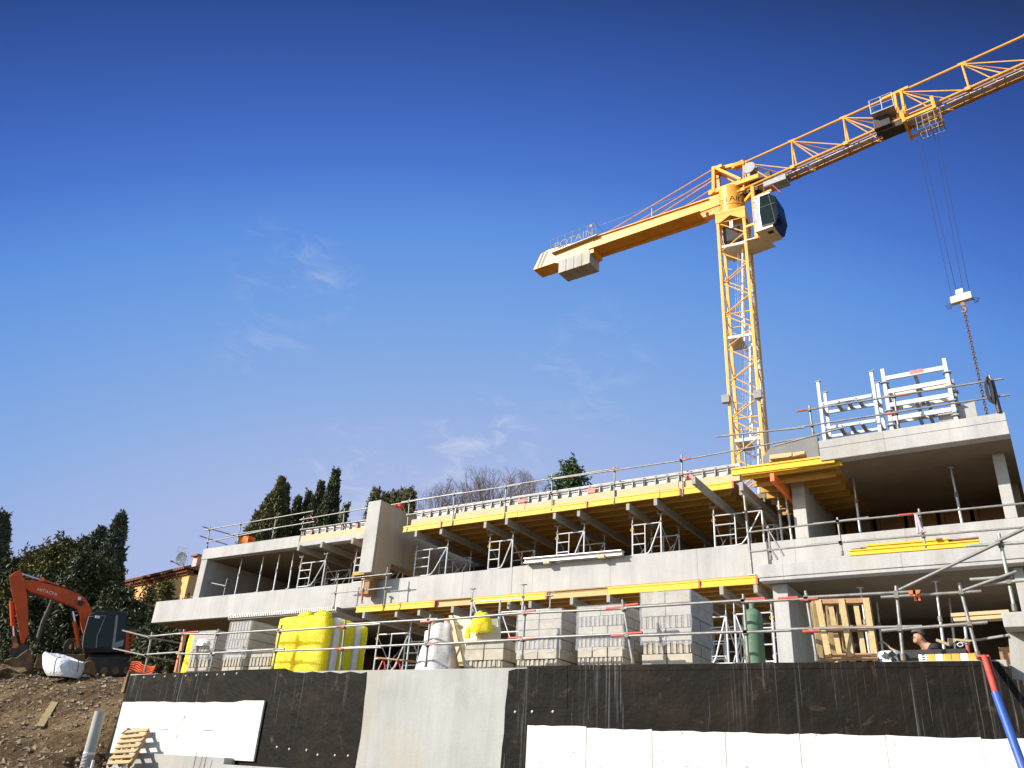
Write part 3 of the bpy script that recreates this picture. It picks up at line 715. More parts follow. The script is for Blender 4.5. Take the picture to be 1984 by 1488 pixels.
for (p, q, dy) in (((1493, 888), (1536, 883), 0), ((1536, 884), (1561, 880), .02), ((1493, 893.5), (1560, 885.5), .2)):
    a = atY(*p, 19.4+dy); c = atY(*q, 19.4+dy); mb = MB(); mb.bar(a, c, .2, .11); mb.build('plank', M['plank'], ps)
# grey beam poking out in front of tower
mb = MB(); a = atY(1343.5, 930, 18.4); c = Vector((a.x, 23, a.z)); mb.bar(a, c, .1, .2); o = mb.build('protruding_beam', M['grey_beam'], bevel=.004)
tag(o, 'single grey timber beam poking out far beyond the yellow roof edge', 'beam')
# long grey shuttering panel lying along the parapet
mb = MB(); a = atY(1018, 1088, YB-.12); c = atY(1207, 1072, YB-.12)
t = thing('shuttering_panel', 'long grey shuttering panel laid along the top of the parapet', 'panel', a)
mb.bar(a, c, .1, .10); mb.build('web', M['form_grey'], t)
mb = MB(); mb.bar(a+Vector((0, 0, .065)), c+Vector((0, 0, .065)), .24, .025); mb.bar(a+Vector((0, 0, -.06)), c+Vector((0, 0, -.06)), .2, .02); mb.build('flange', M['galv'], t)
for px, py in ((1060, 1089), (1166, 1078)):
    p = atY(px, py, YB-.2); mb = MB(); mb.box(p.x-.1, p.x+.1, p.y-.06, p.y+.04, p.z-.05, p.z+.03); mb.build('chock', M['plank'], t)
# red prop and timber packing below the fin
pk = thing('timber_packing', 'orange brown timber blocks packed under the foot of the fin wall', 'timber blocks', atY(700, 1115, YF))
for (x0, y0, x1, y1, dy, mt) in ((686, 1113, 709, 1110, 0, 'sec_beam'), (684, 1119, 712, 1115, .12, 'plank_dark'), (703, 1125, 720, 1122, .2, 'sec_beam')):
    a = atY(x0, y0, YF+dy); c = atY(x1, y1, YF+dy); mb = MB(); mb.bar(a, c, .16, .12); mb.build('block', M[mt], pk, bevel=.004)
mb = MB(); a = atY(712, 1122, YF+.3); mb.box(a.x-.1, a.x+.25, YF+.15, YF+.5, a.z-.55, a.z+.02); mb.build('block', M['plank_dark'], pk)
# beams resting on the balcony slab on the right
bb = thing('beam_pile', 'pile of yellow formwork beams lying on the right balcony slab', 'beams', atY(1760, 1068, 19.2))
ybeam('beam', (1680, 1064), (1838, 1051), 19.3, bb); ybeam('beam', (1646, 1072), (1898, 1052), 19.0, bb, 'yel_beam', .13); ybeam('beam', (1830, 1053), (1897, 1046), 19.5, bb, 'plank_dark', .14); ybeam('beam', (1650, 1069), (1690, 1064), 19.45, bb, 'plank_dark', .12)
# ================================================================ GUARD RAILS
def guardrail(label, Y, posts, rails, r=.026, dy_rail=-.05, mat='tube', couple=True, feet=True, reds=(), group='scaffold tube guard rails'):
    """posts and rails are survey pixel pairs on the plane at depth Y (an entry may carry its own depth)"""
    def pp(q): return atY(q[0], q[1], q[2] if len(q) > 2 else Y)
    p0 = pp(posts[0][1]) if posts else pp(rails[0][0])
    t = thing('guard_rail', label, 'guard rail', p0, group)
    prs = [(pp(a), pp(b_)) for a, b_ in posts]; rrs = [(pp(a)+Vector((0, dy_rail, 0)), pp(b_)+Vector((0, dy_rail, 0))) for a, b_ in rails]
    for a, b_ in prs:
        mb = MB(); mb.tube(a, b_, r, 10); po = mb.build('post', M[mat], t, smooth=True)
        if couple:
            for c, d in rrs:
                if min(c.x, d.x)-.05 <= a.x <= max(c.x, d.x)+.05 and abs(d.x-c.x) > .3:
                    k = (a.x-c.x)/(d.x-c.x); z = c.z + (d.z-c.z)*k
                    if min(a.z, b_.z) < z < max(a.z, b_.z):
                        u = (z-a.z)/(b_.z-a.z); q = a.lerp(b_, u)
                        mb = MB(); mb.tube(q-Vector((0, 0, .045)), q+Vector((0, 0, .045)), r*1.5, 8); mb.box(q.x-.032, q.x+.032, q.y+dy_rail-.028, q.y, q.z-.03, q.z+.03); mb.build('coupler', M['coupler'], po)
        if feet:
            mb = MB(); lo_ = a if a.z < b_.z else b_; mb.tube(lo_, lo_+Vector((0, 0, .10)), r*1.45, 8); mb.build('socket', M['coupler'], po)
    for c, d in rrs:
        mb = MB(); mb.tube(c, d, r*.95, 10); mb.build('rail', M[mat], t, smooth=True)
    for (x0, y0, x1, y1) in reds:
        c = atY(x0, y0, Y)+Vector((0, dy_rail-.004, 0)); d = atY(x1, y1, Y)+Vector((0, dy_rail-.004, 0)); mb = MB(); mb.tube(c, d, r*1.02, 10); mb.build('red_tube_end', M['red'], t, smooth=True)
    return t
YG = 14.2
guardrail('corner scaffold guard rail at the left end of the terrace beside the orange netting', YG,
    [((295, 1225), (280, 1302)), ((357, 1219.5), (346.5, 1304))],
    [((291, 1234), (388, 1224.5)), ((284, 1269), (352, 1264)), ((240, 1222, 17.5), (295, 1236, YG)), ((222, 1257, 17.5), (287, 1271, YG)), ((290, 1236, YG), (350, 1246, 16.5)), ((283, 1271, YG), (340, 1282, 16.5))],
    reds=((358, 1227.5, 386, 1224.5),))
guardrail('scaffold guard rail in front of the grey block stacks and the yellow bales', YG,
    [((424, 1219), (406, 1302.5)), ((546, 1210), (527, 1299.5)), ((669.5, 1203), (659, 1298))],
    [((345, 1229), (426, 1228.5)), ((418, 1229), (552, 1220.5)), ((540, 1224), (740, 1209.5)), ((345, 1267), (420, 1267.5)), ((412, 1266), (554, 1258)), ((534, 1262), (742, 1255))],
    reds=((656, 1215.3, 672, 1214.2), (652, 1258.3, 670, 1257.6)))
guardrail('scaffold guard rail in front of the plastic wrapped rolls and the leaning board', YG,
    [((834.6, 1191), (824.5, 1292.5)), ((1018, 1175), (1011, 1280))],
    [((676, 1210.5), (851, 1200)), ((818, 1205), (1040, 1186.5)), ((664, 1256), (850, 1247.5)), ((828, 1250), (1010, 1240)), ((1008, 1239.5), (1040, 1237.5))],
    reds=((818.5, 1206.5, 838, 1204.8), (832, 1247.5, 851, 1246.7), (1017, 1187, 1040, 1185), (988, 1237.7, 1012, 1236.3), (1018, 1239.6, 1038, 1238)))
guardrail('long scaffold guard rail in front of the wrapped grey block stacks', YG,
    [((1206, 1162), (1226.5, 1286)), ((1440, 1151), (1450, 1284))],
    [((1018, 1189), (1217, 1180)), ((1178, 1180.5), (1440, 1164.5)), ((1012, 1238), (1222, 1228.5)), ((1188, 1234), (1448, 1225)), ((1440, 1166), (1485, 1163)), ((1448, 1226), (1535, 1222))],
    reds=((1177, 1181, 1208, 1178), (1214, 1174.5, 1239, 1171.5), (1187, 1233.6, 1212, 1231.5), (1221, 1228.5, 1247, 1227), (1447, 1162.5, 1484, 1160.5)))
guardrail('scaffold guard rail in front of the standing pallet and the man in dark clothes', YG,
    [((1560.6, 1145), (1583, 1281)), ((1736, 1135.6), (1750.5, 1280)), ((1858, 1129), (1896, 1276))],
    [((1440, 1168), (1575, 1161)), ((1566, 1158.5), (1785, 1147)), ((1708, 1158.5), (1902, 1147)), ((1534, 1220), (1788, 1215)), ((1709, 1223), (1914, 1207))],
    reds=((1510, 1161.5, 1548, 1158.8), (1553, 1164, 1587, 1161), (1557, 1225, 1591, 1223.5)))
guardrail('tall scaffold standard with a long diagonal brace at the right end of the wall', 14.05,
    [((1935, 1034), (1966.5, 1184))],
    [((1872, 1059.5), (1990, 1052.5)), ((1880, 1124.5), (1962, 1119)), ((1905, 1134.5), (1990, 1125))], mat='tube_green')
bc = guardrail('long diagonal scaffold brace tube crossing the right balcony', 14.0, [], [((1743, 1144.5), (1938, 1052)), ((1930, 1052), (1995, 1022)), ((1866, 1146), (1970, 1109))], couple=False, mat='tube')
mb = MB()
for px, py in ((1768, 1148.5), (1776, 1148)):
    p = atY(px, py, YG-.05); mb.box(p.x-.05, p.x+.05, p.y-.04, p.y+.04, p.z-.03, p.z+.03); mb.box(p.x+.01, p.x+.04, p.y-.03, p.y+.01, p.z-.13, p.z)
t_ = mb.build('orange_coupler', M['orange'], None); tag(t_, 'bright orange coupler clamped on the upper rail right of the standing pallet', 'coupler')
# red adjustable ends of tubes behind
guardrail('guard rail on the left roof edge in front of the tall cypresses', YB+.1,
    [((407, 1020), (401, 1062)), ((467.4, 1012), (460.2, 1053.5)), ((535.8, 1000.6), (527.5, 1043)), ((589, 1000.6), (582, 1056)), ((668, 985.5), (661.5, 1047))],
    [((398, 1028), (609, 991)), ((583, 1008), (716, 985)), ((398, 1052), (540, 1023.5)), ((440, 1039), (611, 1011.5)), ((584, 1027), (716, 1008)), ((394, 1021, YB+.1), (462, 1040, YB+3.2)), ((389, 1039, YB+.1), (442, 1056, YB+3.2))],
    r=.022, reds=((609, 1008, 604, 1000),))
guardrail('short scaffold posts behind the left parapet', YB+.35, [((404.8, 1110.7), (392, 1158)), ((440.7, 1121), (433, 1154))], [((401, 1128), (440, 1136)), ((372, 1157.5), (396, 1155.5))], r=.022, feet=False)
guardrail('long guard rail along the upper roof edge above the yellow beams', YB-.05,
    [((794, 966.5), (788.6, 1031)), ((881, 952), (876.2, 1019)), ((981, 938.8), (976.8, 1005.5)), ((1070, 918.8), (1068.6, 993)), ((1191, 904), (1190, 978)), ((1320.5, 881), (1323, 962)), ((1437.6, 829), (1446.5, 917))],
    [((760, 979), (898, 955)), ((780, 973.5), (1010, 940)), ((985, 942), (1200, 908)), ((1070, 930), (1330, 892)), ((1318, 893.5), (1590, 843.5)), ((790, 998.5), (1080, 954)), ((1060, 958), (1425, 905))],
    r=.022, reds=((1185, 911.5, 1197, 909), (1322, 891.5, 1340, 889)))
guardrail('small guard rail below the fin wall in front of the parapet', 19.45,
    [((656, 1111), (646, 1180)), ((751.4, 1099), (743, 1178))],
    [((643.6, 1124.6), (762, 1112)), ((643.6, 1150.5), (762, 1138.5))], r=.02)
guardrail('guard rail on the right balcony with a pink strap tied to it', 19.0,
    [((1488, 1019), (1494, 1085)), ((1622.4, 1002.6), (1632.4, 1076)), ((1780, 986), (1794, 1064))],
    [((1448, 1033), (1684, 1003.5)), ((1577, 1016), (1990, 976)), ((1456, 1070.5), (1698, 1045)), ((1569, 1057), (1990, 1022.5)), ((1490, 1027), (1520, 1078)), ((1492, 1060), (1508, 1085))], r=.023,
    reds=((1742, 999.5, 1770, 997),))
mb = MB(); p = [atY(x, y, 18.9) for x, y in ((1775, 997), (1780, 1010), (1783, 1022), (1792, 1031), (1779, 1033), (1776, 1012), (1774, 997))]
mb.path(p, .03, 6); tag(mb.build('strap', M['strap'], smooth=True), 'faded pink webbing strap knotted on the balcony guard rail', 'strap')
guardrail('guard rail on the edge of the right roof in front of the white frames', YR+.1,
    [((1568, 786), (1576, 845)), ((1731.6, 760.5), (1741, 831)), ((1917.5, 728), (1934.5, 804))],
    [((1544.6, 799), (1945.6, 735)), ((1510, 835), (1957, 766.5)), ((1388, 847.5), (1560, 829.5)), ((1500, 866), (1635, 830))], r=.024, reds=((1545, 798, 1572, 794.5), (1742, 768.5, 1762, 765.5), (1718, 805, 1740, 801)))
# black cable coil on the corner post
mb = MB(); c = atY(1917, 755, YR+.02)
for k in range(5):
    mb.path([c + Vector((.045*math.cos(an)+.012*k-.03, -.05-.01*k, (.26+.02*k)*math.sin(an)-.05)) for an in [2*math.pi*i/18 for i in range(19)]], .012, 5)
mb.tube(atY(1921, 738, YR), atY(1937, 800, YR), .05, 8)
tag(mb.build('cable_coil', M['black'], smooth=True), 'black cable coil hanging on the last guard rail post of the right roof', 'cable coil')
# tall post standing in front of the parapet near the right block
def tall(label, p, q, Y, r=.03, mat='tube'):
    mb = MB(); a = atY(*p, Y); c = atY(*q, Y); t = thing('scaffold_tube', label, 'scaffold tube', c)
    mb.tube(c, a, r, 10); mb.build('tube', M[mat], t, smooth=True)
    mb = MB(); mb.box(c.x-.08, c.x+.08, c.y-.06, c.y+.06, c.z-.01, c.z+.01); mb.build('base_plate', M['galv'], t)
    return t
tall('tall upright tube in front of the parapet just left of the right block', (1442, 960), (1457.5, 1114), 19.6, .035)

# ================================================================ SHORING TOWERS
def shoring(label, x0, x1, y, z0, z1, dep=1.3, flip=False, heads=True, group='aluminium shoring towers'):
    t = thing('shoring_tower', label, 'shoring tower', ((x0+x1)/2, y, z0), group)
    W = x1-x0; H = z1-z0; zt = z0+H*.86; zb = z0+.22*H; r = .026
    fx = (lambda u: x0+W*u) if not flip else (lambda u: x1-W*u)
    for k, yy in enumerate((y, y+dep)):
        V = lambda u, z: Vector((fx(u), yy, z))
        mb = MB()
        mb.tube(V(0, z0), V(0, zt+.02), r, 8); mb.tube(V(1, z0), V(1, zt+.02), r, 8)
        for z in (zt-.03, zb): mb.tube(V(0, z), V(1, z), r*.75, 8)
        lb = zb + (zt-zb)*.28
        mb.tube(V(.44, lb), V(.44, zt-.03), r*.7, 8)
        for i in range(3): mb.tube(V(0, lb+(zt-lb)*i/3), V(.44, lb+(zt-lb)*i/3), r*.7, 8)
        mb.path([V(.44, lb), V(.56, lb+.03), V(.64, lb+.14), V(.96, zt-.06)], r*.75, 8)
        mb.tube(V(.44, z0), V(.44, zb), r*.65, 8); mb.tube(V(.72, z0), V(.9, zb), r*.65, 8)
        for u in (0, 1):
            for z in (zt, zb): mb.lathe([(r, -.03), (r*1.7, -.02), (r*1.7, .02), (r, .03)], V(u, z), 8, mi=1)
        f = mb.build('frame', [M['alu'], M['coupler']], t, smooth=True)
        if k == 0:
            for z in (zt-.16, zb-.1):
                mb = MB(); mb.path([V(0, z)+Vector((.05*math.cos(a_), -.03, .05*math.sin(a_))) for a_ in [i*math.pi/5 for i in range(8)]], .008, 5)
                mb.build('locking_pin', M['yel_beam'], f)
        for u in (0, 1):
            mb = MB(); mb.tube(V(u, zt+.02), V(u, z1-.06), .018, 8); jk = mb.build('head_jack', M['galv'], t, smooth=True)
            if heads:
                mb = MB(); p = V(u, z1-.06); mb.box(p.x-.085, p.x+.085, p.y-.055, p.y+.055, p.z-.01, p.z)
                for dx in (-.082, .082):
                    for dy in (-.05, .05): mb.box(p.x+dx-.005, p.x+dx+.005, p.y+dy-.005, p.y+dy+.005, p.z, p.z+.11)
                mb.build('fork_head', M['tube'], jk)
            mb = MB(); p = V(u, z0); mb.box(p.x-.07, p.x+.07, p.y-.07, p.y+.07, z0-.002, z0+.012); mb.build('base_plate', M['galv'], t)
    for u in (0, 1):
        mb = MB(); mb.tube((fx(u), y, zb+.1), (fx(u), y+dep, zt-.1), .014, 6); mb.tube((fx(u), y, zt-.1), (fx(u), y+dep, zb+.1), .014, 6); mb.build('cross_brace', M['galv'], t)
    return t
ZF = ZS+.225
ut = [((802, 1112), (863, 1108), 'first from the fin wall'), ((946, 1099), (991, 1095), 'second from the fin wall'), ((1079, 1076), (1131.5, 1070), 'behind the long grey panel'),
      ((1226, 1074), (1282, 1069.6), 'right of the long grey panel'), ((1386, 1058), (1481, 1052), 'wide one next to the right block')]
NTH = ['tower nearest the fin wall', 'second tower from the fin wall', 'tower at the grey panel', 'fourth tower from the fin wall', 'wide tower']
for k, (a, c, s) in enumerate(ut):
    xa, xb = X(*a, YB+.5), X(*c, YB+.5)
    shoring('aluminium shoring tower in the upper storey, ' + s, xa, xb, YB+.5, ZF, 8.83)
    t = shoring('dim shoring tower deep in upper storey, one behind the ' + NTH[k], xa+.15, xb+.1, YB+3.6, ZF, 8.83, heads=False)
    if k < 4: shoring('dark shoring tower farthest back upstairs, two behind the ' + NTH[k], xa+.4, xb+.3, YB+6.4, ZF, 8.83, heads=False)
shoring('aluminium shoring tower in the upper left bay under the short shuttering', X(576, 1135, YB+.4), X(624, 1131, YB+.4), YB+.4, ZF, ZR0-.21)
shoring('aluminium shoring tower close to the left side of the fin wall', X(683, 1126, YB+.5), X(683, 1126, YB+.5)+1.1, YB+.5, ZF, ZR0-.21)
shoring('dim shoring tower at the back of the upper left bay', X(590, 1135, YB+3.4), X(634, 1131, YB+3.4), YB+3.4, ZF, ZR0-.02, heads=False)
for px, py in ((583, 1068), (629, 1054), (689, 1045)):
    mb = MB(); p = atY(px, py, YB-.05); mb.box(p.x-.05, p.x+.05, YB-.2, 24, ZR0-.205, ZR0-.004); o = mb.build('roof_beam', M['grey_beam'])
    tag(o, 'grey timber beam under the left roof ' + {583: 'at the left tower leg', 629: 'at the right tower leg', 689: 'next to the fin wall'}[px], 'beam', 'beams under the left roof')
# towers of the lower storey
lt = [((724, 1296), (789, 1280), 'right of the yellow bales'), ((1428.6, 1283), (1505, 1283), 'behind the green cylinder')]
shoring('aluminium shoring tower on the terrace right of the yellow bales', X(724, 1296, 20.5), X(788, 1285, 20.5), 20.5, TZ, 6.26, 1.4)
shoring('aluminium shoring tower on the terrace behind the green cylinder', X(1428.6, 1283, 20.3), X(1503, 1283, 20.3), 20.3, TZ, 6.26, 1.3, True)
shoring('aluminium shoring tower on the terrace left of the green cylinder', X(1345, 1283, 20.5), X(1412, 1283, 20.5), 20.5, TZ, 6.26, 1.3)
shoring('aluminium shoring tower with empty fork heads behind the yellow bag', X(912, 1195, 18.2), X(1012, 1183, 18.2), 18.2, TZ, atY(919, 1136, 18.2).z, 1.4, True)
for k, xx in enumerate((-16.2, -13.2, -10.3, -7.6)):
    shoring('dim shoring tower deep under the lower deck, ' + ['behind the yellow bales', 'behind the plastic wrapped rolls', 'behind the wrapped block stacks', 'behind the tallest block stack'][k], xx-.5, xx+.6, 22.2, TZ, 6.26, 1.3, heads=False)

# ================================================================ STEEL PROPS
def prop(label, a, c, Y, group, red=False):
    p = atY(*a, Y); q = atY(*c, Y); x = (p.x+q.x)/2
    t = thing('steel_prop', label, 'prop', (q.x, q.y, q.z), group)
    m_ = q.lerp(p, .52)
    mb = MB(); mb.tube(q, m_, .032, 10); o = mb.build('outer_tube', M['red' if red else 'galv'], t, smooth=True)
    mb = MB(); mb.lathe([(.033, -.06), (.048, -.05), (.048, .05), (.033, .06)], m_, 10); mb.build('collar', M['coupler'], o)
    mb = MB(); mb.tube(m_, p, .025, 10); mb.build('inner_tube', M['galv'], t, smooth=True)
    mb = MB(); mb.box(p.x-.07, p.x+.07, p.y-.07, p.y+.07, p.z-.008, p.z); mb.build('head_plate', M['galv'], t)
    mb = MB(); mb.box(q.x-.07, q.x+.07, q.y-.07, q.y+.07, q.z, q.z+.008); mb.build('base_plate', M['galv'], t)
    return t
g = 'steel props in the upper left bay'
prop('steel prop in the upper left bay nearest the end wall', (470, 1079), (455, 1153), YB+.5, g)
prop('steel prop in the middle of the upper left bay', (512, 1075), (498, 1148), YB+.5, g)
prop('steel prop in the upper left bay between the middle prop and the tower', (543, 1070.5), (529.5, 1145), YB+.5, g)
prop('steel prop in the upper left bay touching the shoring tower', (570.5, 1066), (558.5, 1141), YB+.5, g)
g = 'steel props in the upper right rooms'
prop('steel prop with an orange mark standing left of the upper column', (1505.8, 940), (1515.6, 1051), YB+.35, g)
prop('steel prop leaning against the left side of the upper column', (1519.5, 940), (1534.8, 1050), YB+.3, g)
prop('steel prop in the left half of the upper right room', (1651, 912), (1667.8, 1038), YB+.45, g)
prop('steel prop in the right half of the upper right room', (1841.5, 905), (1865.3, 1020), YB+.45, g)
g = 'steel props in the lower right room'
prop('steel prop behind the right edge of the standing pallet', (1667, 1139), (1687, 1281), YS+.7, g)
prop('steel prop behind the crouching man', (1812.5, 1127), (1832, 1281), YS+.7, g)
prop('dim steel prop between the standing pallet and the man', (1697, 1150), (1712, 1281), YS+3, g)
prop('dim steel prop far back right of the man', (1838, 1150), (1853, 1281), YS+3, g)
prop('short red topped steel prop right of the man', (1869, 1211), (1878, 1279), 16.3, g, True)
prop('red adjustable prop under the timber packing of the fin wall', (706, 1122), (700.5, 1168), 19.3, None, True)
# red and blue push-pull prop leaning on the wall
t = thing('push_pull_prop', 'red and blue adjustable prop leaning against the right end of the wall', 'prop', atY(1985, 1490, 13.3))
a = atY(1907, 1272, 13.85); mdl = atY(1929, 1343, 13.55); c = atY(1990, 1510, 13.1)
mb = MB(); mb.tube(mdl, c, .055, 12); mb.build('outer_tube', M['blue'], t, smooth=True)
mb = MB(); mb.tube(a, mdl, .042, 12); mb.build('inner_tube', M['red'], t, smooth=True)
mb = MB(); mb.box(a.x-.1, a.x+.06, a.y-.02, a.y+.22, a.z-.005, a.z+.02); mb.tube(a+Vector((.05, .05, .01)), a.lerp(mdl, .6)+Vector((.06, .08, 0)), .015, 6); mb.build('strap_plate', M['red'], t)

# ================================================================ WHITE FRAMES ON THE RIGHT ROOF
def col_(mb, x, y, z0, z1, s=.05, mi=0): mb.box(x-s, x+s, y-s, y+s, z0, z1, mi)
YT = 19.6
t = thing('table_frame', 'white aluminium table frame with tall posts at the left end of the right roof', 'frame', (X(1650, 850, YT), YT, ZT))
xa = X(1592, 800, YT); xb = X(1697, 780, YT); yb = YT+.55
zt_ = {0: atY(1584, 741, YT).z, 1: atY(1686, 722, YT).z, 2: atY(1599, 762, yb).z, 3: atY(1698, 744, yb).z}
for k, (x, y) in enumerate(((xa, YT), (xb, YT), (xa+.03, yb), (xb+.03, yb))):
    mb = MB(); col_(mb, x, y, ZT-.2, zt_[k], .038); po = mb.build('post', M['frame_alu'], t, bevel=.004)
    mb = MB(); mb.bar((x-.06, y, zt_[k]+.01), (x+.06, y, zt_[k]+.03), .1, .02); mb.tube((x+.03, y, zt_[k]), (x+.07, y, zt_[k]+.07), .012, 6); mb.build('post_clip', M['grey_paint'], po)
for za in (atY(1640, 775, YT).z, atY(1645, 823, YT).z):
    mb = MB(); mb.bar((xa+.05, YT, za), (xb-.05, YT, za), .06, .075); mb.bar((xa+.08, yb, za), (xb-.02, yb, za), .06, .075); mb.build('beam', M['frame_alu'], t, bevel=.004)
    for s in (.30, .50, .70): mb = MB(); mb.bar((xa+(xb-xa)*s, YT+.03, za), (xa+(xb-xa)*s, yb-.03, za), .08, .05); mb.build('slat', M['grey_paint'], t)
    mb = MB(); mb.bar((xa, YT+.04, za-.05), (xa, yb, za-.05), .05, .09); mb.bar((xb, YT+.04, za-.05), (xb, yb, za-.05), .05, .09); mb.build('end_rails', M['grey_paint'], t)
    mb = MB()
    for x in (xa+.05, xb-.45):
        mb.path([(x, YT-.06, za+.02), (x, YT-.06, za-.07), (x+.38, YT-.06, za-.06), (x+.38, YT-.06, za+.02)], .014, 6)
    mb.build('bracket', M['alu'], t)
t = thing('rack_frame', 'white aluminium rack of five stacked frames beside the crane hook on the right roof', 'frame', (X(1785, 820, YT), YT, ZT))
xa = X(1720, 780, YT); xb = X(1842, 760, YT); yb = YT+1.0
za_ = atY(1713, 715, YT).z; zb_ = atY(1826, 696, YT).z
for k, (x, y) in enumerate(((xa, YT), (xb, YT), (xa+.03, yb), (xb+.03, yb))):
    mb = MB(); z1 = (za_, zb_, za_-.3, zb_-.1)[k]; col_(mb, x, y, ZT-.2, z1, .042)
    po = mb.build('post', M['frame_alu' if k < 2 else 'grey_paint'], t, bevel=.004)
    mb = MB()
    for i in range(1, 5): z = ZT + (z1-ZT)*i/5; mb.box(x-.085, x+.085, y-.085, y+.085, z-.012, z+.012)
    mb.build('flange', M['grey_paint'], po)
zs = [atY(1780, y, YT).z for y in (722, 749, 776, 804)] ; zs.append(zs[-1]-(zs[-2]-zs[-1])*1.02)
for i, z in enumerate(zs):
    if z < ZT-.1: z = ZT+.03
    mb = MB(); mb.bar((xa+.05, YT-.01, z), (xb-.05, YT-.01, z), .05, .112); o = mb.build('front_beam', M['frame_alu'], t, bevel=.004)
    mb = MB(); mb.bar((xa+.08, yb, z), (xb, yb, z), .05, .12); mb.build('back_beam', M['off_white'], t)
    mb = MB(); L_ = xb-xa; mb.bar((xa+L_*.18, YT+.4, z+.17), (xa+L_*.82, YT+.4, z+.17), .1, .03); mb.bar((xa+L_*.18, YT+.38, z+.22), (xa+L_*.82, YT+.38, z+.22), .05, .025); mb.build('rail_pack', M['alu'], t)
    mb = MB()
    for s in ((.5,) if i < 2 else (.45, .62)): mb.bar((xa+L_*s, YT, z-.02), (xa+L_*s, yb, z-.02), .07, .06)
    for x in (xa, xb): mb.bar((x, YT+.05, z-.02), (x, yb-.05, z-.02), .05, .12)
    mb.build('cross_member', M['grey_paint'], t)
for (i, px, mt) in ((0, 1775, 'sticker'),):
    p = atY(px, 719.5, YT-.04); mb = MB(); mb.box(p.x-.15, p.x+.15, YT-.042, YT-.036, p.z-.045, p.z+.045); mb.build('sticker', M[mt], t)
mb = MB(); p = atY(1790, 818, YT-.1); mb.box(p.x-.1, p.x+.1, YT-.043, YT-.036, ZT-.0, ZT+.06); mb.build('sticker', M['yel_beam'], t)
mb = MB(); pp = [atY(x, y, YT+.14) for x, y in ((1818, 800), (1888, 777), (1896, 815), (1820, 830))]; mb.prism([Vector((p.x, YT+.14, p.z)) for p in pp], (0, .12, 0))
tag(mb.build('precast_element', M['concrete_plain'], bevel=.006), 'light concrete panel standing upright on the right roof beside the hook chain', 'panel')
# ================================================================ GOODS ON THE TERRACE
def stack(label, x0, x1, y0, rows, lay, film_rows=0, dep=1.15, group='stacks of concrete blocks on the terrace', pal=True, top=None):
    """rows of blocks: 'w' two wide faces, 'n' narrow ends on edge; lay = list bottom to top of (kind, height)"""
    t = thing('block_stack', label, 'block stack', ((x0+x1)/2, y0, TZ), group)
    z = TZ; W = x1-x0
    if pal:
        mb = MB()
        mb.box(x0+.03, x1-.03, y0+.03, y0+dep, z+.085, z+.105)
        for xx in (x0+.08, (x0+x1)/2, x1-.08): mb.box(xx-.05, xx+.05, y0+.02, y0+dep, z, z+.083)
        mb.build('pallet', M['pallet'], t); z += .107
    for i, (k, h) in enumerate(lay):
        nn = {'w': 2, 'n': rows, 'm': 3}[k]; nd = 2 if k == 'n' else 3
        off = rnd.uniform(-.014, .014); a0 = x0 + (0 if k == 'w' else .02); a1 = x1 - (0 if k == 'w' else .03)
        for j in range(nn):
            xa = a0 + (a1-a0)*j/nn; xb = a0 + (a1-a0)*(j+1)/nn
            for d in range(nd):
                ya = y0 + dep*d/nd; yb = y0 + dep*(d+1)/nd
                if d == 1 and nd == 3 and 0 < j < nn-1: continue
                mb = MB(); dy = rnd.uniform(-.012, .012) + off; gp = .010 if k == 'w' else .011
                xa_, xb_, ya_, yb_, z0_, z1_ = xa+gp, xb-gp, ya+dy+.004, yb+dy-.004, z+.006, z+h-.006
                if k == 'n':      # block ends with a tongue along one edge and a groove along the other
                    xm = xa_ + (xb_-xa_)*.62
                    mb.box(xa_, xm, ya_, yb_, z0_, z1_); mb.box(xm+.0005, xb_, ya_+.022, yb_-.022, z0_+.012, z1_-.004)
                else: mb.box(xa_, xb_, ya_, yb_, z0_, z1_)
                mb.build('block', M['block'], t)
        z += h
    mb = MB(); mb.box(x0+.05, x1-.05, y0+.08, y0+dep-.06, TZ+.11, z-.02); mb.build('core', M['block_dark'], t)
    if film_rows:
        hz = sum(h for k, h in lay[-film_rows:]); z0 = z-hz-.05
        mb = MB(); e = .018; n = 9
        ring = []
        for (xa, ya), (xb, yb) in (((x0-e, y0-e), (x1+e, y0-e)), ((x1+e, y0-e), (x1+e, y0+dep+e)), ((x1+e, y0+dep+e), (x0-e, y0+dep+e)), ((x0-e, y0+dep+e), (x0-e, y0-e))):
            ring += [(xa+(xb-xa)*i/n, ya+(yb-ya)*i/n) for i in range(n)]
        m_ = 5; k = len(ring); vs = []
        for q in range(m_+1):
            for x, y in ring: vs.append((x+rnd.uniform(-.008, .008), y+rnd.uniform(-.008, .008), z0+(z+.012-z0)*q/m_ + (rnd.uniform(-.05, .03) if q == 0 else 0)))
        fs = [(q*k+i, q*k+(i+1) % k, (q+1)*k+(i+1) % k, (q+1)*k+i) for q in range(m_) for i in range(k)] + [tuple(m_*k+i for i in range(k))]
        mb.add(vs, fs); mb.build('stretch_film', M['film'], t, smooth=True)
    return t
YK = 14.75
def zz(px, py, Y=YK): return atY(px, py, Y).z
def hs(n, ptop, px): return (zz(px, ptop)-TZ-.107)/n
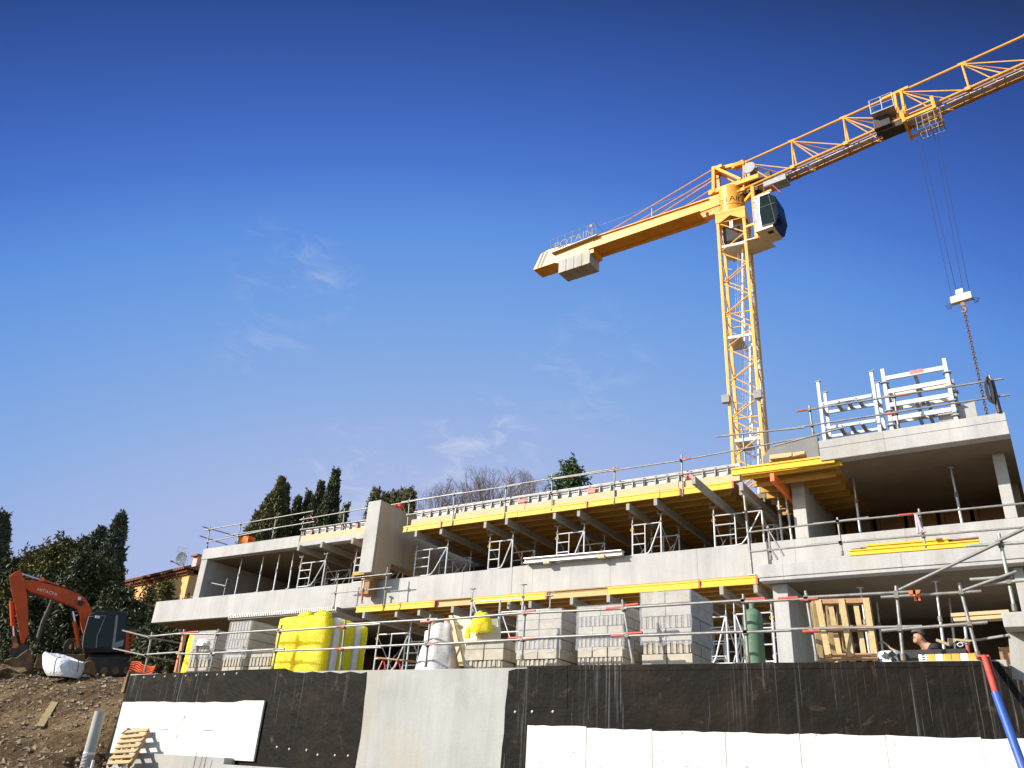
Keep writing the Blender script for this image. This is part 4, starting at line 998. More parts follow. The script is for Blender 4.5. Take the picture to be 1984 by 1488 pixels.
# front row of stacks, left to right
h = hs(3, 1256, 520); stack('low stack of grey blocks directly left of the yellow bales', X(482, 1290, YK), X(524, 1290, YK), YK, 6, [('w', h), ('n', h), ('w', h)], 0, 1.0)
h = hs(6, 1203, 490); stack('tall wrapped stack of grey blocks, second from the left end', X(429, 1295, YK), X(471, 1295, YK), YK, 7, [('m', h), ('n', h), ('w', h), ('n', h), ('n', h), ('n', h)], 4, 1.9)
h = hs(5, 1222, 410); stack('stack of grey blocks at the left end with crumpled plastic on it', X(360, 1300, YK), X(403, 1300, YK), YK, 6, [('w', h), ('n', h), ('n', h), ('w', h), ('w', h)], 3, 1.3)
h = hs(4, 1222, 940); stack('low stack of grey blocks with two large blocks on top under the yellow bag', X(899, 1285, YK), X(974, 1285, YK), YK, 8, [('n', h), ('n', h*.45), ('w', h*1.2), ('w', h*.9)][0:1]+[('w', h*1.15), ('w', h*.95)], 0, 1.0)
h = hs(6, 1181, 1060); stack('wrapped stack of grey blocks right of the yellow bag', X(999, 1285, YK), X(1085, 1285, YK), YK, 9, [('n', h), ('w', h), ('n', h), ('w', h), ('w', h), ('w', h)], 4)
h = hs(6, 1173, 1170); stack('wrapped stack of grey blocks between two other wrapped stacks', X(1117, 1285, YK), X(1209, 1285, YK), YK, 10, [('n', h), ('m', h), ('n', h), ('m', h), ('n', h), ('w', h)], 4)
h = hs(6, 1145, 1300); stack('tallest wrapped stack of grey blocks, left of the green cylinder', X(1243, 1285, YK), X(1342, 1285, YK), YK, 8, [('w', h), ('n', h), ('w', h), ('n', h), ('w', h), ('w', h)], 4)
# crumpled film on the left stack
def crumple(name, mat, c, sx, sy, sz, label, cat, seed=1, sub=3):
    bm = bmesh.new(); bmesh.ops.create_icosphere(bm, subdivisions=sub, radius=1)
    vs = []
    for v in bm.verts:
        n_ = mnoise.noise(v.co*1.7+Vector((seed, 0, 0)))*.28 + mnoise.noise(v.co*4.1+Vector((0, seed, 0)))*.12
        p = v.co*(1+n_); vs.append(Vector((p.x*sx, p.y*sy, max(p.z, -.25)*sz)) + Vector(c))
    fs = [[v.index for v in f.verts] for f in bm.faces]; bm.free()
    mb = MB(); mb.add(vs, fs); o = mb.build(name, M[mat], smooth=True); tag(o, label, cat); return o
p = atY(392, 1249, YK-.02); crumple('plastic_sheet', 'film_thick', p, .30, .12, .16, 'crumpled clear plastic sheet hanging on the leftmost block stack', 'plastic sheet', 3)
# yellow wrapped bales
def bale(label, x0, x1, y0, y1, z1, seed, lumps=0):
    t = thing('insulation_bale', label, 'bale', ((x0+x1)/2, y0, TZ), 'yellow insulation bales')
    n = 36; m_ = 28
    mb = MB()
    def grid(c, du, dv, nn, nu, nv):
        vs = []
        for j in range(nv+1):
            for i in range(nu+1):
                u, v = i/nu, j/nv; p = c + du*u + dv*v
                bu = abs(math.sin(2*math.pi*u*1.0))**.5 if nu > 8 else 1
                e = min(u, 1-u, v, 1-v); puff = .05*min(1, e*12)*(.35+.65*abs(math.sin(math.pi*2*u))**.4*abs(math.sin(math.pi*2*v))**.4)
                puff += .014*mnoise.noise(p*4.1+Vector((seed, 0, 0)))*min(1, e*9)
                vs.append(p + nn*puff)
        return vs, [(j*(nu+1)+i, j*(nu+1)+i+1, (j+1)*(nu+1)+i+1, (j+1)*(nu+1)+i) for j in range(nv) for i in range(nu)]
    zb = TZ+.05; H = z1-zb
    V = Vector
    for c, du, dv, nn in ((V((x0, y0, zb)), V((x1-x0, 0, 0)), V((0, 0, H)), V((0, -1, 0))), (V((x1, y0, zb)), V((0, y1-y0, 0)), V((0, 0, H)), V((1, 0, 0))),
                          (V((x0, y1, zb)), V((0, y0-y1, 0)), V((0, 0, H)), V((-1, 0, 0))), (V((x1, y1, zb)), V((x0-x1, 0, 0)), V((0, 0, H)), V((0, 1, 0))), (V((x0, y0, z1)), V((x1-x0, 0, 0)), V((0, y1-y0, 0)), V((0, 0, 1)))):
        vs, fs = grid(c, du, dv, nn, n, m_); mb.add(vs, fs)
    mb.build('wrapping', M['yellow'], t, smooth=True)
    mb = MB(); mb.box(x0+.04, x1-.04, y0+.04, y1-.04, TZ, TZ+.05); mb.build('pallet', M['pallet'], t)
    for k in range(lumps):
        bm = bmesh.new(); bmesh.ops.create_icosphere(bm, subdivisions=3, radius=1); c = V((x0+(x1-x0)*(.45+.36*k), y0+.2, z1+.05)); vs = []
        for v in bm.verts:
            q = v.co*(1+.35*mnoise.noise(v.co*2.2+V((seed+k*5, 0, 0)))); vs.append(c+V((q.x*.26, q.y*.16, q.z*.14)))
        fs = [[v.index for v in f.verts] for f in bm.faces]; bm.free(); mb = MB(); mb.add(vs, fs); mb.build('wrap_fold', M['yellow'], t, smooth=True)
    return t
YY = 14.55
xa, xb = X(525, 1296, YY), X(618, 1296, YY)-.06
zt = atY(590, 1196, YY).z
bale('front yellow wrapped insulation bale with a puffed quilted face', xa, xb, YY, YY+.30, zt, 1.3, 2)
def white_board(label, x0, x1, y0, y1, z1):
    mb = MB(); mb.box(x0, x1, y0, y1, TZ+.01, z1); tag(mb.build('foam_board', M['foam_white'], bevel=.006), label, 'foam board', 'white foam boards between the yellow bales')
white_board('white foam board edge between the front and the middle yellow bale', xa+.1, xb+.03, YY+.37, YY+.56, zt+.03)
bale('middle yellow wrapped insulation bale with a smooth side', xa+.1, xb+.02, YY+.62, YY+1.06, zt+.02, 2.1)
white_board('white foam board edge between the middle and the rear yellow bale', xa+.1, xb+.03, YY+1.12, YY+1.30, zt)
bale('rear yellow wrapped insulation bale', xa+.1, xb+.02, YY+1.36, YY+1.52, zt, 4.4)
bale('narrow yellow wrapped bale behind the orange prop at the left end', X(352, 1300, 15.1), X(366, 1300, 15.1), 15.1, 15.7, atY(372, 1228, 15.1).z, 5.2)
mb = MB(); a = atY(358, 1228, 14.45); c = atY(341, 1303, 14.35); mb.bar(c, a, .10, .07); 
tag(mb.build('orange_plank', M['orange'], bevel=.004), 'orange painted plank leaning upright at the left end of the terrace', 'plank')
# polythene wrapped rolls
t = thing('wrapped_rolls', 'bundle of membrane rolls loosely covered in white polythene', 'rolls', atY(850, 1290, 14.9))
def cone(pts, c, n=26, seed=0, amp=.05):
    vs = []; 
    for r, z in pts:
        for j in range(n):
            an = 2*math.pi*j/n; k = 1 + amp*mnoise.noise((math.cos(an)*2.3+seed, math.sin(an)*2.3, z*2.2)) + amp*.7*math.sin(an*7+z*3+seed)
            vs.append(Vector((c[0]+r*k*math.cos(an)+.10*z, c[1]+r*k*math.sin(an)*.8, c[2]+z)))
    m_ = len(pts); return vs, [(i*n+j, i*n+(j+1) % n, (i+1)*n+(j+1) % n, (i+1)*n+j) for i in range(m_-1) for j in range(n)] + [tuple((m_-1)*n+j for j in range(n))]
c = atY(846, 1288, 14.95); c.z = TZ; H = atY(846, 1212, 14.95).z-TZ
W = .9*(X(888, 1285, 14.95)-X(806, 1285, 14.95))/2
mb = MB(); vs, fs = cone([(W*1.15, 0), (W*1.04, .05), (W*.95, H*.25), (W*.86, H*.5), (W*.72, H*.75), (W*.60, H*.93), (W*.42, H*1.02), (W*.1, H*1.04)], (c.x, c.y, TZ), 40, 3, .07); mb.add(vs, fs); mb.build('polythene', M['film_thick'], t, smooth=True)
for (px, py, rr) in ((840, 1200, .085), (869, 1204, .10)):
    q = atY(px, py, 14.98); mb = MB(); mb.lathe([(rr, TZ+.05-q.z), (rr, 0), (rr*.82, .004), (rr*.8, -.2)], q, 18); mb.build('roll', M['cardboard'], t, smooth=True)
q = atY(877, 1288, 14.98); mb = MB(); mb.lathe([(.13, 0), (.13, atY(877, 1212, 14.98).z-TZ)], (q.x, q.y+.05, TZ), 18); mb.build('roll', M['cardboard'], t, smooth=True)
t = thing('paper_sack', 'upright white and red paper sack left of the polythene wrapped rolls', 'sack', atY(824, 1289, 15.3))
a = atY(819, 1255, 15.3); c = atY(829, 1221, 15.3); mb = MB(); mb.box(a.x, c.x+.05, 15.3, 15.5, TZ, c.z); mb.build('sack_body', M['white'], t, bevel=.03)
mb = MB(); mb.box(a.x-.004, c.x+.054, 15.295, 15.45, TZ+.1, atY(822, 1243, 15.3).z); mb.build('red_print', M['red'], t, bevel=.03)
# leaning cream boards
t = thing('leaning_boards', 'pair of cream foam boards leaning back behind the low block stack', 'boards', atY(890, 1288, 14.6))
b0 = atY(898, 1289, 14.62); b1 = atY(876, 1192, 14.95)
off = Vector((.06, 1.15, -.12))
up_ = b1-b0
mb = MB(); mb.prism([b0, b0+Vector((-.12, 0, 0)), b1+Vector((-.10, 0, 0)), b1], Vector((.02, .05, 0))); mb.build('timber_edge', M['plank'], t)
tl = atY(878, 1191, 14.97); tr = atY(964, 1198, 15.35); br = atY(966, 1228, 15.35)
pl = [Vector((b0.x, 14.66, b0.z)), tl, atY(921, 1203, 15.1), atY(930, 1200, 15.1), tr, br, Vector((br.x, 15.3, TZ))]
mb = MB(); mb.prism(pl, (0, .1, 0)); mb.build('board', M['foam_yellow'], t)
# yellow plastic bag with red letters
c = atY(926, 1206, 14.75)
o = crumple('plastic_bag', 'yellow', (c.x-.05, 14.95, atY(926, 1222, 14.75).z+.10), .27, .16, .36, 'yellow plastic bag with red lettering lying on the low block stack', 'bag', 9, 4)
vs, fs = text_geo('DSSD', .115)
mb = MB(); pts = []
lc = atY(921, 1206, 14.74); lc = Vector((lc.x, 14.74, lc.z-.01))
mb.add([Vector((lc.x - v*1.0 + .03, 14.735, lc.z + u*.8)) for u, v in vs], fs); mb.build('lettering', M['letter_red'], o)
o2 = crumple('bag_tail', 'yellow', (c.x-.24, 14.73, atY(912, 1232, 14.73).z), .07, .03, .2, 'torn yellow end of the plastic bag', 'bag', 4, 3)
o2.parent = o; o2.location = o2.location - o.location; del o2['category']; del o2['label']
# gas cylinder
p = atY(1464, 1281, 14.75); q = atY(1458, 1181, 14.75); r_ = .17; H = q.z-TZ
mb = MB(); t = thing('gas_cylinder', 'tall dull green gas cylinder standing at the front edge of the terrace', 'gas cylinder', (p.x, 14.75, TZ))
mb.lathe([(r_*.9, 0), (r_, .03), (r_, H-.14), (r_*.93, H-.07), (r_*.7, H-.02), (r_*.35, H+.01), (.045, H+.02)], (p.x, 14.75, TZ), 28); mb.build('body', M['gas'], t, smooth=True)
mb = MB(); mb.lathe([(.045, H+.02), (.05, H+.1), (.03, H+.11)], (p.x, 14.75, TZ), 12); mb.build('valve', M['gas'], t, smooth=True)
# standing pallets
def pallet(label, bl, br, tl, tr, slats, name='pallet', swap=False, group=None, hthick=.12):
    """deck boards run from bottom edge to top edge; bl.. are 3D corners"""
    t = thing(name, label, 'pallet', bl, group)
    n = ((br-bl).cross(tl-bl)).normalized()
    P = lambda u, v, d=0: bl.lerp(br, u).lerp(tl.lerp(tr, u), v) + n*d
    for u, wd in slats:
        a, c = P(u, 0), P(u, 1); mb = MB(); mb.bar(a, c, wd, .022, n); mb.build('deck_board', M['pallet'], t)
    for v in (.04, .5, .96):
        mb = MB(); mb.bar(P(0, v, .05), P(1, v, .05), .09, .075, n); mb.build('bearer', M['plank_dark'], t)
    for u in (.07, .5, .94):
        mb = MB(); mb.bar(P(u, .02, .10), P(u, .98, .10), .1, .02, n); mb.build('bottom_board', M['pallet'], t)
    return t
Yp = 14.75
pallet('wooden pallet standing on edge in front of the lower right room', atY(1602, 1281, Yp), atY(1704, 1280, Yp), atY(1580, 1166, Yp+.35), atY(1686.5, 1163, Yp+.35),
       [(.07, .075), (.27, .085), (.50, .12), (.73, .085), (.94, .11)], hthick=.1)
pallet('second wooden pallet half hidden behind the standing pallet', atY(1582, 1281, Yp+.25), atY(1640, 1280, Yp+.55), atY(1571, 1168, Yp+.5), atY(1630, 1166, Yp+.8), [(.06, .09), (.5, .1), (.9, .1)])
# pail, hose, dark crate, orange pack
p = atY(1722, 1280, 14.6)
p = atY(1724, 1280, 14.6); t = thing('paint_pail', 'white pail splashed with black and blue right of the standing pallet', 'pail', (p.x, 14.72, TZ))
mb = MB(); hp = atY(1722, 1262, 14.6).z-TZ; mb.lathe([(.18, 0), (.20, hp), (.185, hp), (.17, hp-.05)], (p.x, 14.72, TZ), 24); mb.build('pail', M['bucket_white'], t, smooth=True)
mb = MB()
for k in range(9):
    an = rnd.uniform(-2.6, -.6); z = rnd.uniform(.03, hp-.03); rr = .193; s = rnd.uniform(.025, .05)
    c = Vector((p.x+rr*math.cos(an), 14.72+rr*math.sin(an), TZ+z)); ux = Vector((-math.sin(an), math.cos(an), 0)); nn = Vector((math.cos(an), math.sin(an), 0))
    poly = [c + nn*.006 + ux*(s*math.cos(a_)*rnd.uniform(.6, 1.5)) + Vector((0, 0, 1))*(s*math.sin(a_)*rnd.uniform(.6, 1.5)) for a_ in [i*math.pi/4 for i in range(8)]]
    mb.prism(poly, nn*.003)
mb.build('splashes', M['black'], t)
mb = MB(); an = -2.3; c = Vector((p.x+.192*math.cos(an), 14.72+.192*math.sin(an), TZ+.09)); mb.obox(c, (Vector((-math.sin(an), math.cos(an), 0)), Vector((math.cos(an), math.sin(an), 0)), Vector((0, 0, 1))), (.03, .006, .045)); mb.build('blue_label', M['blue'], t)
mb = MB(); mb.path([atY(x, y, 14.95) for x, y in ((1704, 1247), (1706, 1244), (1711, 1244), (1717, 1248), (1725, 1256), (1735, 1261), (1744, 1264))], .016, 7); tag(mb.build('hose', M['cloth_tan'], smooth=True), 'beige hose curling out of the white pail', 'hose')
t = thing('wrapped_pack', 'long orange and white striped pack lying on the wall top', 'pack', atY(1840, 1280, 14.35))
a = atY(1780, 1279, 14.3); c = atY(1892, 1266, 14.3); x0, x1 = a.x, c.x; n = 6
for i in range(n):
    xx0 = x0+.12+(x1-x0-.12)*i/n; xx1 = x0+.12+(x1-x0-.12)*(i+1)/n; mb = MB(); mb.box(xx0, xx1-.002, 14.32, 14.62, TZ+.002, c.z+.01); mb.build('wrapping', M['orange_wrap' if i % 3 != 1 else 'off_white'], t, bevel=.012)
mb = MB(); mb.box(x0, x0+.118, 14.32, 14.62, TZ+.002, c.z+.01); e_ = mb.build('end_band', M['white'], t, bevel=.012)
mb = MB(); 
for k in range(4): mb.box(x0+.05, x0+.09, 14.316, 14.319, TZ+.02+k*.035, TZ+.04+k*.035)
mb.build('print', M['letter_dark'], e_)
t = thing('dark_crate', 'dark plastic crate with a torn tan lid in front of the crouching man', 'crate', atY(1810, 1270, 14.8))
a = atY(1752, 1279, 14.75); c = atY(1872, 1256, 14.75); mb = MB(); mb.box(a.x, c.x, 14.75, 15.05, TZ, c.z); mb.build('crate', M['black'], t, bevel=.01)
a = atY(1836, 1252, 14.85); mb = MB(); pl = [atY(x, y, 14.86) for x, y in ((1836, 1236), (1885, 1240), (1878, 1244), (1853, 1241), (1840, 1252), (1836, 1250))]; mb.prism(pl, (0, .05, 0)); mb.build('lid', M['cloth_tan'], t)
mb = MB(); mb.path([atY(x, y, 14.84) for x, y in ((1855, 1248), (1860, 1245), (1865, 1247), (1866, 1251), (1860, 1253), (1855, 1250), (1855, 1247))], .01, 6); mb.build('ring', M['alu'], t)
mb = MB(); a = atY(1814, 1240, 14.9); c = atY(1840, 1250, 14.9); mb.tube(a, c, .025, 8); tag(mb.build('tool_handle', M['cloth_tan'], smooth=True), 'short pale tool handle sticking up right of the man', 'handle')
mb = MB(); a = atY(1862, 1245, 15.3); c = atY(1958, 1230, 14.6); mb.tube(a, c, .02, 8); tag(mb.build('steel_bar', M['grey_paint'], smooth=True), 'thin grey bar slanting up to the concrete pier', 'bar')
t = thing('plank_pile', 'pile of two pale planks sticking out beside the concrete pier', 'planks', atY(1900, 1195, 14.9))
for i, (p, q, dy) in enumerate((((1844, 1194), (1956, 1187), 0), ((1849, 1203), (1960, 1195.5), -.03))):
    a = atY(*p, 15.0+dy); c = atY(*q, 15.0+dy); mb = MB(); mb.bar(a, c, .22, .055); mb.build('plank', M['plank'], t, bevel=.003)
mb = MB(); mb.box(*sorted((atY(1936, 1264, 14.6).x, atY(1958, 1264, 14.6).x)), 14.6, 14.8, TZ-.12, atY(1940, 1254, 14.6).z); tag(mb.build('wood_block', M['plank_dark']), 'brown wood block on the wall beside the concrete pier', 'block')
# flat shoring frames piled on the terrace
fp_ = thing('frame_pile', 'low pile of aluminium shoring frames lying on the terrace left of the green cylinder', 'frames', (X(1420, 1283, 17.0), 17.0, TZ))
xa, xb = X(1362, 1283, 17.0), X(1437, 1283, 17.0)
for i in range(6):
    mb = MB(); z = TZ+.06+i*.085; dx = rnd.uniform(-.06, .06); dy = rnd.uniform(-.05, .05)
    mb.tube((xa+dx, 17+dy, z), (xb+dx, 17+dy, z), .026, 7); mb.tube((xa+dx, 17.8+dy, z), (xb+dx, 17.8+dy, z), .026, 7)
    for f in (0, .3, .6, 1): q = xa+(xb-xa)*f+dx; mb.tube((q, 17+dy, z), (q, 17.8+dy, z), .022, 7)
    mb.build('frame', M['alu'], fp_, smooth=True)
# low timber trestle with a plank behind the wall
t = thing('trestle', 'orange plank resting on low red trestles on the terrace', 'trestle', atY(780, 1285, 15.6))
a = atY(733, 1275, 15.5); c = atY(806, 1282, 15.2); mb = MB(); mb.bar(a, c, .22, .03); mb.build('plank', M['plank_dark'], t)
for s in (.15, .55):
    q = a.lerp(c, s); mb = MB(); mb.tube(q, (q.x-.15, q.y-.1, TZ), .02, 6); mb.tube(q, (q.x+.15, q.y+.1, TZ), .02, 6); mb.build('leg', M['red'], t)

# ================================================================ FOREGROUND ON THE BANK
p = atY(166.5, 1483, 13.3); q = atY(191.5, 1378.5, 13.3)
t = thing('drain_pipe', 'upright grey plastic drain pipe standing in the soil at the foot of the bank', 'pipe', (p.x, p.y, p.z-.1))
r_ = 10.2*(q-O).dot(fwd)/FPX
mb = MB(); H = q.z-p.z+.25; mb.lathe([(r_, -.3), (r_, H-.25), (r_*.93, H-.25), (r_*.9, H-.6), (.001, H-.6)], (p.x, p.y, p.z), 28); mb.build('pipe', M['pvc'], t, smooth=True)
mb = MB(); mb.lathe([(r_*1.03, H*.16), (r_*1.05, H*.17), (r_*1.05, H*.19), (r_*1.03, H*.2)], (p.x, p.y, p.z), 28); mb.build('tie', M['white'], t)
mb = MB(); 
for k in range(16):
    z = .02+H*.011*k; an0 = k*1.9
    mb.path([Vector((p.x+(r_+.006)*math.cos(an0+s*.35), p.y+(r_+.006)*math.sin(an0+s*.35), p.z-.1+z+s*.02)) for s in range(8)], .007, 5)
mb.build('wire_binding', M['pvc'], t)
mb = MB(); a = atY(180, 1478, 12.95); mb.lathe([(.035, -.15), (.035, .06), (.028, .062)], a, 12); tag(mb.build('pipe_stub', M['white'], smooth=True), 'short white pipe stub beside the grey drain pipe', 'pipe')
def on_bank(px, py):
    d = ray(px, py); s = 8.0
    while s < 60:
        v = O + d*s
        if v.z <= gz(v.x, v.y, False): return v
        s += .03
    return O + d*20
a = on_bank(104, 1367); c = on_bank(75, 1416)
mb = MB(); mb.bar(a+Vector((0, 0, .10)), c+Vector((0, 0, .12)), .20, .035); tag(mb.build('scrap_plank', M['pallet'], bevel=.003), 'weathered single board lying on the earth bank', 'plank')
pallet('small wooden pallet leaning against the white insulation in the lower left corner', atY(208, 1479, 12.95), atY(258, 1477, 12.95), atY(240, 1417, 13.80), atY(288, 1412, 13.80), [])
t = [o for o in col.objects if o.get('label', '').startswith('small wooden pallet')][0]
bl, br, tl, tr = atY(208, 1480, 12.95), atY(252, 1478, 12.95), atY(240, 1417, 13.80), atY(288, 1412, 13.80)
n_ = ((br-bl).cross(tl-bl)).normalized()
for ch in list(t.children): bpy.data.objects.remove(ch)
for k in range(7):
    v = .03+.94*k/6; mb = MB(); mb.bar(bl.lerp(tl, v), br.lerp(tr, v), .022, .105, (tl-bl).normalized()); 
    mb.build('deck_board', M['pallet'], t)
for u in (.06, .5, .94):
    mb = MB(); mb.bar(bl.lerp(br, u)+n_*.06*(1 if n_.y > 0 else -1), tl.lerp(tr, u)+n_*.06*(1 if n_.y > 0 else -1), .07, .08, n_); mb.build('bearer', M['plank_dark'], t)
# timber form board at the wall end
mb = MB(); mb.prism([(X(238, 1340, YW)-.02, YW-.05, atY(240, 1343, YW).z), (xl-.01, YW-.05, atY(248, 1341, YW).z), (xl-.01, YW-.05, atY(250, 1300, YW).z), (xl-.12, YW-.05, atY(240, 1318, YW).z)], (0, .5, 0))
tag(mb.build('form_board', M['rust']), 'rust brown form board upright at the left end of the retaining wall', 'board')
# orange safety netting
t0 = [atY(x, y, 15.2) for x, y in ((256, 1282), (300, 1292), (292, 1306), (248, 1304))]
mb = MB(); n = 13; m_ = 6
P = lambda u, v: t0[0].lerp(t0[1], u).lerp(t0[3].lerp(t0[2], u), v) + Vector((0, .06*math.sin(u*9), .03*math.sin(u*7+v*3)))
for i in range(n+1): mb.path([P(i/n, v/6) for v in range(7)], .010, 4)
for j in range(m_+1): mb.path([P(u/14, j/m_) for u in range(15)], .012, 4)
tag(mb.build('safety_net', M['net']), 'orange plastic safety netting slumped at the left corner of the terrace', 'netting')
c = on_bank(125, 1302)
# ================================================================ TOWER CRANE
CY = 32.0; CX = atY(1457, 895, CY).x - .02
JA = R(-4.5); jp = Plane((CX, CY, 0), (math.cos(JA), math.sin(JA), 0))
cr = thing('tower_crane', 'yellow tower crane rising behind the building with its jib over the right roof', 'crane', (CX, CY, 2.9))
HW = .62; z_top = 27.25; pan = 1.74
MROT = Matrix.Translation((CX, CY, 0)) @ Matrix.Rotation(R(6), 4, 'Z') @ Matrix.Translation((-CX, -CY, 0))
def turn(mb): mb.v = [MROT @ v for v in mb.v]; return mb
mb = MB()
for sx0 in (-1, 1):
    for sy in (-1, 1): mb.box(CX+sx0*HW-.066, CX+sx0*HW+.066, CY+sy*HW-.066, CY+sy*HW+.066, 2.9, z_top)
turn(mb).build('mast_legs', M['crane_mast'], cr, bevel=.01)
mb = MB(); k = 0; z = z_top-.45
while z > 4:
    for face in range(4):
        c_, s_ = [(0, -1), (1, 0), (0, 1), (-1, 0)][face]
        def fp(u, zz_): return Vector((CX + c_*HW + (-s_)*u*HW, CY + s_*HW + c_*u*HW, zz_))
        sg = 1 if face in (0, 2) else -1
        mb.tube(fp(-sg, z), fp(sg, z-pan/2), .031, 6); mb.tube(fp(sg, z-pan/2), fp(-sg, z-pan), .031, 6)
        if face in (0, 1) and k % 2: mb.tube(fp(-sg, z-pan*.5), fp(-sg*.2, z-pan*.62), .02, 5)
        if k % 3 == 0: mb.tube(fp(-1, z), fp(1, z), .03, 6)
    z -= pan; k += 1
turn(mb).build('mast_lattice', M['crane_mast'], cr)
for sx0 in (-1, 1):
    zc = z_top-9.9; mb = MB(); mb.box(CX+sx0*(HW+.06)-.22, CX+sx0*(HW+.06)+.10, CY-HW-.24, CY-HW-.05, zc-.25, zc+.12); turn(mb).build('mast_bracket', M['grey_paint'], cr, bevel=.01)
# ladders with cages and rest platforms inside the mast
for i in range(4):
    zt = z_top-1.9-5.0*i; zb = zt-5.0
    ld_ = MB(); x0 = CX+.28; 
    a = Vector((CX+.42, CY-.05, zt+.6)); c = Vector((CX+.05, CY+.05, zb+.2))
    for dy in (-.2, .2):
        ld_.bar(a+Vector((0, dy, 0)), c+Vector((0, dy, 0)), .09, .07)
    for j in range(18): ld_.tube(a.lerp(c, j/18)+Vector((0, -.2, 0)), a.lerp(c, j/18)+Vector((0, .2, 0)), .014, 5)
    l_ = turn(ld_).build('ladder', M['white'], cr)
    mb = MB()
    for j in range(7):
        q = a.lerp(c, .1+j*.11); mb.path([q + Vector((-.36*math.sin(an), -.3*math.cos(an), 0)) for an in [math.pi*t_/8 for t_ in range(9)]], .012, 4)
    for an in (.6, 1.57, 2.5): mb.tube(a.lerp(c, .1)+Vector((-.36*math.sin(an), -.3*math.cos(an), 0)), a.lerp(c, .76)+Vector((-.36*math.sin(an), -.3*math.cos(an), 0)), .010, 4)
    turn(mb).build('safety_cage', M['alu'], l_)
    mb = MB(); mb.box(CX-HW+.1, CX+.1, CY-HW+.08, CY+HW-.08, zt-.04, zt); mb.box(CX-HW+.09, CX+.55, CY-HW-.02, CY-HW+.06, zt-.06, zt+.08); turn(mb).build('rest_platform', M['alu'], cr)
mb = MB(); mb.path([(CX+.55, CY+.3, z_top), (CX+.6, CY+.32, 18), (CX+.5, CY+.3, 9)], .07, 6); turn(mb).build('cable_duct', M['white'], cr)
# top of the mast, slewing ring and the lettered turret
mb = MB(); mb.box(CX-HW-.1, CX+HW+.1, CY-HW-.1, CY+HW+.1, z_top, z_top+.16); mb.prism([(CX-HW-.09, CY-HW-.09, z_top-.002), (CX-HW-.09, CY-HW-.09, z_top-.5), (CX-HW+.12, CY-HW-.09, z_top-.5), (CX, CY-HW-.09, z_top-.18), (CX+HW-.12, CY-HW-.09, z_top-.5), (CX+HW+.09, CY-HW-.09, z_top-.5), (CX+HW+.09, CY-HW-.09, z_top-.002)], (0, .03, 0))
mb.prism([(CX+HW+.09, CY-HW-.08, z_top-.002), (CX+HW+.09, CY-HW-.08, z_top-.5), (CX+HW+.09, CY, z_top-.18), (CX+HW+.09, CY+HW, z_top-.5), (CX+HW+.09, CY+HW, z_top-.002)], (-.03, 0, 0)); turn(mb).build('mast_head', M['crane_mast'], cr, bevel=.01)
TB, TT, TR = z_top+.16, 29.0, .63
mb = MB(); mb.lathe([(TR+.09, TB), (TR+.09, TB+.07), (TR, TB+.08), (TR, TT)], (CX, CY, 0), 40); tu = mb.build('turret', M['crane'], cr, smooth=True)
vs, fs = text_geo('POTAIN', .44); wd = max(v[0] for v in vs)-min(v[0] for v in vs)
mb = MB(); span = 1.9*1.08/TR
mb.add([Vector((CX+(TR+.006)*math.sin(x/wd*2.5), CY-(TR+.006)*math.cos(x/wd*2.5), TB+.56+y)) for x, y in vs], fs); mb.build('lettering', M['letter_dark'], tu)
mb = MB(); mb.lathe([(TR+.012, TB+.40), (TR+.012, TB+.42)], (CX, CY, 0), 40); mb.build('turret_seam', M['letter_dark'], tu)
# rest platform behind the mast head, drive boxes
mb = MB(); mb.box(CX-.45, CX+.5, CY-.45, CY+.45, z_top-1.5, z_top-.6); turn(mb).build('slewing_gear', M['crane_dark'], cr, bevel=.02)
mb = MB(); mb.box(CX-.06, CX+.1, CY-HW-.09, CY-HW-.085, z_top-.95, z_top-.55); turn(mb).build('notice_plate', M['white'], cr)
# jib
def zb(s): return 28.52+.082*s
def zt_j(s): return 30.48+.068*s
JW = .38
def P3(s, z, off=0): return jp.at(s, z, off)
S_END = 30.0
mb = MB()
for off in (-JW, JW): mb.tube(P3(.2, zb(.2), off), P3(S_END, zb(S_END), off), .060, 8)
mb.build('lower_chords', M['crane'], cr, smooth=True)
mb = MB(); mb.tube(P3(.72, zt_j(.72)), P3(S_END, zt_j(S_END)), .055, 8); mb.build('upper_chord', M['crane'], cr, smooth=True)
ap = [.75, 3.22, 5.70, 8.25, 10.8, 13.35, 15.9, 18.45, 21.0, 23.5, 26.0, 28.5]
mb = MB()
for i, s in enumerate(ap):
    A = P3(s, zt_j(s)); nx_ = ap[i+1] if i+1 < len(ap) else S_END
    for off in (-JW, JW):
        mb.tube(A, P3(s+.05, zb(s), off), .042 if i else .05, 7)
        m1 = s+(nx_-s)*.52
        mb.tube(A, P3(m1, zb(m1), off), .028, 6); mb.tube(A, P3(nx_-.15, zb(nx_), off), .026, 6)
    for q in (s, s+(nx_-s)*.52): mb.tube(P3(q, zb(q), -JW), P3(q, zb(q), JW), .026, 6)
    mb.tube(P3(s, zb(s), -JW), P3(s+(nx_-s)*.52, zb(s), JW), .02, 5)
    for off in (-JW, JW): mb.obox(P3(s, zb(s)-.02, off), (jp.u, jp.n, Vector((0, 0, 1))), (.10, .07, .09))
    mb.obox(A, (jp.u, jp.n, Vector((0, 0, 1))), (.16, .05, .06))
mb.build('jib_lattice', M['crane'], cr)
s = 8.0   # double frame where two jib sections meet
mb = MB()
for ds in (0, .28):
    for off in (-JW, JW): mb.bar(P3(s+ds, zt_j(s), 0), P3(s+ds, zb(s), off), .10, .16, jp.n)
mb.bar(P3(s-.55, zt_j(s)-.02), P3(s+.6, zt_j(s)+.08), .16, .12); mb.build('section_joint', M['crane'], cr)
mb = MB()
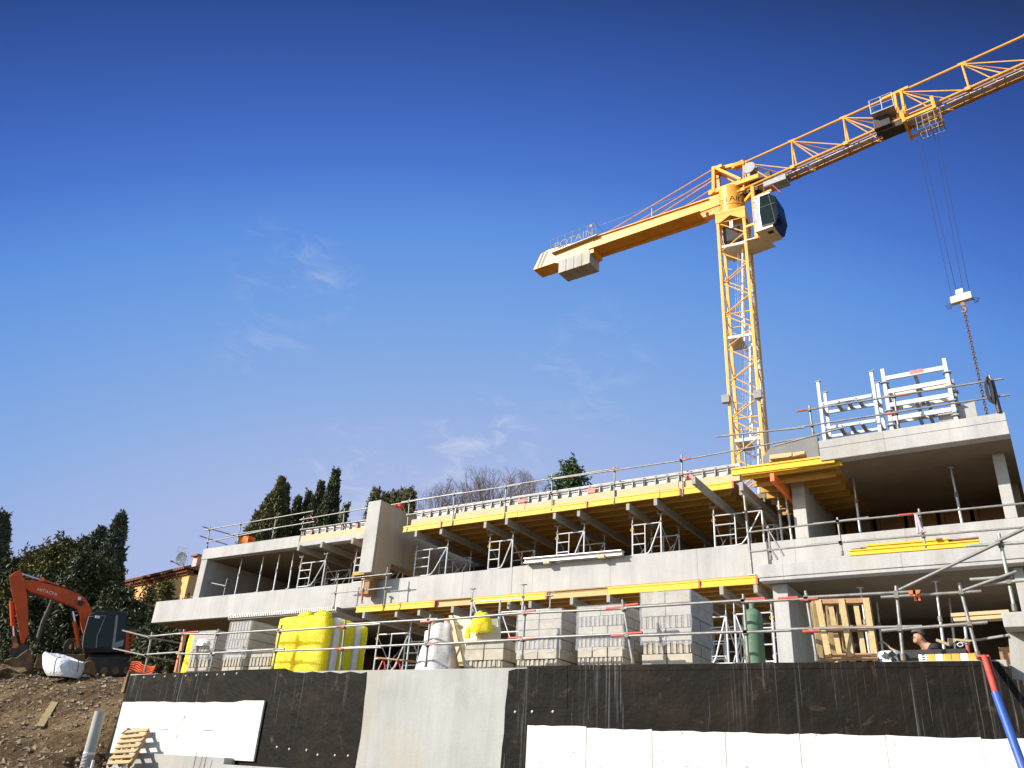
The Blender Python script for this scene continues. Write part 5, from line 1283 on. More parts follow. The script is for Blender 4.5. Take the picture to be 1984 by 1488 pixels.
for q in range(0, 29, 3): mb.bar(P3(q+.9, zb(q+.9)+.03, JW*.35), P3(q+3.8, zb(q+3.8)+.03, JW*.35), .30, .03)
mb.build('jib_walkway', M['alu'], cr)
mb = MB(); mb.tube(P3(.8, zb(.8)+.25, .12), P3(S_END, zb(S_END)+.2, .12), .010, 5); mb.tube(P3(.8, zb(.8)-.14, .1), P3(S_END, zb(S_END)-.14, .1), .010, 5); mb.build('trolley_ropes', M['rope'], cr)
mb = MB()
for off in (-JW-.02, JW+.02): mb.bar(P3(.4, zb(.4)-.13, off*.8), P3(S_END, zb(S_END)-.13, off*.8), .05, .07)
mb.build('trolley_rail', M['plank_dark'], cr)
# A-frame above the turret
mb = MB()
for off in (-.42, .42):
    mb.bar(P3(-.72, 28.95, off), P3(-.72, 30.78, off*.55), .16, .22, jp.n); mb.bar(P3(-.68, 30.74, off*.55), P3(.72, 29.15, off), .13, .20, jp.n)
    mb.bar(P3(-1.0, 29.08, off), P3(1.6, 29.0, off), .12, .26)
    mb.bar(P3(.3, 30.5, off*.3), P3(.8, 30.52, off*.1), .12, .24)
mb.obox(P3(-.55, 30.72), (jp.u, jp.n, Vector((0, 0, 1))), (.26, .26, .10)); mb.obox(P3(.05, 29.05), (jp.u, jp.n, Vector((0, 0, 1))), (1.0, .40, .10))
mb.bar(P3(-.4, 30.74), P3(.25, 30.62), .18, .2); mb.bar(P3(.15, 30.52), P3(.75, 30.62), .14, .22)
mb.build('a_frame', M['crane'], cr, bevel=.012)
mb = MB(); c = P3(1.15, 29.75, -.22); mb.lathe([(.10, -.2), (.31, -.2), (.33, -.18), (.33, -.15), (.14, -.14), (.14, .14), (.33, .15), (.33, .2), (.1, .2)], c, 24, jp.n); mb.build('winch_drum', M['grey_paint'], cr, smooth=True)
mb = MB(); mb.obox(P3(1.6, 29.05, .1), (jp.u, jp.n, Vector((0, 0, 1))), (.5, .3, .2)); mb.obox(P3(1.0, 28.75, .2), (jp.u, jp.n, Vector((0, 0, 1))), (.4, .3, .25)); mb.build('hoist_motor', M['crane_dark'], cr, bevel=.02)
mb = MB(); mb.obox(P3(2.3, 28.45, -.05), (jp.u, jp.n, Vector((0, 0, 1))), (.55, .3, .16)); mb.obox(P3(2.85, 28.62, -.1), (jp.u, jp.n, Vector((0, 0, 1))), (.12, .2, .12)); mb.build('control_box', M['grey_paint'], cr, bevel=.02)
# counter jib
def zc(s): return 28.66-.052*s       # top edge of the near girder
mb = MB()
for off in (-.45, .45):
    mb.prism([P3(-.45, zc(-.45)-.55, off), P3(-1.6, zc(-1.6)-.62, off), P3(-8.1, zc(-8.1)-.72, off), P3(-8.1, zc(-8.1), off), P3(-.45, zc(-.45)+.12, off)], jp.n*.09*(1 if off < 0 else -1))
    mb.bar(P3(-1, zc(-1)-.02, off), P3(-8.1, zc(-8.1)-.02, off), .2, .05); mb.bar(P3(-1.5, zc(-1.5)-.6, off), P3(-8.1, zc(-8.1)-.70, off), .2, .05)
mb.prism([P3(-1.6, zc(-1.6)-.55, -.38), P3(-8.1, zc(-8.1)-.66, -.38), P3(-8.1, zc(-8.1)-.66, .38), P3(-1.6, zc(-1.6)-.55, .38)], (0, 0, .02))
mb.build('counter_jib', M['crane'], cr, bevel=.008)
mb = MB()
tail = [jp.sz(*q, -.47) for q in ((1150, 460), (1150, 489), (1083, 510), (1074, 509), (1033, 523), (1048, 492), (1062, 484), (1068, 482))]
T3 = lambda off: [P3(s, z, off) for s, z in tail]
mb.prism(T3(-.47), jp.n*.94); mb.build('counter_jib_tail', M['crane'], cr, bevel=.01)
mb = MB()
for dx in (0, .26):
    q = [jp.sz(*p_, -.475) for p_ in ((1039+dx*26, 519.5-dx*9), (1043.5+dx*26, 518.5-dx*9), (1056+dx*26, 487.5-dx*6), (1051.5+dx*26, 489-dx*6))]
    mb.prism([P3(s, z, -.478) for s, z in q], jp.n*.004)
mb.build('tail_stripes', M['crane_dark'], cr)
mb = MB()
c0 = jp.sz(1082, 507, -.5); c1 = jp.sz(1145, 526, -.5); top_r = jp.sz(1143, 490, -.5)
n_b = 4
for i in range(n_b):
    sa_ = c0[0] + (top_r[0]-c0[0])*i/n_b; sb_ = c0[0] + (top_r[0]-c0[0])*(i+1)/n_b
    mb = MB(); mb.obox(P3((sa_+sb_)/2, 27.92-.02*i, 0), (jp.u, jp.n, Vector((0, 0, 1))), ((sb_-sa_)/2-.012, .50, .42)); mb.build('counterweight', M['concrete_plain'], cr, bevel=.015)
# sign board with POTAIN letters above the counter jib
q = [jp.sz(*p_, -.62) for p_ in ((1067, 467), (1153, 432.5), (1157, 455), (1069, 490))]
mb = MB()
for (s0, z0), (s1, z1) in ((q[0], q[1]), (q[3], q[2]), (((q[0][0]+q[3][0])/2, (q[0][1]+q[3][1])/2), ((q[1][0]+q[2][0])/2, (q[1][1]+q[2][1])/2))): mb.tube(P3(s0, z0, -.66), P3(s1, z1, -.66), .016, 5)
for f in [i/6 for i in range(7)]:
    a = (q[0][0]+(q[1][0]-q[0][0])*f, q[0][1]+(q[1][1]-q[0][1])*f); c = (q[3][0]+(q[2][0]-q[3][0])*f, q[3][1]+(q[2][1]-q[3][1])*f); mb.tube(P3(*a, -.66), P3(*c, -.66), .014, 5)
mb.tube(P3(*q[1], -.66), P3(q[1][0], q[1][1], .3), .014, 5); mb.tube(P3(*q[2], -.66), P3(q[2][0], q[2][1], .3), .014, 5); mb.tube(P3(q[2][0], q[2][1], .3), P3(q[1][0], q[1][1], .3), .014, 5)
mb.bar(P3(q[3][0], q[3][1]-.02, -.55), P3(q[2][0], q[2][1]-.02, -.55), .3, .06)
mb.build('sign_rail', M['grey_paint'], cr)
ds = Vector(P3(q[2][0], q[2][1], -.68)) - Vector(P3(q[3][0], q[3][1], -.68)); dsn = ds.normalized(); upn = Vector((0, 0, 1))
letters('POTAIN', .64, P3((q[2][0]+q[3][0])/2, (q[2][1]+q[3][1])/2+.09, -.70), dsn, upn, 'lettering', M['sign_grey'], cr, bold=1.13)
mb = MB(); mb.obox(P3(q[1][0]-.22, q[1][1]-.14, -.70), (jp.u, jp.n, upn), (.08, .01, .08)); mb.build('sign_mark', M['red'], cr)
# tie bars
mb = MB()
for off in (-.25, .25):
    mb.tube(P3(-.7, 30.7, off), P3(-7.6, zc(-7.6)+.06, off), .03, 6); mb.tube(P3(-.75, 30.0, off), P3(-4.2, zc(-4.2)+.12, off), .028, 6)
mb.build('tie_bars', M['crane'], cr, smooth=True)
mb = MB(); mb.tube(P3(-4.2, zc(-4.2), -.45), P3(-4.2, zc(-4.2)+.65, -.45), .015, 5); mb.tube(P3(-1.0, zc(-1)+.9, -.45), P3(-7.6, zc(-7.6)+.7, -.45), .010, 4)
for s in (-1.9, -3.6): mb.obox(P3(s, zc(s)+.12, -.2), (jp.u, jp.n, upn), (.05, .05, .1))
mb.build('life_line', M['alu'], cr)
# cab hung on the right of the mast
cbo = -.55
c1_ = [jp.sz(*p_, cbo-.55) for p_ in ((1474, 388), (1512, 377), (1522, 388), (1522, 437), (1505, 441), (1470, 449))]
cab = MB(); s0, s1 = 1.52, 2.55; zb0, zb1 = 25.22, 27.02
poly = [(s0, zb0), (s1-.12, zb0-.02), (s1+.06, zb0+.55), (s1-.02, zb1-.25), (s1-.3, zb1), (s0, zb1)]
cab.prism([P3(s, z, -1.25) for s, z in poly], jp.n*1.15); cb = cab.build('cab', M['glass_crane'], cr, bevel=.03)
mb = MB(); mb.prism([P3(s, z, -1.262) for s, z in ((s0-.02, zb0-.02), (s0+.30, zb0-.02), (s0+.24, zb0+.9), (s0+.30, zb1+.02), (s0-.02, zb1+.02))], jp.n*1.17); mb.build('side_panel', M['white'], cb)
mb = MB(); mb.prism([P3(s, zb0-.10, o) for s, o in ((s0-.02, -1.26), (s1-.25, -1.26), (s1-.25, -.1), (s0-.02, -.1))], (0, 0, .11)); mb.build('floor_pan', M['off_white'], cb)
mb = MB(); mb.obox(P3(s0+.55, zb0-.105, -.9), (jp.u, jp.n, upn), (.12, .1, .01)); mb.build('floor_vent', M['crane_dark'], cb)
mb = MB(); mb.prism([P3(s, zb1+.01, o) for s, o in ((s0, -1.26), (s1-.25, -1.26), (s1-.25, -.1), (s0, -.1))], (0, 0, .07)); mb.build('cab_roof', M['white'], cb)
mb = MB(); mb.prism([P3(s, z, -1.27) for s, z in ((s0+.30, zb0+.02), (s1-.2, zb0+.0), (s1-.12, zb0+.10), (s0+.30, zb0+.14))], jp.n*.02)
mb.bar(P3(s0+.30, zb0+1.15, -1.26), P3(s1-.05, zb0+1.15, -1.26), .03, .04); mb.bar(P3(s1-.12, zb0+.1, -1.26), P3(s1-.3, zb1-.05, -1.26), .03, .05); mb.build('window_frame', M['black'], cb)
mb = MB(); mb.obox(P3(s0+.75, zb0+.55, -.7), (jp.u, jp.n, upn), (.22, .25, .08)); mb.obox(P3(s0+.55, zb0+.95, -.7), (jp.u, jp.n, upn), (.07, .24, .38)); mb.build('seat', M['black'], cb, bevel=.04)
vs, fs = text_geo('POTAIN', .36); mb = MB()
mb.add([P3(s0+.19-y, zb0+1.1+x*1.12, -1.266) for x, y in vs], fs); mb.build('lettering', M['letter_dark'], cb)
mb = MB(); mb.path([P3(s, z, -1.2) for s, z in ((s0+.5, zb1+.1), (s1-.5, zb1+.5), (s1-.1, zb1+.45), (s1+.25, zb1-.15), (s1+.05, zb1-.2))], .022, 6); mb.build('roof_rail', M['red'], cb)
mb = MB(); mb.bar(P3(1.35, 25.1, -.75), P3(1.35, 28.2, -.75), .16, .16); mb.bar(P3(.78, 28.0, -.2), P3(1.4, 27.9, -.75), .14, .18); mb.bar(P3(.75, 26.2, -.5), P3(1.4, 26.0, -.75), .1, .12); mb.bar(P3(1.35, 27.35, -.9), P3(2.3, 27.45, -.9), .1, .12); mb.build('cab_arm', M['crane'], cr, bevel=.01)
mb = MB(); mb.prism([P3(s, 25.35, o) for s, o in ((-.4, -.25), (.75, -.6), (1.5, -.5), (1.75, .6), (-.4, .7))], (0, 0, .06)); mb.build('service_platform', M['off_white'], cr)
# trolley, basket, ropes and hook
sT = 8.85; trl = thing('hook_trolley', 'crane trolley with a grey maintenance basket under the jib', 'trolley', P3(sT, zb(sT)-.4))
mb = MB()
for s_, dz in ((sT-.62, -.0), (sT+.62, .02)):
    for off in (-.62, .62): mb.bar(P3(s_, zb(s_)-.50, off), P3(s_-.03, zb(s_)+.22, off), .13, .13)
    mb.bar(P3(s_, zb(s_)-.42, -.62), P3(s_, zb(s_)-.42, .62), .1, .12)
for off in (-.62, .62): mb.bar(P3(sT-.62, zb(sT)-.42, off), P3(sT+.62, zb(sT)-.36, off), .08, .12); mb.bar(P3(sT-.62, zb(sT)+.03, off), P3(sT+.62, zb(sT)+.08, off), .05, .06)
mb.build('trolley_frame', M['crane'], trl, bevel=.008)
mb = MB(); bs0, bs1, bz0, bz1 = sT-.15, sT+.80, zb(sT)-1.35, zb(sT)-.62
cs_ = [(bs0, -.75), (bs1, -.75), (bs1, -.1), (bs0, -.1)]
for zz_ in (bz0, bz0+.36, bz1-.02):
    for i in range(4):
        a, c = cs_[i], cs_[(i+1) % 4]; mb.tube(P3(a[0], zz_, a[1]), P3(c[0], zz_, c[1]), .02, 5)
for f in range(5):
    for o_ in (-.75, -.1): s_ = bs0+(bs1-bs0)*f/4; mb.tube(P3(s_, bz0, o_), P3(s_, bz1, o_), .017, 5)
mb.build('basket', M['tube'], trl)
mb = MB(); 
for f in range(7): s_ = bs0+(bs1-bs0)*f/6; mb.bar(P3(s_, bz0, -.75), P3(s_, bz0, -.1), .03, .02)
mb.build('basket_floor', M['grey_paint'], trl)
plf = MB(); pq = [jp.sz(*p_, -JW-.05) for p_ in ((1687, 230), (1733, 210), (1720, 190))]
s_a, s_b, zpl = 7.05, 8.0, zb(7.3)+.42
plf.prism([P3(s, zpl, o) for s, o in ((s_a, -.95), (s_b, -.95), (s_b, -.1), (s_a, -.1))], (0, 0, .06)); plf.build('jib_platform', M['grey_paint'], cr)
mb = MB()
for s in (s_a, (s_a+s_b)/2, s_b): mb.tube(P3(s, zpl, -.95), P3(s, zpl+.8, -.95), .018, 5)
for dz in (.4, .8): mb.tube(P3(s_a, zpl+dz, -.95), P3(s_b, zpl+dz, -.95), .016, 5); mb.tube(P3(s_a, zpl+dz, -.95), P3(s_a, zpl+dz, -.1), .016, 5)
mb.build('platform_rail', M['alu'], cr)
mb = MB(); mb.obox(P3(7.35, zpl-.30, -.3), (jp.u, jp.n, upn), (.35, .3, .28)); mb.obox(P3(7.7, zpl-.55, -.1), (jp.u, jp.n, upn), (.5, .3, .14)); mb.build('trolley_winch', M['crane_dark'], cr, bevel=.03)
hk = thing('hook_block', 'cream crane hook block hanging on four thin ropes from the trolley', 'hook block', P3(8.85, 19.7))
hz = 19.75
mb = MB(); out = [(a_*.60, b_*.60) for a_, b_ in [(-.62, -.30), (.62, -.30), (.62, .22), (.24, .22), (.24, .60), (-.24, .60), (-.24, .22), (-.62, .22)]]
mb.prism([P3(8.85+s, hz+z+s*.05, -.12) for s, z in out], jp.n*.24); mb.build('block_plates', M['off_white'], hk, bevel=.03)
mb = MB()
for sgn in (-1, 1):
    mb.path([P3(8.85+sgn*s*.6, hz+z*.6, 0) for s, z in ((.58, -.22), (.82, -.5), (.98, -.36), (.62, -.18), (.70, -.62), (.90, -.52))], .016, 5)
mb.build('side_handles', M['black'], hk)
mb = MB(); mb.bar(P3(8.85, hz-.17), P3(8.85, hz-.38), .10, .13); mb.path([P3(8.85+x*.7, hz-.42+z*.75) for x, z in ((0, .1), (0, 0), (.10, -.08), (.12, -.2), (.03, -.3), (-.08, -.26), (-.1, -.17))], [.04, .04, .04, .045, .045, .035, .02], 8); mb.build('hook', M['plank_dark'], hk, smooth=True)
mb = MB()
for d0, d1, o_ in ((-.30, -.34, -.12), (-.12, -.22, .12), (.13, .36, -.12), (.31, .46, .12)):
    mb.tube(P3(8.85+d0, hz+.1, o_), P3(sT+d1, zb(sT)-.42, o_), .009, 5)
mb.build('hoist_rope', M['rope'], hk)
mb = MB(); z = hz-.62; i = 0
while z > ZT+.1:
    ax_ = (jp.u, jp.n)[i % 2]; c = P3(8.85, z)
    mb.path([c + ax_*(.045*math.cos(a_)) + upn*(.075*math.sin(a_)) for a_ in [k_*math.pi/4 for k_ in range(9)]], .020, 4); z -= .115; i += 1
ch = mb.build('chain', M['chain'], None); tag(ch, 'long rusty lifting chain hanging straight down from the crane hook to the right roof', 'chain')
# ================================================================ EXCAVATOR
ex0 = atY(180, 1300, 23.0); ep = Plane((ex0.x, ex0.y, 0), (.508, .861, 0))
def E2(x, y, off=0):      # survey detail coordinates (6.764 per pixel)
    return ep.pt(x/6.764, 1090+y/6.764, off)
zg = E2(1200, 1440).z
ex = thing('excavator', 'orange tracked excavator with raised boom parked in front of the dark trees', 'excavator', (ex0.x, ex0.y, zg))
def plate(name, poly, o0, o1, mat, parent, bev=.02):
    mb = MB(); mb.prism([ep.at(*ep.sz(x/6.764, 1090+y/6.764, (o0+o1)/2), o0) for x, y in poly], ep.n*(o1-o0)); return mb.build(name, M[mat], parent, bevel=bev)
def cyl(name, a, c, r, off, mat, parent):
    mb = MB(); mb.tube(E2(*a, off), E2(*c, off), r, 12); return mb.build(name, M[mat], parent, smooth=True)
bo = plate('boom', [(335, 290), (380, 245), (430, 243), (600, 285), (760, 325), (920, 375), (1040, 425), (1110, 470), (1165, 545), (1205, 660), (1190, 800), (1150, 930), (1085, 930), (1050, 790), (1050, 690), (1020, 620), (960, 580), (800, 520), (560, 440), (390, 385), (340, 350)], -.24, .24, 'exc', ex)
cl_ = E2(610, 400, -.252); ux = (E2(710, 432, -.252)-E2(510, 375, -.252)); L_ = ux.length; ux.normalize(); uy = Vector((-(ux.z)*ep.u.x, -(ux.z)*ep.u.y, ux.dot(ep.u)))
letters('HITACHI', L_/3.5, cl_, ux, uy, 'lettering', M['white'], bo, bold=1.15)
ar = plate('arm', [(122, 192), (165, 185), (300, 185), (325, 230), (350, 390), (368, 560), (372, 960), (345, 985), (310, 1075), (275, 1060), (262, 960), (215, 690), (195, 560), (160, 440), (140, 300)], -.19, .19, 'exc', ex)
for o_ in (-.19, .13): plate('link_plate', [(122, 190), (200, 120), (255, 100), (280, 130), (305, 190)], o_, o_+.06, 'exc', ar)
cyl('stick_cylinder', (530, 225), (900, 385), .10, 0, 'exc', ex); cyl('stick_rod', (275, 145), (540, 228), .05, 0, 'chrome', ex)
cyl('bucket_cylinder', (150, 510), (172, 830), .10, 0, 'exc', ex); cyl('bucket_rod', (172, 830), (182, 970), .045, 0, 'chrome', ex)
for o_ in (-.38, .38):
    cyl('boom_cylinder', (975, 775), (1042, 1115), .095, o_, 'exc', ex); cyl('boom_rod', (955, 640), (982, 775), .05, o_, 'chrome', ex)
for (x, y, r) in ((547, 225, .12), (830, 320, .09), (700, 300, .06)):
    mb = MB(); mb.lathe([(r, -.1), (r, .1)], E2(x, y), 12, ep.n); mb.build('hose_joint', M['orange'], bo)
mb = MB(); mb.path([E2(x, y, -.2) for x, y in ((400, 250), (560, 265), (720, 310), (900, 365), (1040, 430))], .03, 6); mb.path([E2(x, y, -.1) for x, y in ((1120, 470), (1010, 400), (850, 330), (600, 262), (420, 235))], .03, 6); mb.build('hoses', M['black'], bo)
mb = MB(); mb.obox(E2(1042, 475, -.3), (ep.u, ep.n, upn), (.07, .06, .07)); mb.build('work_light', M['white'], bo, bevel=.01)
mb = MB(); mb.obox(E2(1052, 530, -.27), (ep.u, ep.n, upn), (.1, .05, .09)); mb.build('light_bracket', M['black'], bo)
# bucket with its linkage
bk = plate('bucket', [(95, 1290), (150, 1255), (215, 1260), (300, 1195), (372, 1145), (402, 1180), (432, 1255), (445, 1340), (435, 1400), (360, 1420), (270, 1412), (185, 1392), (160, 1330)], -.45, .45, 'rust', ex, .04)
for i in range(4):
    mb = MB(); o_ = -.38+.25*i; mb.prism([ep.at(*ep.sz(x/6.764, 1090+y/6.764), o_) for x, y in ((95, 1290), (150, 1255), (160, 1300), (80, 1330))], ep.n*.08); mb.build('tooth', M['rust'], bk)
plate('linkage', [(150, 970), (215, 965), (235, 1080), (240, 1110), (180, 1115), (165, 1060)], -.12, .12, 'rust', ex, .01)
plate('coupler', [(120, 1150), (200, 1090), (310, 1075), (370, 1080), (380, 1140), (250, 1230), (150, 1250)], -.2, .2, 'exc_dark', ex, .02)
mb = MB(); mb.lathe([(.12, -.25), (.12, .25)], E2(205, 1095), 12, ep.n); mb.build('pin', M['orange'], ex)
# house and cab (cab on the near, left hand side)
ho = plate('upper_body', [(1085, 1130), (1640, 1130), (1650, 890), (1790, 880), (1770, 1205), (1085, 1215)], -1.0, 1.15, 'exc_dark', ex, .05)
plate('rear_panel', [(1655, 882), (1790, 878), (1762, 1205), (1636, 1200)], -1.04, -1.0, 'exc', ho, .01)
for i in range(4): plate('louvre', [(1690, 940+i*60), (1735, 938+i*60), (1732, 975+i*60), (1688, 977+i*60)], -1.055, -1.043, 'exc_dark', ho, 0)
plate('engine_hood', [(1640, 960), (1900, 960), (1890, 1190), (1640, 1200)], -.6, 1.12, 'exc_dark', ho, .06)
plate('counterweight', [(1800, 900), (1930, 930), (1930, 1180), (1790, 1200)], -.95, 1.1, 'exc', ho, .1)
cb = plate('cab', [(1165, 705), (1250, 662), (1440, 650), (1650, 655), (1660, 700), (1640, 1190), (1085, 1190), (1085, 1050), (1105, 920)], -1.0, -.02, 'black', ex, .03)
plate('front_window', [(1178, 715), (1365, 700), (1290, 900), (1262, 1000), (1252, 1125), (1095, 1125), (1100, 1050), (1122, 920)], -1.012, -1.002, 'glass', cb, 0)
plate('door_window', [(1400, 690), (1510, 690), (1490, 900), (1470, 1090), (1290, 1110), (1300, 980), (1335, 830)], -1.012, -1.002, 'glass', cb, 0)
plate('side_window', [(1560, 700), (1645, 700), (1630, 1010), (1520, 1060), (1530, 900)], -1.012, -1.002, 'glass', cb, 0)
plate('door_pillar', [(1520, 692), (1548, 692), (1515, 1000), (1500, 1120), (1462, 1120), (1490, 950)], -1.02, -1.002, 'grey_paint', cb, 0)
plate('lower_panel', [(1500, 1050), (1625, 1010), (1610, 1090), (1490, 1130)], -1.02, -1.002, 'grey_paint', cb, 0)
mb = MB(); mb.path([E2(x, y, -1.0) for x, y in ((1085, 1125), (1085, 1050), (1105, 920), (1165, 708), (1385, 695), (1310, 880), (1275, 960), (1262, 1120))], .022, 6); mb.build('window_trim', M['grey_paint'], cb, smooth=True)
mb = MB(); mb.obox(E2(1278, 715, -1.03), (ep.u, ep.n, upn), (.10, .05, .06)); mb.build('cab_light', M['white'], cb, bevel=.02)
plate('side_box', [(830, 1090), (890, 1010), (995, 1000), (985, 1040), (930, 1190), (830, 1180)], .5, 1.1, 'exc_dark', ex, .03)
plate('yellow_notice', [(905, 1090), (935, 1060), (930, 1130), (905, 1130)], .48, .497, 'yel_beam', ex, 0)
bl_ = plate('dozer_blade', [(495, 1205), (1090, 1205), (1115, 1190), (1110, 1260), (1075, 1340), (760, 1390), (440, 1385), (470, 1290)], -1.35, -1.2, 'rust', ex, .02)
for o_ in (-1.15, .6):
    tr = plate('track', [(1110, 1290), (1160, 1250), (1300, 1255), (1550, 1238), (1850, 1250), (1910, 1320), (1900, 1440), (1860, 1490), (1180, 1490), (1100, 1430)], o_, o_+.5, 'exc_dark', ex, .04)
    for i in range(5):
        mb = MB(); mb.lathe([(.14, -.03), (.17, 0), (.14, .03)], E2(1220+i*150, 1420, o_-.02), 14, ep.n); mb.build('roller', M['rust'], tr)
    for x in (1170, 1850):
        mb = MB(); mb.lathe([(.26, -.03), (.3, 0), (.2, .04)], E2(x, 1370, o_-.02), 18, ep.n); mb.build('sprocket', M['rust'], tr)
plate('undercarriage', [(1150, 1215), (1760, 1210), (1740, 1300), (1180, 1300)], -.6, .6, 'exc_dark', ex, .03)

# ================================================================ CAR, BAG, HEAP
vp = Plane(atY(-40, 1290, 24), (.508, .861, 0))
pr_ = [(-60, 1300), (-58, 1284), (-45, 1278), (-30, 1264), (-8, 1262), (5, 1270), (14, 1277), (15, 1287), (14, 1298)]
c_ = thing('parked_car', 'white car with only its nose showing at the left edge', 'car', vp.pt(-20, 1302))
mb = MB(); mb.prism([vp.at(*vp.sz(x, y), -.8) for x, y in pr_], vp.n*1.6); bo_ = mb.build('body', M['white'], c_, bevel=.06)
mb = MB(); mb.prism([vp.at(*vp.sz(x, y), -.81) for x, y in ((-29, 1266), (-8, 1264), (3, 1271), (8, 1276), (-40, 1278))], vp.n*1.62); mb.build('windows', M['glass'], c_)
mb = MB(); mb.prism([vp.at(*vp.sz(x, y), -.82) for x, y in ((9, 1281), (15, 1283), (15, 1288), (8, 1287))], vp.n*.2); mb.build('headlight', M['chrome'], c_)
for x in (-46, 4):
    mb = MB(); mb.lathe([(.0, -.1), (.33, -.1), (.35, -.05), (.35, .08), (.0, .08)], vp.pt(x, 1299, -.78), 20, vp.n); mb.build('wheel', M['black'], c_)
Yb = 17.2
bag = thing('bulk_bag', 'slumped white bulk bag with black straps on the crest of the earth bank', 'bag', atY(122, 1306, Yb))
rows = [(1312, 1313, 98, 148, .5), (1307, 1309, 95.5, 150, .6), (1301, 1305, 94, 151, .66), (1293, 1298, 92.5, 153, .70), (1283, 1291, 91, 155, .70), (1272, 1284, 90, 157, .70), (1266, 1280.5, 91.5, 156.5, .66), (1264, 1281, 94, 153, .56), (1269, 1285, 101, 146, .34)]
mb = MB(); n = 34; vs = []
for i, (py, py2, xa, xb, dep) in enumerate(rows):
    a = atY(xa, py, Yb); c = atY(xb, py2, Yb); cx = (a+c)/2; hw = (c-a).length/2
    for j in range(n):
        an = 2*math.pi*j/n; ca, sa_ = math.cos(an), math.sin(an); k = .72
        x = math.copysign(abs(ca)**k, ca)*hw; y = math.copysign(abs(sa_)**k, sa_)*dep*.8
        w_ = 1+.035*mnoise.noise((ca*3, sa_*3, i*.9)) + .012*math.sin(an*11+i)
        hh = ((cx.x + x*w_)-a.x)/(c.x-a.x)
        vs.append(Vector((cx.x + x*w_*.76, Yb + y*w_, a.z+(c.z-a.z)*hh + (.05*mnoise.noise((ca*4, sa_*4, 3.3)) if i > 4 else 0))))
m_ = len(rows); fs = [(i*n+j, i*n+(j+1) % n, (i+1)*n+(j+1) % n, (i+1)*n+j) for i in range(m_-1) for j in range(n)] + [tuple((m_-1)*n+j for j in range(n))]
mb.add(vs, fs); o = mb.build('bag_body', M['bag'], bag, smooth=True); sm = o.modifiers.new('sub', 'SUBSURF'); sm.levels = 1; sm.render_levels = 1
mb = MB(); mb.path([atY(x, y, Yb-.6) for x, y in ((117, 1273), (110, 1275.5), (107, 1284), (105.5, 1295), (104, 1306))], .018, 5); mb.path([atY(x, y, Yb-.6) for x, y in ((152, 1280), (151.5, 1290), (149.5, 1302))], .018, 5); mb.build('strap', M['black'], bag)
hp_ = atY(10, 1322, 18.6)
bm = bmesh.new(); bmesh.ops.create_icosphere(bm, subdivisions=4, radius=1); vs = []
for v in bm.verts:
    q = v.co*(1+.22*mnoise.noise(v.co*2.3)+.10*mnoise.noise(v.co*6)); vs.append(hp_+Vector((q.x*1.5, q.y*1.2, max(q.z, -.4)*.62)))
fs = [[v.index for v in f.verts] for f in bm.faces]; bm.free(); mb = MB(); mb.add(vs, fs)
tag(mb.build('soil_heap', M['soil']), 'dark heap of soil below the excavator bucket', 'soil heap')

# ================================================================ TREES
def foliage(cl, size, mat, name, parent, per=14, spread=.32, up=0.0, seed=0):
    """cl: clump centres (Vector, radius). leaf-sized faces in clumps through the crown."""
    r_ = random.Random(seed); vs = []; fs = []
    for c, cr_, *own in cl:
        for k in range(own[0] if own else per):
            d = Vector((r_.gauss(0, 1), r_.gauss(0, 1), r_.gauss(0, 1))); d.normalize()
            p = c + d*(cr_*r_.random()**.45); s = size*r_.uniform(.55, 1.25)
            t_ = (d*.8 + Vector((r_.gauss(0, .6), r_.gauss(0, .6), r_.gauss(0, .6)+up))).normalized()
            a = t_.cross(Vector((r_.gauss(0, 1), r_.gauss(0, 1), r_.gauss(0, 1)))).normalized()
            b = len(vs)
            vs += [p - a*s*.38, p + t_*s*.35 + a.cross(t_)*s*.2, p + a*s*.38, p + t_*s]
            fs.append((b, b+1, b+3)); fs.append((b+1, b+2, b+3))
    mb = MB(); mb.v = vs; mb.f = fs; mb.m = [0]*len(fs)
    return mb.build(name, mat, parent)
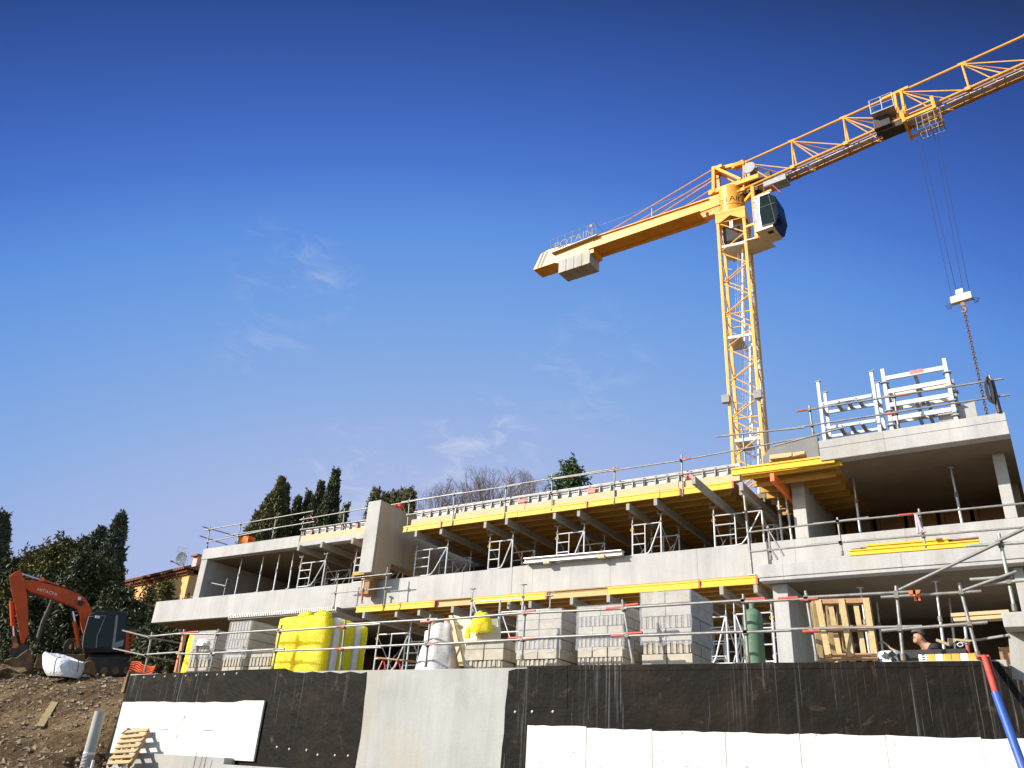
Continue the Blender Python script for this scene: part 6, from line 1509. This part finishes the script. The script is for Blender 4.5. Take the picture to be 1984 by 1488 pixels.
def tree(name, label, cat, base, h, rad, prof, size, nclump, mat, group=None, per=14, seed=0, up=0.0, trunk=.12, sink=0, crad=.28, lean=0, sprigs=130):
    t = thing(name, label, cat, base, group); r_ = random.Random(seed); cl = []
    for i in range(nclump):
        f = r_.random()**.85; an = r_.uniform(0, 2*math.pi); R_ = rad*prof(f)*(1+.22*mnoise.noise((math.cos(an)*1.6+seed, math.sin(an)*1.6, f*4)))
        q = (r_.random()**.5)
        tuft = up > .3 and i % 3 == 0
        if tuft: q = r_.uniform(.9, 1.18)
        cl.append((Vector((base[0]+R_*q*math.cos(an)+lean*f, base[1]+R_*q*math.sin(an), base[2]+h*f)), max(.10, crad*rad*(.35+prof(f)*.65)*(.55 if tuft else 1))))
    for i in range(sprigs):          # single shoots that break up the outline
        f = r_.random()**.7; an = r_.uniform(0, 2*math.pi); R_ = rad*prof(f)
        p0 = Vector((base[0]+R_*math.cos(an)*.93+lean*f, base[1]+R_*math.sin(an)*.93, base[2]+h*f))
        d = Vector((math.cos(an)*r_.uniform(.15, .55), math.sin(an)*r_.uniform(.15, .55), r_.uniform(.7, 1.2) if up > .3 else r_.uniform(-.1, .7))).normalized(); ln = r_.uniform(.5, 1.25)*((1-.55*f) if up > .3 else .8)
        for k in range(7): cl.append((p0 + d*(ln*k/6), .17*(1-k/7)+.03, 4 if k < 4 else 2))
    mb = MB(); pts = [Vector((base[0]+lean*f, base[1], base[2]-.3+h*f*.92)) for f in (0, .3, .6, 1)]
    mb.path(pts, [trunk, trunk*.8, trunk*.5, trunk*.12], 8)
    for k in range(7):
        f = .2+.09*k; p = Vector((base[0]+lean*f, base[1], base[2]+h*f)); an = r_.uniform(0, 6.28); R_ = rad*prof(f)*.8
        mb.path([p, p+Vector((R_*.5*math.cos(an), R_*.5*math.sin(an), h*.05)), p+Vector((R_*math.cos(an), R_*math.sin(an), h*.12))], [trunk*.4, trunk*.25, trunk*.08], 5)
    mb.build('trunk', M['straw'], t, smooth=True)
    foliage(cl, size, M[mat], 'crown', t, per, up=up, seed=seed+1); return t
cyp = lambda f: max(.01, 1-f)**.86
short = lambda f: max(.01, 1-f)**.42
rnd_ = lambda f: math.sqrt(max(0, 1-(2*f-1.0)**2))*(.75+.25*f) if f > .08 else .35
con = lambda f: min(1, (f+.05)*6)*(1-f)**.95+.03
bush = lambda f: math.sqrt(max(0.02, 1-(1.12*f)**2)) if f < .9 else .2
def tr_at(px_top, py_top, Y, halfw_px, **kw):
    p = atY(px_top, py_top, Y); d = (p-O).dot(fwd); rad = halfw_px*d/FPX; g_ = gz(p.x, p.y, False)
    return (p.x, p.y, g_), p.z-g_, rad
def T(name, label, cat, pxt, pyt, Y, hw, prof, size, ncl, mat, group, seed, **kw):
    b_, h_, r_ = tr_at(pxt, pyt, Y, hw); return tree(name, label, cat, b_, h_, r_, prof, size, ncl, mat, group, seed=seed, **kw)
g = 'tall cypresses behind the left roof'
for i, (x, y, hw, Y, lab) in enumerate([(546, 931, 26, 40, 'tallest of the browner clump with a wispy tip'), (556, 941, 17, 40.8, 'right hand spire of the browner clump'), (522, 966, 22, 39.5, 'middle shoulder of the browner clump'), (500, 998, 26, 39, 'low leftmost one beside the orange worker'),
        (651, 915, 20, 41, 'tallest and darkest, right of the others'), (622, 940, 20, 42, 'second tallest dark one'), (600, 956, 16, 42.5, 'slender dark one left of the two tall ones'), (578, 967, 17, 43, 'short dark one between the two clumps'), (670, 985, 10, 40, 'smallest, alone at the right end')]):
    T('cypress_tree', 'cypress behind the left roof, ' + lab, 'cypress', x, y, Y, hw*3.0, cyp, .22, 1300 if hw > 12 else 260, 'leaf_cypress' if i < 4 else 'leaf_dark', g, 20+i, per=16, up=1.1, crad=.20)
g = 'short cypresses behind the fin wall'
for i, (x, y, hw, lab) in enumerate([(729, 951, 10, 'leftmost, touching the fin wall'), (748, 958, 10, 'second from the fin wall'), (766, 957, 11, 'above the red helmet'), (783, 954, 10, 'second from the right'), (796, 952, 12, 'rightmost, beside the bare tree')]):
    T('cypress_tree', 'short dense cypress behind the fin wall, ' + lab, 'cypress', x, y, 44, hw*2.3, short, .22, 420, 'leaf_cypress', g, 50+i, per=16, up=1.0, crad=.24)
g = 'conifers behind the excavator'
T('conifer_tree', 'tall grey green conifer cut off by the left edge', 'conifer', 6, 1001, 28, 95, con, .34, 1300, 'leaf_conifer', g, 61, per=14, up=.4, crad=.17)
for i, (x, y, hw, lab) in enumerate([(236, 1003, 31, 'tallest spire right of the excavator boom'), (196, 1030, 28, 'middle spire right of the excavator boom'), (166, 1049, 26, 'shortest spire, leftmost of three')]):
    T('conifer_tree', 'grey green conifer, ' + lab, 'conifer', x, y, 30, hw*1.9, con, .32, 900, 'leaf_conifer', g, 64+i, per=14, up=.4, crad=.19)
g = 'dense evergreen trees behind the excavator'
for i, (x, y, hw, Y, m_, lab) in enumerate([(128, 1052, 50, 27.5, 'leaf_olive', 'olive toned with a domed top above the lettered boom'), (82, 1070, 40, 27, 'leaf_olive', 'olive toned, left of the domed one'), (172, 1085, 42, 26.5, 'leaf_dark', 'darkest, right above the elbow of the boom'),
        (200, 1105, 32, 27.5, 'leaf_olive', 'beside the orange house'), (30, 1090, 55, 26.5, 'leaf_dark', 'dark, at the left edge behind the arm'), (105, 1120, 55, 26.2, 'leaf_dark', 'dark, directly under the boom'), (235, 1150, 40, 27.0, 'leaf_dark', 'dark and low behind the cab')]):
    T('evergreen_tree', 'dense evergreen tree, ' + lab, 'tree', x, y, Y, hw, rnd_, .30, 900, m_, g, 70+i, per=16, crad=.20, trunk=.2)
g = 'low dark shrubs at the foot of the trees'
for i, (x, y, hw, Y, lab) in enumerate([(20, 1180, 60, 25.5, 'at the left edge behind the bucket'), (75, 1190, 50, 25.5, 'between the arm and the leaning trunk'), (125, 1190, 45, 25.6, 'under the boom'), (215, 1200, 50, 26, 'behind the cab'), (275, 1196, 45, 27.0, 'right of the cab'), (322, 1208, 38, 24, 'under the left balcony'), (350, 1220, 40, 23.6, 'behind the leftmost block stack')]):
    T('shrub', 'low dark shrub ' + lab, 'shrub', x, y, Y, hw, bush, .28, 520, 'leaf_dark', g, 80+i, per=15, crad=.25, sprigs=50)
g = 'thin shrubs in front of the orange house'
for i, (x, y, hw, Y, m_, nc, lab) in enumerate([(326, 1132, 20, 28, 'leaf_olive', 130, 'bushy one beside the end of the balcony'), (252, 1142, 28, 28.5, 'leaf_olive', 80, 'sparse one showing the orange wall through it'), (292, 1138, 24, 28.5, 'leaf_olive', 75, 'sparse one in the middle'), (345, 1165, 16, 26, 'leaf_dark', 90, 'low dark one against the balcony')]):
    T('shrub', 'shrub in front of the orange house, ' + lab, 'shrub', x, y, Y, hw, rnd_, .26, nc, m_, g, 90+i, per=11, crad=.20, sprigs=16)
T('broadleaf_tree', 'bright green tree top behind the roof edge shuttering right of the bare tree', 'tree', 1108, 902, 44, 40, rnd_, .30, 420, 'leaf_green', None, 99, per=15, crad=.20)
# bare leaning trunk under the boom
mb = MB(); mb.path([atY(x, y, 24.6) for x, y in ((64, 1275), (74, 1240), (84, 1205), (95, 1180), (106, 1150))], [.16, .15, .13, .12, .09], 9); mb.path([atY(x, y, 24.6) for x, y in ((93, 1184), (99, 1170), (103, 1158))], [.08, .06, .05], 7)
tag(mb.build('dead_tree', M['straw'], smooth=True), 'bare leaning tree trunk under the excavator boom', 'tree trunk')
# leafless tree
def bare(label, px, pyt, Y, hwpx, seed, n0=9):
    b_, h_, r_ = tr_at(px, pyt, Y, hwpx); t = thing('bare_tree', label, 'bare tree', b_, 'leafless trees behind the roof'); q_ = random.Random(seed)
    tk = MB(); cw = MB(); base = Vector(b_); fork = base + Vector((0, 0, h_*.30))
    tk.path([base-Vector((0, 0, .3)), fork], [.30, .24], 9)
    def grow(p, d, l, r, lev):
        pts = [p]; 
        for k in range(3):
            d = (d + Vector((q_.gauss(0, .16), q_.gauss(0, .16), q_.gauss(.05, .10)))).normalized(); pts.append(pts[-1] + d*l/3)
        (tk if lev < 1 else cw).path(pts, [r, r*.85, r*.7, r*.55], 6 if lev < 2 else 4)
        if lev >= 5: return
        for k in range({0: 4, 1: 4, 2: 4, 3: 3, 4: 2}[lev]):
            q = pts[1 + k % 3] if k else pts[-1]
            nd = (d + Vector((q_.gauss(0, .48), q_.gauss(0, .48), q_.gauss(.12, .36)))).normalized(); grow(q, nd, l*q_.uniform(.52, .74), r*.6, lev+1)
    for k in range(n0):
        an = 2*math.pi*k/n0 + q_.uniform(-.3, .3); tilt = q_.uniform(.35, 1.3)
        grow(fork, Vector((math.cos(an)*tilt*r_/3.0, math.sin(an)*tilt*.6, .85)).normalized(), h_*.40, .11, 0)
    zs_ = sorted(v.z for v in cw.v); xs_ = sorted(abs(v.x-b_[0]) for v in cw.v); zm_ = zs_[int(len(zs_)*.93)]-b_[2]; xm_ = xs_[int(len(xs_)*.95)]
    sq = lambda t: t if abs(t) < .8 else math.copysign(.8+.2*math.tanh((abs(t)-.8)/.2), t)
    def dome(v):
        tx, ty, tz = sq((v.x-b_[0])/xm_), sq((v.y-b_[1])/xm_), sq((v.z-b_[2])/zm_)
        k = math.sqrt(max(.12, 1-.55*min(1, tx*tx)))     # lower towards the rim of the crown
        return Vector((b_[0]+tx*r_, b_[1]+ty*r_, b_[2]+h_*(tz if tz < .45 else .45+(tz-.45)*k)))
    for q in (tk, cw): q.v = [dome(v) for v in q.v]
    tk.build('trunk', M['twig'], t, smooth=True); cw.build('crown', M['twig'], t); return t
bare('spreading leafless tree behind the roof, left of the green tree top', 990, 908, 43, 108, 5, 16)
bare('lower leafless tree behind the roof next to the short cypresses', 890, 932, 43, 74, 8, 12)

# ================================================================ HOUSE
hu = None
d1 = ray(-935, 1400); hu = Vector((-d1.x, -d1.y, 0)).normalized()
hp0 = atY(361, 1140, 33); hpn = Plane((hp0.x, hp0.y, 0), hu)
ho_ = thing('orange_house', 'orange rendered house with a tiled roof behind the shrubs', 'house', (hp0.x, hp0.y, 6.2))
a0 = hpn.sz(205, 1160)[0]; ze = hpn.sz(361, 1112)[1]
def hb(name, a, c, o0, o1, z0, z1, mat, parent=ho_, bev=0):
    mb = MB(); mb.prism([hpn.at(a, z0, o0), hpn.at(c, z0, o0), hpn.at(c, z0, o1), hpn.at(a, z0, o1)], (0, 0, z1-z0)); return mb.build(name, M[mat], parent, bevel=bev)
hb('wall', a0, 0, 0, 8, 5.5, ze, 'stucco')
rf = MB(); e_ = .45
rf.prism([hpn.at(a0-.5, ze+.22, -e_), hpn.at(a0-.5, ze+2.1, 4), hpn.at(a0-.5, ze+.22, 8+e_)], (hpn.u*(-a0+.5+.35)))
roof = rf.build('roof', M['tile'], ho_)
mb = MB(); n = int((-a0+.85)/.21)
for row, (dz, off) in enumerate(((.24, -e_-.10), (.10, -e_+.10), (-.03, -e_+.28))):
    for i in range(n):
        a = a0-.5 + i*.21 + (.1 if row % 2 else 0); p = hpn.at(a, ze+dz, off)
        mb.path([p, p + hpn.n*.5 + Vector((0, 0, .22 if row == 0 else 0))], .085, 7)
mb.build('eave_tiles', M['tile'], roof)
cp = hpn.sz(374, 1100, 1.5)
ch_ = hb('chimney', cp[0]-.28, cp[0]+.32, 1.5, 2.1, ze, hpn.sz(376, 1082, 1.5)[1], 'render_pink'); hb('chimney_cap', cp[0]-.42, cp[0]+.46, 1.36, 2.24, hpn.sz(376, 1079, 1.5)[1], hpn.sz(376, 1076, 1.5)[1], 'tile')
for k in (-.22, .22): hb('chimney_post', cp[0]+k-.06, cp[0]+k+.1, 1.55, 2.05, hpn.sz(376, 1082.2, 1.5)[1], hpn.sz(376, 1079.2, 1.5)[1], 'stucco')
for (x, y) in ((222, 1178), (277, 1178)):
    s, z = hpn.sz(x, y); wi = hb('window', s-.45, s+.45, -.05, .03, z-.6, z+.6, 'white'); hb('pane', s-.36, s+.36, -.06, -.052, z-.5, z+.5, 'glass', wi)
s, z = hpn.sz(354, 1083, .2); dc = hpn.at(s, z, .1)
ds_ = thing('satellite_dish', 'large white satellite dish on the roof of the orange house', 'satellite dish', dc)
ax_ = (O-dc).normalized()*.85 - rt*.62 + Vector((0, 0, .12)); ax_.normalize()
mb = MB(); rr = 13.5*((dc-O).dot(fwd))/FPX; mb.lathe([(.02, -.22), (rr*.5, -.17), (rr*.8, -.09), (rr, 0), (rr*.98, .01), (rr*.78, -.07), (rr*.5, -.14), (.02, -.19)], dc, 26, ax_); mb.build('dish', M['dish'], ds_, smooth=True)
mb = MB(); lnb = dc + ax_*.75 - Vector((0, 0, .3)); mb.tube(dc-Vector((0, 0, rr*.95)), lnb, .025, 6); mb.tube(lnb-ax_*.05, lnb+ax_*.12, .06, 8); mb.build('feed_arm', M['grey_paint'], ds_)
mb = MB(); mb.tube(dc-ax_*.2, hpn.at(s, ze+.2, .6), .04, 8); mb.build('mast', M['galv'], ds_)
an0 = hpn.at(*hpn.sz(366, 1085, .8), .8)
an_ = thing('tv_antenna', 'small television antenna above the satellite dish', 'antenna', an0)
mb = MB(); top = hpn.at(*hpn.sz(366, 1064, .8), .8); mb.tube(hpn.at(hpn.sz(366, 1085, .8)[0], ze, .8), top, .025, 6); mb.build('mast', M['galv'], an_)
mb = MB(); a = hpn.at(*hpn.sz(344, 1065, .8), .8); mb.tube(a, hpn.at(*hpn.sz(369, 1068, .8), .8), .016, 5)
for i in range(8):
    q = a.lerp(top, i/8); mb.tube(q-Vector((0, 0, .22 if i < 2 else .14)), q+Vector((0, 0, .22 if i < 2 else .14)), .012, 4)
mb.build('elements', M['galv'], an_)

# ================================================================ PEOPLE
def person(label, loc, yaw, pose, top, legs, hair='hair', helmet=None, group=None):
    t = thing('person', label, 'person', loc, group)
    c_, s_ = math.cos(yaw), math.sin(yaw)
    def W_(p): return Vector((loc[0] + p[0]*c_ - p[1]*s_, loc[1] + p[0]*s_ + p[1]*c_, loc[2] + p[2]))
    P = pose
    def skin(name, J, edges, mat, sub=2):
        me = bpy.data.meshes.new(name); o_ = Vector(loc); ks = list(J)
        me.from_pydata([tuple(W_(J[k][0])-o_) for k in ks], [(ks.index(a), ks.index(b)) for a, b in edges], [])
        o = bpy.data.objects.new(name, me); col.objects.link(o); o.parent = t; WL[o.name] = o_
        md = o.modifiers.new('skin', 'SKIN'); md.use_smooth_shade = True
        sv = me.skin_vertices[0].data
        for i, k in enumerate(ks): sv[i].radius = (J[k][1], J[k][1] if len(J[k]) < 3 else J[k][2])
        sb_ = o.modifiers.new('sub', 'SUBSURF'); sb_.levels = sub; sb_.render_levels = sub
        me.materials.append(M[mat]); return o
    J = {'pelvis': (P['pelvis'], .12, .15), 'spine': (P['spine'], .11, .14), 'chest': (P['chest'], .13, .17), 'neck': (P['neck'], .055), 'jaw': (P['jaw'], .075, .07), 'skull': (P['skull'], .088, .08), 'crown': (P['crown'], .06, .055), 'nose': (P['nose'], .014)}
    E_ = [('pelvis', 'spine'), ('spine', 'chest'), ('chest', 'neck'), ('neck', 'jaw'), ('jaw', 'skull'), ('skull', 'crown'), ('jaw', 'nose')]
    for sd_, k in ((1, 'l'), (-1, 'r')):
        def mir(p): return (p[0], p[1]*sd_, p[2])
        for n_, r_ in (('sh', .065), ('el', .046), ('wr', .032), ('hip', .09), ('kn', .062), ('an', .042), ('toe', .035)): J[n_+k] = (mir(P[n_]), r_)
        E_ += [('chest', 'sh'+k), ('sh'+k, 'el'+k), ('el'+k, 'wr'+k), ('pelvis', 'hip'+k), ('hip'+k, 'kn'+k), ('kn'+k, 'an'+k), ('an'+k, 'toe'+k)]
        w_ = Vector(mir(P['wr'])); e_ = Vector(mir(P['el'])); d = (w_-e_).normalized(); sdv = d.cross(Vector((0, 0, 1))).normalized()
        J['pa'+k] = (tuple(w_+d*.075), .036, .02); E_.append(('wr'+k, 'pa'+k))
        for f in range(4):
            b0 = w_+d*.095+sdv*((f-1.5)*.021); ln = (.062, .074, .068, .052)[f]
            J['f%d%s' % (f, k)] = (tuple(b0+d*ln*.5), .0095); J['g%d%s' % (f, k)] = (tuple(b0+d*ln*.85-Vector((0, 0, .025))), .008); E_ += [('pa'+k, 'f%d%s' % (f, k)), ('f%d%s' % (f, k), 'g%d%s' % (f, k))]
        J['th'+k] = (tuple(w_+d*.07+sdv*(.05*-sd_)), .011); E_.append(('wr'+k, 'th'+k))
    skin('body', J, E_, 'skin')
    up_ = lambda s: {k: (J[k][0],) + tuple(r+s for r in J[k][1:]) for k in ('pelvis', 'spine', 'chest', 'shl', 'ell', 'shr', 'elr')}
    S = up_(.022); S['neck'] = (tuple(Vector(P['chest']).lerp(Vector(P['neck']), .6)), .07)
    for k in 'lr': S['wr'+k] = (tuple(Vector(J['el'+k][0]).lerp(Vector(J['wr'+k][0]), .88)), .045)
    skin('top', S, [('pelvis', 'spine'), ('spine', 'chest'), ('chest', 'neck'), ('chest', 'shl'), ('shl', 'ell'), ('ell', 'wrl'), ('chest', 'shr'), ('shr', 'elr'), ('elr', 'wrr')], top)
    L_ = {'pelvis': (tuple(Vector(P['pelvis'])-Vector((0, 0, .02))), .15, .18)}
    for k in 'lr':
        for n_, r_ in (('hip', .11), ('kn', .08), ('an', .065)): L_[n_+k] = (J[n_+k][0], r_)
    skin('trousers', L_, [('pelvis', 'hipl'), ('hipl', 'knl'), ('knl', 'anl'), ('pelvis', 'hipr'), ('hipr', 'knr'), ('knr', 'anr')], legs)
    for sd_ in (1, -1):
        mb = MB(); a = W_((P['an'][0]-.06, P['an'][1]*sd_, P['toe'][2]-.02)); c = W_((P['toe'][0]+.08, P['toe'][1]*sd_, P['toe'][2]-.02)); mb.bar(a, c, .1, .08); mb.build('boot', M['black'], t, bevel=.025)
    hd = Vector(P['skull']); cr_ = Vector(P['crown']); ax = (cr_-Vector(P['jaw'])).normalized(); fw_ = (Vector(P['nose'])-Vector(P['jaw'])).normalized(); fw_ = (fw_-ax*fw_.dot(ax)).normalized(); rt_ = ax.cross(fw_)
    wax, wfw, wrt = (W_(tuple(v))-Vector(loc) for v in (ax, fw_, rt_))
    ctr = W_(tuple(hd))
    mb = MB()
    for s in (-1, 1): mb.lathe([(.001, 0), (.012, .004), (.012, .012), (.001, .014)], ctr + wrt*(.032*s) + wfw*.078 - wax*.02, 8, wfw)
    mb.build('eyes', M['black'], t)
    mb = MB()
    for s in (-1, 1): mb.obox(ctr + wrt*(.088*s) - wax*.03, (wrt, wfw, wax), (.010, .02, .032))
    mb.build('ears', M['skin'], t, bevel=.008)
    mb = MB(); bm = bmesh.new(); bmesh.ops.create_uvsphere(bm, u_segments=18, v_segments=12, radius=1)
    vs = []; keep = []
    rx = .100 if not helmet else .13
    for v in bm.verts:
        q = v.co; front = q.y > .25
        z = max(q.z, .0 if not front else .28) if not helmet else max(q.z, 0)
        vs.append(ctr + wax*(z*(.125 if not helmet else .16)+.03) + wfw*(q.y*rx*1.08 - .01) + wrt*(q.x*rx*.95))
    fs = [[v.index for v in f.verts] for f in bm.faces]; bm.free(); mb.add(vs, fs)
    if helmet: mb.obox(ctr + wax*.04 + wfw*.17, (wrt, wfw, wax), (.10, .06, .01))
    mb.build('helmet' if helmet else 'hair', M[helmet or hair], t, smooth=True); return t
crouch = dict(pelvis=(0, 0, .30), spine=(.12, 0, .50), chest=(.24, 0, .66), neck=(.34, 0, .77), jaw=(.41, 0, .80), skull=(.42, 0, .89), crown=(.41, 0, .95), nose=(.51, 0, .81), sh=(.25, .19, .69), el=(.40, .27, .48), wr=(.60, .20, .40), hip=(.02, .10, .28), kn=(.40, .17, .40), an=(.12, .15, .10), toe=(.28, .17, .06))
bend = dict(pelvis=(0, 0, .92), spine=(.16, 0, 1.08), chest=(.38, 0, 1.18), neck=(.55, 0, 1.16), jaw=(.64, 0, 1.12), skull=(.70, 0, 1.16), crown=(.76, 0, 1.18), nose=(.70, 0, 1.02), sh=(.40, .19, 1.16), el=(.46, .24, .88), wr=(.52, .18, .64), hip=(0, .10, .90), kn=(.06, .12, .48), an=(.0, .12, .09), toe=(.16, .13, .06))
stand = dict(pelvis=(0, 0, .95), spine=(.0, 0, 1.15), chest=(.02, 0, 1.35), neck=(.03, 0, 1.50), jaw=(.05, 0, 1.57), skull=(.04, 0, 1.66), crown=(.03, 0, 1.73), nose=(.15, 0, 1.59), sh=(.02, .19, 1.42), el=(.06, .26, 1.13), wr=(.24, .20, .98), hip=(0, .10, .93), kn=(.03, .11, .50), an=(-.01, .11, .09), toe=(.15, .13, .06))
p = atY(1778, 1232, 15.35)
yw = R(215)
person('man with short grey hair in dark clothes crouching behind the orange and white pack', (p.x - .42*math.cos(yw), p.y - .42*math.sin(yw), p.z-.90), yw, crouch, 'shirt', 'trousers')
p = atY(1631, 1236, 15.9); yw = R(200)
person('worker in dark clothes with a red cap seen through the slats of the standing pallet', (p.x - .42*math.cos(yw), p.y - .42*math.sin(yw), p.z-.88), yw, crouch, 'shirt', 'trousers', helmet='helmet_red')
p = atY(484, 1034, 22.2); yw = R(120)
person('worker in orange clothes bending over on the left roof', (p.x - .35*math.cos(yw), p.y - .35*math.sin(yw), p.z-1.36), yw, bend, 'hivis', 'hivis', helmet='hivis')
p = atY(776, 985, 21.3); yw = R(250)
person('worker with a red helmet standing behind the fin wall', (p.x, p.y, p.z-1.68), yw, stand, 'shirt', 'trousers', helmet='helmet_red')
